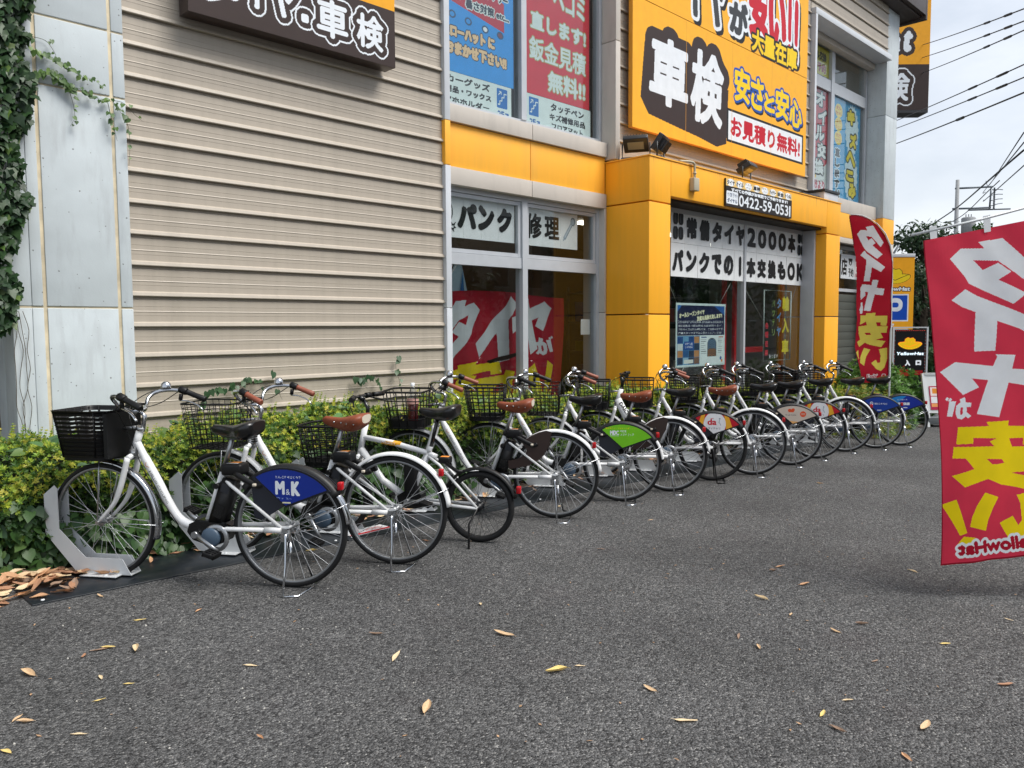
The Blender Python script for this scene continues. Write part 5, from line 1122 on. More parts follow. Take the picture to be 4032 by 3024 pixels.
    if guard:
        def gd():
            P = [(.02, .345)]+[(.362*math.cos(math.radians(t)), .362*math.sin(math.radians(t))) for t in (80, 70, 60, 52, 46)]+[(.215, .21), (.22, .165), (.29, .13), (.36, .115), (.355, .05), (.20, .08), (.10, .14), (.04, .24)]
            m = MB(); P = [(p, q+R0) for p, q in P]; m.prism(P, .050, .055); m.prism(P, -.055, -.050); return m.mesh('skirt_guard', BRG)
        L_('skirt_guard', 'guard', gd)
    d = Vector((.675-.872, 0, .365-.70)).normalized(); nrm = Vector((-d.z, 0, d.x))
    tx = CACHE.get('tt')
    if tx is None:
        base = Vector((.862, 0, .685))
        o = tube_text().build('lettering', bk, lambda U, V: (.862+d.x*U+d.z*(V-.015), .0255+0*U, .685+d.z*U-d.x*(V-.015))); CACHE['tt'] = o.data
    else: link('lettering', tx, bk)
    return bk
A_ = 125
BK = [
 (2.18, 3.93, 125, 'white bicycle with black plastic basket, black saddle and dark blue wheel panel, nearest the camera', dict(basket='plastic', fender='chrome', panel='mk')),
 (2.87, 3.90, 124, 'white bicycle with brown grips, brown saddle and round wire basket, second from the left', dict(bars='brown', seat='brown', basket='wire')),
 (4.52, 4.06, 125, 'white bicycle with a drink bottle in its basket, brown saddle and dark skirt guard', dict(bars='brown', seat='brown', basket='deep', guard=1)),
 (5.40, 4.09, 127, 'white bicycle with black grips and a bright green wheel panel', dict(basket='mesh', panel='mdc')),
 (6.08, 4.06, 125, 'white bicycle with brown saddle and dark skirt guard right of the green paneled one', dict(bars='brown', seat='brown', basket='wire', guard=1)),
 (7.46, 3.98, 125, 'white bicycle with brown saddle right behind the first red and yellow logo panel', dict(bars='brown', seat='brown', basket='deep')),
 (8.36, 4.00, 125, 'white bicycle with a cream wheel panel bearing small orange drawings', dict(basket='mesh', panel='maas')),
 (9.06, 4.03, 125, 'white bicycle with the farther red and yellow logo panel, right of the cream one', dict(basket='mesh', panel='da')),
 (9.88, 4.02, 125, 'white bicycle with plain white rear fender, third from the far end', dict(basket='mesh')),
 (10.50, 3.88, 125, 'white bicycle with plain dark blue wheel panel, second from the far end', dict(basket='plastic', panel='kk')),
 (11.04, 3.76, 125, 'white bicycle with light and dark blue wheel panel, last at the far end', dict(basket='mesh', panel='ss')),
]
for x, y, dg, lab, kw in BK: bike(x, y, dg, lab, **kw)
# the compact bicycle with small wheels and the flat handlebar one
def bike_small(x, y, deg, label):
    bk = empty('bicycle', label, 'bicycle', (x, y, zg(x)), math.radians(deg), 'bicycles parked in the row of docks'); R = .245; WB = 1.05
    m = MB(); m.tube([(.84, 0, .70), (.62, 0, .665), (.36, 0, .60), (.30, 0, .575)], .019, 12); m.tube([(.82, 0, .79), (.87, 0, .58)], .021, 12); m.tube([(.70, 0, .675), (.56, 0, .655)], .0196, 12, mi=1)
    m.tube([(.86, 0, .62), (.70, 0, .40), (.50, 0, .27)], .024, 12); m.tube([(.50, 0, .27), (.36, 0, .60)], .018, 12); m.tube([(.36, 0, .60), (.345, 0, .65)], .019, 10)
    for s in (-1, 1): m.tube([(.36, .012*s, .58), (.27, .045*s, .53), (0, .06*s, R)], .010, 8); m.tube([(.46, .03*s, .27), (.1, .06*s, .25), (0, .06*s, R)], .011, 8)
    m.build('frame', [WHP, ink('#e6a61c')], bk)
    a = Art(.12, .03, .0012, None); a.text('ASSIST', .0, .004, .11, .022, W_, bold=.001); a.build('lettering', bk, lambda U, V: (.70-U, .0205+0*U, .675-.012+V-.02*U/.14))
    m = MB(); m.tube([(.87, -.05, .56), (.87, 0, .575), (.87, .05, .56)], .016, 8)
    for s in (-1, 1): m.tube([(.87, .05*s, .56), (.92, .052*s, .42), (1.05, .055*s, R)], [.015, .013, .010], 8)
    m.build('fork', WHP, bk)
    add_wheel(bk, 'front_wheel', WB, R, .022, True); add_wheel(bk, 'rear_wheel', 0, R, .022, True)
    hb = MB(); hb.tube([(.82, 0, .78), (.80, 0, .90), (.83, 0, .96)], .014, 8); hb.tube([(.83, 0, .96), (.87, 0, .985)], .018, 8); hb.tube([(.80, -.26, .985), (.86, -.10, .985), (.87, 0, .985), (.86, .10, .985), (.80, .26, .985)], .0115, 8); h_ = hb.build('handlebar', BLK, bk)
    for s in (-1, 1):
        g_ = MB(); g_.tube([(.835, .17*s, .985), (.80, .28*s, .985)], .0175, 10); g_.build('grip', BPL, h_); g_ = MB(); g_.tube([(.85, .13*s, .975), (.82, .20*s, .955), (.79, .26*s, .94)], .006, 6); g_.tube([(.86, .10*s, .985), (.845, .15*s, .985)], .019, 8); g_.build('brake_lever', BPL, h_)
    m = MB(); m.tube(bez([(.84, .15, .97), (.93, .08, .92), (.90, .02, .80), (.88, .03, .60)], 5), .003, 5); m.tube(bez([(.84, -.15, .97), (.95, -.05, .93), (.90, -.02, .80), (.80, -.03, .55)], 5), .003, 5); m.build('cable', BPL, bk)
    me = cached(('basket', 'mesh'), lambda: basket_mesh('mesh')); link('basket', me, bk, loc=(-.07, 0, -.20))
    m = MB(); m.tube([(.345, 0, .63), (.29, 0, .85)], .0135, 10); m.build('seat_post', BLK, bk)
    link('saddle', cached(('saddle', 'black'), lambda: saddle_mesh(False)), bk, loc=(.27, 0, .895))
    o = link('rear_fender', fender_mesh(R+.022, 25, 165, .026, BPL), bk, loc=(0, 0, R)); link('front_fender', fender_mesh(R+.022, 70, 190, .026, BPL), bk, loc=(WB, 0, R))
    t = MB(); a_ = math.radians(150); t.rbox(-.29, -.26, -.018, .018, .10, .15, .006); t.build('tail_light', REDL, o)
    m = MB(); m.rbox(.44, .53, -.045, .045, .29, .56, .015); m.build('battery', BPL, bk); m = MB(); m.prism([(.40, .22), (.56, .22), (.60, .29), (.52, .34), (.40, .32)], -.05, .05); m.build('motor_unit', BLK, bk)
    m = MB(); m.rbox(.20, .28, -.04, .04, .535, .58, .01); m.tube([(.22, .045, .54), (.14, .05, .49), (.10, .05, .49)], .013, 8); m.add([(.21, -.025, .5815), (.27, -.025, .5815), (.27, .025, .5815), (.21, .025, .5815)], [(0, 1, 2, 3)], mi=1); m.build('ring_lock', [BPL, ORL], bk)
    for s in (1, -1):
        ck = link('crank', cached('crank', crank_mesh), bk, loc=(.50, .065*s, .27), rot=(0, .8+(math.pi if s < 0 else 0), 0))
        if s < 0: ck.scale = (1, -1, 1)
        link('pedal', cached('pedal', pedal_mesh), ck, loc=(-.118, .012, -.112), rot=(0, -1.1, 0))
    m = MB(); m.tube([(.0, .06, .24), (.05, .09, .14), (.02, .20, .005)], .0075, 8); m.build('kickstand', BPL, bk)
bike_small(3.60, 3.93, 122, 'small wheeled bicycle with black fenders and a yellow band on its top tube')
def bike_flat(x, y, deg, label):
    bk = bike(x, y, deg, label, basket='deep', panel='da', stand='black')
    for o in list(bk.children):
        if o.name.split('.')[0] in ('handlebar', 'cable', 'frame', 'lettering'):
            for c in list(o.children_recursive): bpy.data.objects.remove(c)
            bpy.data.objects.remove(o)
    m = MB(); m.tube([(.93, 0, .80), (.84, 0, .62), (.74, 0, .46), (.62, 0, .34), (.50, 0, .31)], [.034, .036, .036, .032, .028], 12, flat=(1.1, .85)); m.tube([(.89, 0, .90), (.945, 0, .73)], .024, 12); m.tube([(.515, 0, .30), (.388, 0, .655)], .0175, 12); m.tube([(.86, 0, .70), (.62, 0, .52), (.43, 0, .50)], .018, 10)
    for s in (-1, 1): m.tube([(.395, .012*s, .615), (.33, .045*s, .575), (.02, .062*s, .345)], .010, 8); m.tube([(.47, .03*s, .315), (.12, .064*s, .333), (.0, .062*s, .335)], .014, 8)
    m.build('frame', WHP, bk)
    a = Art(.24, .06, .002, None); a.text('DAICHARI', .0, .01, .24, .05, '#2a2c30', bold=.002); d = Vector((-.30, 0, -.44)).normalized()
    a.build('lettering', bk, lambda U, V: (.90+d.x*U+(V-.03)*d.z, .032+0*U, .765+d.z*U-d.x*(V-.03)))
    hb = MB(); hb.tube([(.89, 0, .90), (.875, 0, .98), (.90, 0, 1.03)], .016, 8); hb.tube([(.83, -.28, 1.05), (.89, -.10, 1.05), (.90, 0, 1.05), (.89, .10, 1.05), (.83, .28, 1.05)], .0125, 8); h_ = hb.build('handlebar', BLK, bk)
    for s in (-1, 1):
        g_ = MB(); g_.tube([(.862, .18*s, 1.05), (.825, .30*s, 1.05)], .0175, 10); g_.build('grip', BPL, h_); g_ = MB(); g_.tube([(.89, .12*s, 1.04), (.85, .20*s, 1.01), (.82, .26*s, 1.0)], .006, 6); g_.build('brake_lever', BPL, h_)
    m = MB(); m.tube(bez([(.86, .18, 1.04), (.98, .10, .98), (.98, .02, .86), (.94, .03, .72)], 5), .003, 5); m.build('cable', BPL, bk)
bike_flat(6.86, 4.09, 125, 'bicycle with flat black handlebar, thick lettered tube and the nearer red and yellow logo panel')
# ---- docks and base plates
DCK = mat('dock_white', '#c9ccce', rough=.38, var=.03, vscale=5, dirt=(.5, .5, .49), dscale=4, damt=.2)
def dock_mesh():
    m = MB(); P = [(.10, .03), (-.16, .03)]
    O = [(-.19, .012), (.155, .012), (.355, .235), (.355, .465), (.285, .52), (.265, .50), (.265, .265), (.10, .105), (-.135, .105)]
    for y in (-.045, .040): m.prism(O, y, y+.004)
    m.box(-.19, .155, -.041, .040, .012, .016)
    m.add([(.153, -.041, .012), (.153, .04, .012), (.353, .04, .235), (.353, -.041, .235)], [(0, 1, 2, 3)]); m.add([(.353, -.041, .235), (.353, .04, .235), (.353, .04, .465), (.353, -.041, .465)], [(0, 1, 2, 3)])
    m.box(-.13, .10, .044, .10, .012, .0155); m.box(-.13, .10, -.10, -.045, .012, .0155); m.lathe([(0, .006), (.011, .005), (.012, 0)], 'z', c=(-.05, .075, .0155), n=10); m.lathe([(0, .006), (.011, .005), (.012, 0)], 'z', c=(.05, -.075, .0155), n=10)
    return m.mesh('wheel_dock', DCK)
places = ['nearest the camera', 'second from the left', 'at the small wheeled bicycle', 'fourth, at the bicycle carrying the bottle', 'fifth, at the green paneled bicycle', 'sixth along the row', 'seventh, at the flat handlebar bicycle', 'eighth along the row', 'ninth, at the cream paneled bicycle', 'tenth along the row', 'third from the far end', 'second from the far end', 'last at the far end']
allb = sorted([(b_[0], b_[1], b_[2]) for b_ in BK]+[(3.60, 3.93, 122), (6.86, 4.09, 125)])
for i, (x, y, dg) in enumerate(allb):
    wb = 1.05 if i == 2 else 1.15; a_ = math.radians(dg); fx, fy = x+wb*math.cos(a_), y+wb*math.sin(a_)
    o = link('wheel_dock', cached('dock', dock_mesh), None, loc=(fx, fy, zg(fx)+.006), rot=(0, 0, a_)); tag(o, 'white angular steel wheel dock holding a front wheel, '+places[i], 'bicycle dock', 'white wheel docks')
PLT = mat('base_plate_dark', '#1b2026', rough=.36, var=.15, vscale=5, dirt=(.07, .065, .06), dscale=5, damt=.5)
pw = ['left end of the row', 'under the second and third docks', 'under the middle docks left of the green panel', 'under the middle docks', 'toward the far end']
for i in range(5):
    x0 = 1.06+i*1.9; b = MB(); b.box(0, 1.893, 0, .50, -.004, .008, ch=.002); o = b.build('base_plate', PLT); o.location = (x0, 4.555-.004*i, zg(x0)); o.rotation_euler = (0, .018, 0); tag(o, 'dark flat steel base plate, '+pw[i], 'base plate', 'dark base plates')
    for u, v in ((.06, .05), (.06, .45), (1.83, .05), (1.83, .45)): q = MB(); q.lathe([(0, .005), (.009, .004), (.010, 0)], 'z', c=(u, v, .008), n=8); q.build('bolt', LABW, o)
b = MB(); b.box(0, .36, 0, .13, 0, .003); o = b.build('dock_label', LABW); o.location = (3.02, 4.60, zg(3.1)+.012); o.rotation_euler = (0, .018, .1); tag(o, 'red and white instruction plate lying on the dark base plate behind the second rear wheel', 'plate')
a = Art(.36, .13, .004, '#e0e2e3'); a.rect(0, 0, .36, .03, '#c2202e'); a.text('返却時は', .03, .08, .15, .115, '#c2202e', bold=.002); a.text('施錠確認', .17, .045, .33, .11, '#c2202e', bold=.003); a.build('lettering', o, lambda U, V: (U, V, np.full_like(U, .0045)))
# ---- bottle in the basket
bx = Vector((4.52, 4.06, zg(4.5))); a_ = math.radians(125)
def loc_b(x, y, z): return (bx.x+x*math.cos(a_)-y*math.sin(a_), bx.y+x*math.sin(a_)+y*math.cos(a_), bx.z+z)
bo = empty('drink_bottle', 'clear plastic bottle of dark red drink standing in the basket of a bicycle', 'bottle', loc_b(1.13, .03, .715))
m = MB(); m.lathe([(0, 0), (.042, .002), (.046, .02), (.043, .05), (.046, .08), (.043, .11), (.046, .14), (.046, .2), (.040, .245), (.018, .285), (.0145, .31), (0, .311)], 'z', n=18)
pet = glass_mat('clear_plastic', (.86, .88, .88), 1.6)
m.build('bottle_body', pet, bo); m = MB(); m.lathe([(0, .003), (.039, .004), (.042, .02), (.040, .05), (.042, .08), (.040, .12), (.042, .165), (0, .166)], 'z', n=16); m.build('drink', mat('dark_red_drink', '#5a0f12', rough=.3), bo)
m = MB(); m.lathe([(.0165, .305), (.0165, .33), (0, .331)], 'z', n=14); m.build('cap', LABW, bo); m = MB(); m.lathe([(.0475, .165), (.0475, .205)], 'z', n=18); m.build('bottle_label', ink('#d9a79c'), bo)
# ================================================================== VEGETATION
LEAFM = {}
def leafmat(name, rough=.5, trans=.35, var=.12):
    return mat(name, (.1, .2, .05), rough=rough, attr='tint', translucent=trans, var=var, vscale=25, spec=.4)
T_DIA = (np.array([(0, 0, 0), (.5, .22, .05), (1, 0, -.02), (.5, -.22, .05), (.5, 0, 0)]), [(0, 3, 4), (0, 4, 1), (1, 4, 2), (4, 3, 2)])
T_HEART = (np.array([(0, 0, 0), (-.14, .22, .05), (.05, .42, .07), (.42, .40, .05), (1, 0, -.08), (.42, -.40, .05), (.05, -.42, .07), (-.14, -.22, .05), (.35, 0, 0)]), [(0, 8, 1), (1, 8, 2), (2, 8, 3), (3, 8, 4), (4, 8, 5), (5, 8, 6), (6, 8, 7), (7, 8, 0)])
T_IVY = (np.array([(0, 0, 0), (-.1, .35, .03), (.25, .5, -.02), (.45, .28, .04), (1, 0, -.08), (.45, -.28, .04), (.25, -.5, -.02), (-.1, -.35, .03), (.35, 0, 0.02)]), [(0, 8, 1), (1, 8, 2), (2, 8, 3), (3, 8, 4), (4, 8, 5), (5, 8, 6), (6, 8, 7), (7, 8, 0)])
T_WIL = (np.array([(0, 0, 0), (.3, .12, .02), (.7, .10, .04), (1, 0, .10), (.7, -.10, .04), (.3, -.12, .02), (.5, 0, 0)]), [(0, 6, 1), (1, 6, 2), (2, 6, 3), (3, 6, 4), (4, 6, 5), (5, 6, 0)])
def rosette(n=6, up=.55):
    vs, fs = [], []
    for k in range(n):
        a = 2*math.pi*k/n+(.3 if k % 2 else 0); e = up*(1 if k % 2 else .55); V = T_DIA[0]
        R_ = np.array(Matrix.Rotation(a, 3, 'Z') @ Matrix.Rotation(-e, 3, 'Y')); b = len(vs); P = V*[1, .85, 1] @ R_.T; vs += list(P)
        fs += [(b, b+3, b+2), (b, b+2, b+1)]
    vs = np.array(vs); return vs, fs
T_ROS = rosette(7, .75); T_ROS8 = rosette(7, 1.0)
def frames(nrm, spin):
    n = nrm/np.linalg.norm(nrm, axis=1, keepdims=True); ref = np.where(np.abs(n[:, 2:3]) > .9, [[1., 0, 0]], [[0, 0, 1.]])
    u = np.cross(ref, n); u /= np.linalg.norm(u, axis=1, keepdims=True); v = np.cross(n, u)
    c, s_ = np.cos(spin)[:, None], np.sin(spin)[:, None]; return u*c+v*s_, -u*s_+v*c, n
def leaves(name, pos, nrm, spin, size, col, tmpl, m, parent=None, smooth=False):
    V, F = tmpl; N_ = len(pos); k = len(V); U, W2, Nn = frames(nrm, spin)
    P = pos[:, None, :]+size[:, None, None]*(V[None, :, 0:1]*U[:, None]+V[None, :, 1:2]*W2[:, None]+V[None, :, 2:3]*Nn[:, None])
    me = bpy.data.meshes.new(name); me.vertices.add(N_*k); me.vertices.foreach_set('co', P.astype(np.float32).ravel())
    F = np.array(F, np.int32); nf = len(F)*N_; idx = (F[None]+(np.arange(N_)*k)[:, None, None]).astype(np.int32).ravel()
    me.loops.add(nf*3); me.loops.foreach_set('vertex_index', idx); me.polygons.add(nf); me.polygons.foreach_set('loop_start', np.arange(0, nf*3, 3, dtype=np.int32))
    at = me.attributes.new('tint', 'FLOAT_COLOR', 'POINT'); at.data.foreach_set('color', np.repeat(np.concatenate([col, np.ones((N_, 1))], 1), k, 0).astype(np.float32).ravel())
    me.materials.append(m); me.update(calc_edges=True); me.validate(); return link(name, me, parent)
def single_leaf(tmpl, col, m, bend=0.0):
    V = tmpl[0].copy(); V[:, 2] += bend*(V[:, 0]-.4)**2
    me = bpy.data.meshes.new('leaf'); me.from_pydata([tuple(v) for v in V], [], [tuple(f) for f in tmpl[1]])
    at = me.attributes.new('tint', 'FLOAT_COLOR', 'POINT'); at.data.foreach_set('color', np.tile([*col, 1.0], len(V)).astype(np.float32)); me.materials.append(m); me.polygons.foreach_set('use_smooth', [True]*len(me.polygons)); return me
def place_leaf(me, parent, pos, nrm, spin, size):
    U, W2, Nn = frames(np.array([nrm], float), np.array([spin])); o = link('leaf', me, parent)
    M_ = Matrix(((U[0][0], W2[0][0], Nn[0][0], pos[0]), (U[0][1], W2[0][1], Nn[0][1], pos[1]), (U[0][2], W2[0][2], Nn[0][2], pos[2]), (0, 0, 0, 1))) @ Matrix.Scale(size, 4)
    o.matrix_local = M_; return o
def pickc(cols, n, jit=.18, w=None):
    c = np.array(cols)[RNG.choice(len(cols), n, p=w)]; return c*(1+RNG.uniform(-jit, jit, (n, 1)))*(1+RNG.uniform(-.06, .06, (n, 3)))
HM = leafmat('hedge_leaf', .42, .40); VM = leafmat('vine_leaf', .38, .25); IM = leafmat('ivy_leaf', .42, .18); DM = leafmat('dry_leaf', .65, .15, .2); TM = leafmat('tree_leaf', .5, .3)
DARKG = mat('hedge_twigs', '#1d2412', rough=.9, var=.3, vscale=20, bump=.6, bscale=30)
def hfront(x): return bedfront(x)+.08
def hback(x): return np.where(x < 7.7, 6.10, 5.48) if isinstance(x, np.ndarray) else (6.10 if x < 7.7 else 5.48)
def bumps(x, y): return .03*np.sin(1.3*x+5*y+2)+.055*np.sin(3.1*x+1.7*y)+.04*np.sin(5.3*x-2.2*y+1)+.03*np.sin(9.7*x+6*y)+.02*np.sin(17*x-11*y)
def htop(x, y):
    base = np.interp(x, [1.0, 1.8, 2.6, 9.3, 9.7], [.60, .64, .76, .74, .60]); edge = np.clip((y-(hfront_v(x)))/.25, 0, 1)
    return np.vectorize(zg)(x)+base*(.82+.18*np.sqrt(edge))+bumps(x, y)*.9
def hfront_v(x): return np.vectorize(hfront)(x)
hg = empty('hedge', 'clipped hedge with yellow green tips running behind the bicycles along the shop wall', 'hedge', (0, 0, 0))
# inner twigs
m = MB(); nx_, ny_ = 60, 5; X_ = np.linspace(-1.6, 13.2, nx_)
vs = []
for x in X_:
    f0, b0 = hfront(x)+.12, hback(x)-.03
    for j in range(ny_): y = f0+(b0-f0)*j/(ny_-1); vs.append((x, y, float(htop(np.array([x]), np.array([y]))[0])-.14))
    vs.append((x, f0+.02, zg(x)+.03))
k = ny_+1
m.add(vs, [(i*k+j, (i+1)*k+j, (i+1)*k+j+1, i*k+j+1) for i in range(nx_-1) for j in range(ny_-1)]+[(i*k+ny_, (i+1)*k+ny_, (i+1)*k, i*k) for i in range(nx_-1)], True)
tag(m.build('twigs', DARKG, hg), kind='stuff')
def rnd(a, b, n): return RNG.uniform(a, b, n)
def top_pts(n, x0, x1):
    x = rnd(x0, x1, n); f = hfront_v(x); b_ = np.vectorize(hback)(x); y = f+(b_-f)*RNG.random(n); z = htop(x, y); return x, y, z
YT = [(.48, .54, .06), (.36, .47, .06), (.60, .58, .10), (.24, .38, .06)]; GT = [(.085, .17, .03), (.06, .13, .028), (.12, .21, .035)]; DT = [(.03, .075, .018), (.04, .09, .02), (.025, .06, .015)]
def patch(x, y): return .5+.5*np.sin(2.3*x+1.1*np.sin(3*y))*np.cos(1.7*x-2*y+.5)
for nm, n, x0, x1, sz in (('near', 13000, -1.0, 6.0, .0225), ('far', 6000, 6.0, 12.8, .030)):
    x, y, z = top_pts(n, x0, x1); z = z-rnd(0, .07, n)**1.0; nr = np.stack([rnd(-.7, .7, n), rnd(-1.0, .4, n), rnd(.35, 1, n)], 1)
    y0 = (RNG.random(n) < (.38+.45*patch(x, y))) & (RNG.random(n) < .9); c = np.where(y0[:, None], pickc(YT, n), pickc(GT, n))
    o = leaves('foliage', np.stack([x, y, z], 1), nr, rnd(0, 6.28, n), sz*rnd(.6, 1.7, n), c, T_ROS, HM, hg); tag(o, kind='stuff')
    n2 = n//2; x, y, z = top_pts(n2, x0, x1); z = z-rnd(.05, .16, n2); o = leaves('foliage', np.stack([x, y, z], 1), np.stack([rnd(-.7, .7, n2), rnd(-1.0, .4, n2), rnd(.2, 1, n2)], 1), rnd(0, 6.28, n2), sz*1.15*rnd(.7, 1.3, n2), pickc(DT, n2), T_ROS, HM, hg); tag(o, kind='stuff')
    n3 = int(n*.75); x = rnd(x0, x1, n3); zz = RNG.random(n3)**.7; f = hfront_v(x); tp = htop(x, f+.05); g0 = np.vectorize(zg)(x); z = g0+.02+(tp-g0-.02)*zz
    y = f-.02+.10*(1-zz)**2*0+.05*np.sin(x*7+z*9)+rnd(-.03, .10, n3); up = zz > .72
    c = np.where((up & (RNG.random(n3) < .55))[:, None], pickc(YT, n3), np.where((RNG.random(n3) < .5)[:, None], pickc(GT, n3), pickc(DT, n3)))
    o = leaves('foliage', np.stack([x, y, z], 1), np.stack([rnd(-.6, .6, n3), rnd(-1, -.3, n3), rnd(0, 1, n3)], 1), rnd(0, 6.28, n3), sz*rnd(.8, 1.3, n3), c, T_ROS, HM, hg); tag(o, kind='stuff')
# upright shoots
n = 650; x, y, z = top_pts(n, -1.2, 12.5); reps = 5
pos = np.concatenate([np.stack([x+k*.004, y, z+.012+k*.018], 1) for k in range(reps)]); tip = np.repeat(np.arange(reps), n)
o = leaves('shoots', pos, np.stack([rnd(-.25, .25, n*reps), rnd(-.3, .2, n*reps), np.ones(n*reps)], 1), rnd(0, 6.28, n*reps), (.027-.003*tip)*rnd(.8, 1.2, n*reps), pickc(YT, n*reps), T_ROS8, HM, hg); tag(o, kind='stuff')
# heart leaved creeper over the front of the hedge
vn = empty('creeping_vine', 'dark green heart leaved creeper covering the low front of the hedge behind the nearest wheels', 'vine', (0, 0, 0))
def vine_pts(n, x0, x1, zmax):
    x = rnd(x0, x1, n); zz = RNG.random(n)**1.1; f = hfront_v(x); g0 = np.vectorize(zg)(x); z = g0+.015+zmax*zz*(.75+.25*np.sin(2.7*x)); y = f-.085+.16*(z-g0)*.6+.05*np.sin(x*6+z*5)+rnd(-.05, .04, n); return np.stack([x, y, z], 1)
VC = [(.045, .105, .026), (.035, .085, .025), (.065, .135, .035), (.028, .07, .024)]
n = 2600; p = vine_pts(n, -1.4, 4.6, .56); nr = np.stack([rnd(-.55, .35, n), rnd(-1.2, -.35, n), rnd(.15, 1.0, n)], 1); sp = rnd(-.8, .8, n)-1.57; sz = rnd(.042, .082, n)
d2 = np.hypot(p[:, 0]-.8, p[:, 1]); vis = (p[:, 0] > .55) & (p[:, 0] < 3.0); order = np.argsort(np.where(vis, d2-sz*12+.6*(5.0-p[:, 1]), 99)); big = order[:300]; rest = order[300:]
o = leaves('leaf_mass', p[rest], nr[rest], sp[rest], sz[rest], pickc(VC, len(rest)), T_HEART, VM, vn); tag(o, kind='stuff')
vms = [single_leaf(T_HEART, c, VM, b_) for c, b_ in zip(VC+[(.065, .14, .035), (.10, .17, .05)], (.1, -.1, .25, 0, -.2, .15))]
for i in big: place_leaf(random.choice(vms), vn, p[i], nr[i], sp[i], sz[i])
n = 500; x, y, z = top_pts(n, -1.0, 8.0); cl = (np.sin(x*2.1+1)*np.sin(x*5.3+y*4) > .12); x, y, z = x[cl], y[cl], z[cl]; n = len(x)
o = leaves('top_leaves', np.stack([x, y, z+.012], 1), np.stack([rnd(-.4, .4, n), rnd(-.9, .1, n), np.ones(n)], 1), rnd(0, 6.28, n), rnd(.05, .085, n), pickc([(.08, .17, .05), (.06, .13, .05), (.12, .2, .05)], n), T_HEART, VM, vn); tag(o, kind='stuff')
m = MB()
for i in range(26):
    x = random.uniform(-1, 4.4); pts = []; y = hfront(x)-.06; z = zg(x)+.03
    for k in range(7): pts.append((x, y+.02*k, z)); x += random.uniform(-.07, .07); z += random.uniform(.04, .1)
    m.tube(bez(pts, 3), .0025, 4)
m.build('stem', mat('vine_stem', '#3b3a1e', rough=.8), vn)
# ivy on the left end of the pillar
iv = empty('ivy', 'thick dark green ivy hanging down the left side of the grey pillar', 'ivy', (0, 0, 0))
edge_z = np.array([1.4, 1.5, 1.65, 1.9, 2.2, 2.55, 2.8, 3.0, 3.2, 3.5, 6.0]); edge_x = np.array([1.31, 1.37, 1.40, 1.42, 1.46, 1.49, 1.51, 1.54, 1.555, 1.55, 1.575])
n = 5200; z = rnd(1.42, 5.6, n); ex = np.interp(z, edge_z, edge_x)+.035*np.sin(z*9)+.02*np.sin(z*23); x = ex-RNG.random(n)**1.3*.62; y = 6.09-.12*np.sin(np.clip((ex-x)/.35, 0, 1)*1.57)+rnd(-.05, .06, n)
p = np.stack([x, y, z], 1); nr = np.stack([rnd(-.8, .3, n), rnd(-1.2, -.5, n), rnd(-.1, .9, n)], 1); sp = rnd(-.6, .6, n)-1.57; sz = rnd(.030, .080, n)
IC_ = [(.022, .056, .018), (.016, .042, .015), (.032, .072, .022), (.09, .15, .03)]; vis = (x > ex-.36) & (z < 4.6); order = np.argsort(np.where(vis, -sz+y*.4, 99)); big, rest = order[:300], order[300:]
o = leaves('leaf_mass', p[rest], nr[rest], sp[rest], sz[rest], pickc(IC_, len(rest), w=[.4, .3, .25, .05]), T_IVY, IM, iv); tag(o, kind='stuff')
ims = [single_leaf(T_IVY, c, IM, b_) for c, b_ in zip(IC_[:3]+[(.035, .085, .03), (.028, .066, .02)], (.1, -.15, .2, 0, -.1))]
for i in big: place_leaf(random.choice(ims), iv, p[i], nr[i], sp[i], sz[i])
m = MB(); m.box(.60, 1.36, 6.08, 6.12, 1.9, 5.6); m.build('stem_mat', DARKG, iv)
m = MB()
for i in range(2):
    x = random.uniform(1.2, 1.3); pts = [(x+random.uniform(-.03, .03), 6.13, 4.6-.55*k) for k in range(8)]; m.tube(bez(pts, 3), .004, 5)
for i in range(4):
    x = 1.41+i*.02; pts = [(min(1.51, x+random.uniform(-.02, .02)), 6.138+.0*k, 1.55-.13*k) for k in range(8)]; m.tube(bez(pts, 3), .0022, 4)
m.build('stem', mat('ivy_stem', '#5b5449', rough=.85), iv)
SPR = {
'A':[(1.589,3.29),(1.672,3.281),(1.756,3.257),(1.808,3.226),(1.888,3.185),(1.971,3.181),(2.019,3.124)],
'A2':[(1.574,3.384),(1.67,3.379),(1.719,3.313),(1.731,3.287)],
'B':[(1.595,3.136),(1.7,3.173),(1.738,3.139),(1.79,3.106),(1.885,3.096),(1.981,3.057),(2.087,3.047),(2.143,2.982)],
'B2':[(2.143,2.982),(2.184,2.898),(2.194,2.769),(2.181,2.614)],
'B3':[(2.088,3.062),(2.161,3.054),(2.233,2.991),(2.284,2.954)],
'C':[(1.79,3.106),(1.802,3.072),(1.825,2.983),(1.829,2.896),(1.802,2.833)],
'D':[(2.051,3.04),(2.069,2.938),(2.081,2.88),(2.106,2.778)],
'E1':[(2.657,0.825),(2.696,0.895),(2.758,0.946),(2.81,0.932),(2.904,0.968),(2.975,0.975),(3.031,0.995),(3.096,1.014),(3.144,0.996),(3.175,0.941)],
'E2':[(2.904,0.968),(2.947,0.856),(2.929,0.79)],
'E3':[(3.279,1.083),(3.31,0.996),(3.341,0.869),(3.365,0.82)],
'F1':[(4.079,0.974),(4.179,0.961),(4.26,0.974),(4.332,0.945),(4.372,0.873),(4.37,0.787)],
'F2':[(4.589,1.16),(4.562,1.055),(4.6,0.921),(4.615,0.814)],
}
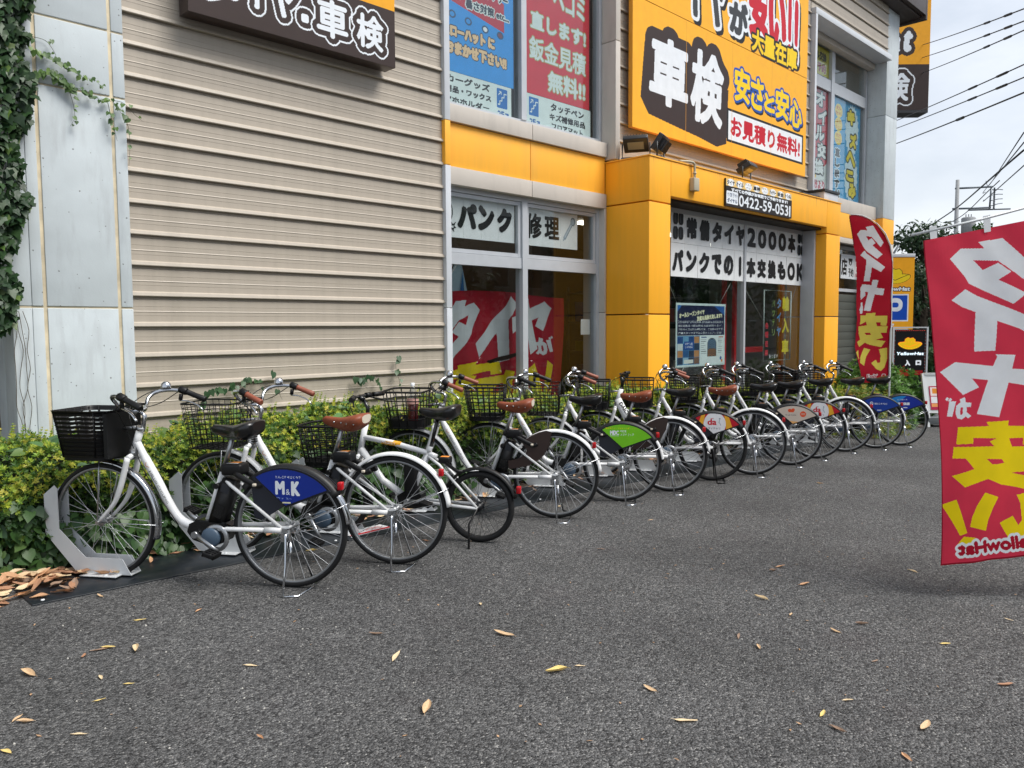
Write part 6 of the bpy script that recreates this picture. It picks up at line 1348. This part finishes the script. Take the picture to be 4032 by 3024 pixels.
def sprig(keys, name, label, yw, lm, tm, cols, smin, smax, dens, r=.0022):
    o = empty(name, label, 'vine', (0, 0, 0)); m = MB(); ms = [single_leaf(tm, c, lm, b_) for c, b_ in zip(cols*2, (.1, -.1, .2, -.2, 0, .15))]
    for k, (key, d) in enumerate(keys):
        pts = bez([(x, yw+random.uniform(-.008, .004), z) for x, z in SPR[key]], 5); m.tube(pts, [r*(1-.6*i/len(pts)) for i in range(len(pts))], 5)
        L_ = sum((pts[i+1]-pts[i]).length for i in range(len(pts)-1)); nl = int(L_*dens*d)
        for i in range(nl):
            t = (i+random.random())/nl; q = pts[min(len(pts)-1, int(t*(len(pts)-1)))]; sc_ = random.uniform(smin, smax)*(1-.55*t)
            place_leaf(random.choice(ms), o, (q.x+random.uniform(-.02, .02), q.y-random.uniform(.008, .03), q.z+random.uniform(-.02, .02)), (random.uniform(-.6, .4), -1, random.uniform(0, .8)), random.uniform(-1, 1)-1.57, sc_)
    m.build('stem', MATS['vine_stem'], o); return o
SG = [(.085, .16, .035), (.06, .12, .03), (.13, .21, .05), (.045, .095, .025)]
sprig([('A', 1.1), ('A2', .35), ('B', 1.3), ('B2', .35), ('B3', .25), ('C', .6), ('D', .5)], 'ivy_sprig', 'thin sprigs of bright green ivy creeping right across the front of the grey pillar', 6.13, IM, T_HEART, SG, .035, .062, 62)
sprig([('E1', 1.0), ('E2', .3), ('E3', .3)], 'wall_creeper', 'creeper with dark leaves on the beige wall above the second bicycle', 6.15, VM, T_HEART, [(.04, .09, .035), (.03, .075, .03), (.05, .11, .04)], .06, .085, 34)
sprig([('F1', 1.2), ('F2', .6)], 'wall_creeper', 'creeper with dark leaves on the beige wall left of the low window', 6.15, VM, T_HEART, [(.04, .09, .035), (.03, .075, .03), (.05, .11, .04)], .05, .075, 36)
# shrubs at the far end
def shrub(x, y, rx, ry, h, label, cols, n, sz, tm=T_ROS):
    o = empty('shrub', label, 'shrub', (x, y, zg(x))); th = rnd(0, 6.28, n); ph = np.arccos(RNG.random(n)); rr = (.80+.2*RNG.random(n))*(1+.10*np.sin(5*th)+.08*np.sin(9*th+ph*4))
    d = np.stack([np.sin(ph)*np.cos(th), np.sin(ph)*np.sin(th), np.cos(ph)], 1); p = d*rr[:, None]*[rx, ry, h]
    q = leaves('foliage', p, d+rnd(-.5, .5, 3*n).reshape(n, 3)+[0, 0, .3], rnd(0, 6.28, n), sz*rnd(.7, 1.3, n), pickc(cols, n), tm, HM, o); tag(q, kind='stuff')
    m = MB()
    for k in range(7): a = k*.9; m.tube([(0, 0, 0), (.3*rx*math.cos(a), .3*ry*math.sin(a), .4*h), (.7*rx*math.cos(a), .7*ry*math.sin(a), .75*h)], [.02, .014, .006], 6)
    m.build('stem', mat('bark', '#3f3529', rough=.9, var=.2), o); return o
shrub(13.6, 5.1, .95, .8, .98, 'bright green rounded shrub in front of the lit electric sign', [(.09, .20, .035), (.13, .26, .05), (.06, .14, .03)], 2400, .075)
shrub(13.35, 4.95, .6, .5, .66, 'low yellow orange tipped bush beside the white folding board', [(.33, .34, .06), (.30, .22, .05), (.16, .24, .05)], 1700, .045)
shrub(12.0, 4.7, .8, .6, .66, 'low golden green bush beside the pole of the feather flag', [(.30, .34, .06), (.14, .24, .045), (.36, .30, .07)], 1700, .045)
# trees
BARK = MATS['bark']
def tree(name, label, x, y, h, cr, ch, cols, n, sz, z0=None, tm=T_DIA, cone=0.0, group=None, seed=0, tr=.12, gap=.35):
    R_ = np.random.default_rng(seed+int(x*7)); z0 = zg(x) if z0 is None else z0; o = empty(name, label, 'tree', (x, y, z0), 0, group)
    m = MB(); rr = random.Random(seed+3); m.tube(bez([(0, 0, 0), (.05*cr, .02, h*.3), (-.04*cr, 0, h*.6), (0, 0, h*.93)], 4), [tr*(1-.07*i) for i in range(13)], 8)
    nc = max(10, int(26)); C_ = []
    for k in range(nc):
        t = R_.random(); a = R_.random()*6.28; rad = cr*(1-cone*t)*(.35+.6*R_.random())*math.sin(math.pi*min(1, .18+.8*t))**.5; zc = h-ch+ch*t*.95
        c = (rad*math.cos(a), rad*math.sin(a), zc); C_.append(c); zb_ = max(h*.2, zc-.5*rad-.2*ch*.3); m.tube([(0, 0, zb_), (c[0]*.5, c[1]*.5, (zb_+zc)/2+.1), c], [tr*.35, tr*.2, tr*.06], 5)
    m.build('trunk', BARK, o); C_ = np.array(C_); ci = R_.integers(0, nc, n); d = R_.normal(size=(n, 3)); d /= np.linalg.norm(d, axis=1, keepdims=True)
    cs = cr*gap*(1-cone*.5*(C_[ci, 2]-(h-ch))/ch)*R_.uniform(.75, 1.2, nc)[ci]; p = C_[ci]+d*(cs*R_.random(n)**.4)[:, None]*[1, 1, .75]
    q = leaves('crown', p, d+[0, 0, .5]+R_.normal(size=(n, 3))*.5, R_.uniform(0, 6.28, n), sz*R_.uniform(.7, 1.3, n), np.array(cols)[R_.integers(0, len(cols), n)]*R_.uniform(.8, 1.2, (n, 1)), tm, TM, o); tag(q, kind='stuff'); return o
T_LONG = (T_DIA[0]*[1, .55, 1], T_DIA[1])
tree('broadleaf_tree', 'leafy green tree with drooping leaves behind the top of the big red flag', 37.5, 5.7, 9.1, 3.7, 6.2, [(.07, .15, .025), (.11, .21, .035), (.045, .10, .02)], 13000, .42, tm=T_LONG, tr=.2, gap=.42)
tree('small_tree', 'small dark green tree left of the leafy tree with drooping leaves', 38.5, 10.2, 5.9, 1.3, 3.5, [(.04, .10, .025), (.06, .13, .03)], 2500, .24)
CG = [(.020, .050, .018), (.032, .070, .024), (.014, .036, .014), (.045, .085, .03)]
for i, (x, y, h, cr) in enumerate(((37.2, 15.0, 4.9, 1.3), (37.6, 13.6, 4.6, 1.2), (38.4, 12.9, 5.1, 1.25), (38.6, 11.6, 4.3, 1.3), (39.4, 10.6, 4.2, 1.4), (40.0, 9.2, 4.4, 1.4), (33.5, 11.0, 3.0, 1.0))):
    tree('evergreen_tree', ('leftmost', 'second', 'tallest', 'fourth', 'fifth', 'sixth', 'lowest')[i]+' of the dark evergreens between the feather flag and the big red flag', x, y, h, cr, h*.96, CG, 4200, .20, cone=.55, group='dark evergreens beyond the parking sign', seed=i, gap=.55)
tree('street_tree', 'slim trunked roadside tree between the electric sign and the big red flag', 30.6, 9.75, 5.2, 1.5, 3.0, CG, 3000, .2, tr=.2, group='dark evergreens beyond the parking sign')
hd = empty('far_hedge', 'low clipped green hedge across the road seen left of the big red flag', 'hedge', (28.6, 8.6, zg(30)), -math.pi/4)
n = 2500; p = np.stack([rnd(-3, 3, n), rnd(-.5, .5, n), rnd(.05, .85, n)], 1); q = leaves('foliage', p, np.stack([rnd(-.5, .5, n), rnd(-1, 0, n), rnd(0, 1, n)], 1), rnd(0, 6.28, n), rnd(.10, .18, n), pickc([(.04, .10, .03), (.07, .14, .04)], n), T_ROS, TM, hd); tag(q, kind='stuff')
# trees and houses across the street behind the camera, seen only as reflections in the panes
for i, (x, y, h, cr) in enumerate(((9, -13, 8.5, 3), (15, -12.5, 9.5, 3.4), (21, -13.5, 8, 3), (33, -13, 10, 3.6), (41, -11, 9, 3.6), (3, -15, 9, 3.4), (51, -10, 10, 4))):
    tree('roadside_tree', ('first', 'second', 'third', 'fourth', 'fifth', 'sixth', 'seventh')[i]+' roadside tree across the street that only shows as a reflection in the shop glass', x, y, h, cr, h*.8, CG+[(.05, .10, .03)], 2600, .42, group='trees across the street', seed=20+i, gap=.5, tr=.22)
def house(x0, x1, y0, y1, h, col, label, z0=-.3, face='y+'):
    o = empty('house', label, 'house', ((x0+x1)/2, (y0+y1)/2, z0)); w2, d2 = (x1-x0)/2, (y1-y0)/2
    m = MB(); m.box(-w2, w2, -d2, d2, 0, h); m.build('wall', mat('house_wall_'+col[1:], col, rough=.8, var=.05), o)
    m = MB(); m.add([(-w2-.5, -d2-.5, h), (w2+.5, -d2-.5, h), (w2+.5, d2+.5, h), (-w2-.5, d2+.5, h), (-w2*.3, 0, h+1.6), (w2*.3, 0, h+1.6)], [(0, 1, 5, 4), (1, 2, 5), (2, 3, 4, 5), (3, 0, 4), (3, 2, 1, 0)]); m.build('roof', mat('roof_tile_dark', '#3a3b3e', rough=.7, var=.1), o)
    for k in range(int(w2*2/2.4)):
        for z in (1.0, 3.7):
            for sy in (-1, 1):
                m = MB(); xc = -w2+1.3+k*2.4; m.box(xc-.6, xc+.6, sy*d2-.05, sy*d2+.05, z, z+1.2); f = m.build('window', ALU, o); m = MB(); m.box(xc-.54, xc+.54, sy*(d2+.055)-.005, sy*(d2+.055)+.005, z+.06, z+1.14); m.build('pane', mat('dark_pane', '#20262b', rough=.1), f)
    return o
house(24, 36, -24, -16, 7.2, '#9a958b', 'pale house across the street that only shows as a reflection in the entrance glass')
house(38, 62, -26, -17, 7.6, '#77746e', 'long grey house across the street that only shows as a reflection in the entrance glass')
house(2, 22, -26, -18, 7.4, '#7c7872', 'grey house across the street that only shows as a reflection in the low window')
o = house(38.8, 42.6, 15.3, 22, 5.9, '#a9a7a2', 'grey house with dark eaves just beyond the end of the shop building')
m = MB(); m.tube([(1.8, -3.9, 5.9), (1.8, -3.6, 5.4), (1.8, -3.45, 5.0), (1.8, -3.45, .2)], .06, 8); m.build('downpipe', ALUL, o)
# ================================================================== POLES AND WIRES
WIR = mat('cable_black', '#15171b', rough=.6)
CON = mat('concrete_pole', '#8d8f90', rough=.8, var=.1)
up_ = empty('utility_pole', 'concrete utility pole with transformer and insulator arms against the sky', 'utility pole', (83.5, 24.0, -.3), -math.pi/4)
m = MB(); m.tube([(0, 0, 0), (0, 0, 15.4)], [.24, .16], 12); m.build('pole', CON, up_)
m = MB(); m.tube([(-.2, 0, 14.6), (3.3, 0, 14.75)], .09, 6); m.tube([(-.4, 0, 12.7), (3.2, 0, 12.8)], .09, 6); m.tube([(1.2, .2, 12.6), (5.2, .2, 12.7)], .07, 6); m.tube([(3.1, 0, 12.7), (3.2, 0, 14.75)], .09, 6); m.tube([(.2, 0, 9.8), (3.2, 0, 9.8)], .07, 6); m.build('crossarm', STL, up_)
for k in range(4):
    m = MB()
    for t in range(3): m.lathe([(0, -.12), (.11, -.12), (.05, 0), (.11, .05), (0, .1)], 'z', c=(3.5, 0, 12.95+k*.5+t*.14-.14), n=8)
    m.tube([(3.2, 0, 12.95+k*.5), (3.9, 0, 13.15+k*.45), (4.3, 0, 13.2+k*.42)], .04, 5); m.build('insulator', STL, up_)
m = MB(); m.lathe([(0, 0), (.6, .02), (.62, 1.9), (.5, 2.0), (0, 2.02)], 'z', c=(1.15, 0, 9.9), n=16)
for k in range(3): m.tube([(.9+k*.25, 0, 11.9), (.9+k*.25, 0, 12.2)], .05, 6)
m.build('transformer', CON, up_)
m = MB()
for k in range(6): m.tube([(-.3, 0, 7+k*.9), (.3, 0, 7+k*.9)], .03, 4)
m.build('step_bolt', STL, up_)
lp = empty('antenna_pole', 'thin dark pole with a small head between the utility pole and the leafy tree', 'pole', (61.0, 12.1, -.3)); m = MB(); m.tube([(0, 0, 0), (0, 0, 10.4)], .07, 6); m.tube([(-.4, 0, 10.1), (.4, .1, 10.3)], .04, 5); m.lathe([(0, 0), (.16, .05), (.16, .3), (0, .35)], 'z', c=(0, 0, 9.9), n=8); m.build('pole', WIR, lp)
def wire(label, a, b, r, sag=.3, sleeves=()):
    a, b = Vector(a), Vector(b); pts = []
    d = (b-a); b2 = b+d*.6; a2 = a-d*.25; N_ = 24
    for k in range(N_+1): t = k/N_; p = a2.lerp(b2, t); p.z -= sag*4*t*(1-t)-sag*.6; pts.append(p)
    m = MB(); m.tube(pts, r, 5); o = m.build('power_line', WIR); tag(o, label, 'power line', 'overhead power lines')
    for t in sleeves:
        c = a.lerp(b, t); i = min(range(len(pts)-1), key=lambda k: (pts[k]-c).length); q, dd = pts[i], (pts[i+1]-pts[i]).normalized(); m = MB(); m.tube([q-dd*.35, q-dd*.25, q+dd*.25, q+dd*.35], [r*1.1, r*2.0, r*2.0, r*1.1], 7); m.build('splice_sleeve', WIR, o)
WR = [((24.24, 7.76, 9.25), (13.06, 2.99, 5.81)), ((24.22, 7.75, 8.9), (13.05, 2.98, 5.64)), ((24.2, 7.73, 8.49), (13.04, 2.98, 5.51)), ((23.39, 8.38, 7.06), (13.02, 2.95, 5.04)), ((23.38, 8.37, 6.85), (13.01, 2.95, 4.86)), ((23.36, 8.35, 6.43), (13.0, 2.94, 4.65))]
for i, (a, b_) in enumerate(WR): wire(('topmost', 'second', 'third', 'fourth', 'fifth', 'lowest')[i]+' of six parallel power lines rising to the right beside the tower sign', a, b_, .010 if i < 5 else .013, .05, (.78, .92) if i < 5 else (.70,))
WR = [((83.0, 21.5, 14.6), (68.3, 17.5, 11.9), (18.86, 4.23, 5.3)), ((83.0, 21.5, 13.6), (68.1, 17.8, 11.4), (18.85, 4.22, 5.1)), ((64.4, 21.4, 8.2), (50, 14.6, 7.9), (18.84, 4.22, 4.94)), ((64.4, 21.4, 8.0), (50, 14.4, 7.4), (24.0, 5.9, 5.2)), ((83.0, 21.6, 12.9), (50, 13.0, 8.3), (18.9, 4.1, 4.75))]
for i, pts in enumerate(WR):
    m = MB(); P_ = bez(pts, 10); m.tube(P_, [.032*(1-.6*k/len(P_)) if i != 2 else .05*(1-.6*k/len(P_)) for k in range(len(P_))], 5); o = m.build('power_line', WIR); tag(o, ('upper', 'second', 'thick black', 'thin lower', 'loosely hanging')[i]+' line of the sagging bundle passing the utility pole toward the upper right', 'power line', 'overhead power lines')
# ================================================================== FALLEN LEAVES
FLc = [(.66, .46, .27), (.74, .58, .36), (.40, .21, .12), (.74, .56, .20), (.30, .20, .14), (.58, .33, .18)]
FLn = ['tan', 'pale tan', 'rust brown', 'yellow tan', 'dull brown', 'orange brown']
def dry_mesh(ci, form, seed):
    R_ = random.Random(seed); n = 9; m = MB(); vs = []
    wmax = (.17, .20, .22)[form]; bend = (.10, .35, .55)[form]; cup = (.35, .9, 1.5)[form]
    for i in range(n):
        t = i/(n-1); wd = wmax*math.sin(math.pi*min(1, t*.96+.02))**.8*(1.15-.3*t); z = bend*(t-.45)**2*(1 if seed % 2 else .6)+.02*math.sin(6*t+seed); cy = .06*math.sin(3.2*t+seed)
        for j, s_ in enumerate((-1, -.5, 0, .5, 1)): vs.append((t-.5, cy+wd*s_, z+cup*wd*abs(s_)**1.5*.6+.02*math.sin(9*t+2*j+seed)))
    fs = [(i*5+j, (i+1)*5+j, (i+1)*5+j+1, i*5+j+1) for i in range(n-1) for j in range(4)]; m.add(vs, fs, True); m.tube([(-.5, cy*0, bend*.2), (-.62, .03, .03)], .008, 4)
    me = m.mesh('dry_leaf', DM); at = me.attributes.new('tint', 'FLOAT_COLOR', 'POINT'); at.data.foreach_set('color', np.tile([*FLc[ci], 1.0], len(me.vertices)).astype(np.float32)); return me
DRY = [[dry_mesh(ci, f, ci*3+f) for f in range(3)] for ci in range(6)]
FPOS = [(1.64,3.90),(1.38,3.97),(1.12,3.71),(1.15,3.71),(1.04,3.68),(1.23,3.60),(0.82,3.64),(1.02,3.40),(1.08,3.26),(0.95,3.19),(0.70,3.19),(0.81,2.96),(0.60,3.00),(0.69,3.24),(1.80,2.27),(2.01,2.74),(2.10,3.02),(2.53,2.60),(2.73,2.98),(2.40,2.15),(2.42,1.54),(3.89,2.01),(3.70,1.53),(3.89,1.48),(4.30,1.96),(4.42,2.21),(4.99,3.50),(4.84,4.30),(2.83,1.21),(2.75,1.12),(3.00,0.91),(5.02,1.62),(3.91,1.11),(4.49,0.99),(3.47,1.26),(3.76,1.78),(8.59,2.09),(4.05,3.23),(3.31,1.82),(3.25,1.69),(2.51,2.12),(1.36,4.48),(2.54,1.78),(3.34,4.19),(2.64,4.50),(7.48,3.28),(4.53,2.22),(3.01,1.19),(3.61,0.80),(2.73,0.88),(1.51,3.09),(1.25,2.50),(0.5,2.7),(.52,2.62)]
R_ = random.Random(12); Z_ = {}
big_i = {14, 15, 17, 19, 20, 21, 29, 30, 2, 5, 6, 24}
info = []
for i, (x, y) in enumerate(FPOS):
    d = x*.707+y*.707; l_ = (x-y)*.707/d*27.86/36*1.0
    zone = ('in the lower left foreground' if l_ < -.17 else 'in the lower middle foreground' if l_ < .17 else 'in the lower right foreground') if d < 3.6 else ('beside the nearest wheels' if l_ < -.1 else 'before the middle wheels' if l_ < .17 else 'toward the red flag')
    ci = R_.choice([0, 0, 1, 1, 2, 3, 4, 5]); f = R_.choice([0, 0, 1, 1, 2]); info.append((zone, l_, x, y, ci, f, i))
ordn = ['first', 'second', 'third', 'fourth', 'fifth', 'sixth', 'seventh', 'eighth', 'ninth', 'tenth', 'eleventh', 'twelfth', 'thirteenth', 'fourteenth', 'fifteenth', 'sixteenth', 'seventeenth', 'eighteenth', 'nineteenth', 'twentieth']
for zone in sorted({q[0] for q in info}):
    for k, (z_, l_, x, y, ci, f, i) in enumerate(sorted(q for q in info if q[0] == zone)):
        s_ = R_.uniform(.05, .068) if i in big_i else R_.uniform(.024, .048)
        o = link('fallen_leaf', DRY[ci][f], None, loc=(x, y, zg(x)+.004+.0), rot=(R_.uniform(-.15, .15), R_.uniform(-.1, .1), R_.uniform(0, 6.28))); o.scale = (s_*1.5, s_*R_.uniform(.85, 1.15), s_*1.2)
        tag(o, f"{FLn[ci]} {('flat', 'curled', 'tightly rolled')[f]} dry leaf, {ordn[k]} from the left {zone}", 'leaf', 'dry leaves scattered on the asphalt')
tw2 = MB()
for k in range(90):
    x = random.uniform(-.8, 12); y = random.uniform(hfront(x), hback(x)); z = float(htop(np.array([x]), np.array([y]))[0]); tw2.tube([(x, y, z-.1), (x+random.uniform(-.04, .04), y+random.uniform(-.04, .02), z+random.uniform(.01, .07))], .0016, 4)
tag(tw2.build('bare_twigs', BARK, hg), kind='stuff')
lp = empty('leaf_litter', 'heap of brown dry leaves at the left end of the dark base plate', 'leaf heap', (.95, 4.95, zg(.95)))
for k in range(230):
    t = R_.random()**.8; x = R_.gauss(-.02, .34); y = R_.gauss(-.02, .13); hgt = .075*math.exp(-(x/.4)**2-(y/.16)**2)
    x = min(x, .62); o = link('dry_leaf', DRY[R_.choice([0, 2, 5, 5, 2, 4, 1])][R_.choice([0, 0, 1])], lp, loc=(x, y, .008+hgt*t), rot=(R_.uniform(-.5, .5), R_.uniform(-.35, .35), R_.gauss(0, .7)+(math.pi if R_.random() < .5 else 0))); s_ = R_.uniform(.085, .135); o.scale = (s_, s_*R_.uniform(.8, 1.15), s_)
ll = empty('leaf_litter', 'loose brown leaves lying along the foot of the hedge behind the docks', 'leaf heap', (0, 0, 0))
for k in range(260):
    x = R_.uniform(1.5, 8.5) if k < 120 else R_.uniform(1.6, 4.6); y = bedfront(x)+R_.uniform(-.20, .16); o = link('dry_leaf', DRY[R_.choice([0, 2, 5, 4, 2, 1])][R_.choice([0, 1, 1])], ll, loc=(x, y, zg(x)+.02+R_.random()*.03), rot=(R_.uniform(-.5, .5), R_.uniform(-.4, .4), R_.uniform(0, 6.28))); s_ = R_.uniform(.05, .10); o.scale = (s_, s_, s_)
cr_ = MB()
for k in range(260):
    x = R_.uniform(.4, 8); y = R_.uniform(.3, 4.4)
    if x+y < 2.0: continue
    z = zg(x)+.003; a_ = R_.uniform(0, 6.28); s1, s2 = R_.uniform(.004, .014), R_.uniform(.002, .006); ca, sa = math.cos(a_), math.sin(a_)
    cr_.add([(x-s1*ca, y-s1*sa, z), (x+s2*sa, y-s2*ca, z+.002), (x+s1*ca, y+s1*sa, z+R_.uniform(0, .006)), (x-s2*sa, y+s2*ca, z+.002)], [(0, 1, 2, 3)])
tag(cr_.build('leaf_crumbs', mat('leaf_crumb', (.36, .22, .12), rough=.8, var=.4, vscale=3)), 'tiny brown crumbs of crushed leaves over the asphalt', 'leaf crumbs', kind='stuff')
# tiny stone chips lying loose
cp = MB()
for k in range(500):
    x = R_.uniform(.3, 7); y = R_.uniform(.2, 4.3)
    if x+y < 1.9: continue
    s_ = R_.uniform(.002, .0045); z = zg(x)
    cp.add([(x-s_, y, z+.001), (x, y-s_, z+.001), (x+s_*1.2, y, z+.001), (x, y+s_, z+.001), (x, y, z+s_*1.6)], [(0, 1, 4), (1, 2, 4), (2, 3, 4), (3, 0, 4)])
o = cp.build('stone_chips', mat('pale_stone', '#b9b6ae', rough=.8)); tag(o, 'small pale stone chips strewn over the asphalt', 'gravel', kind='stuff')
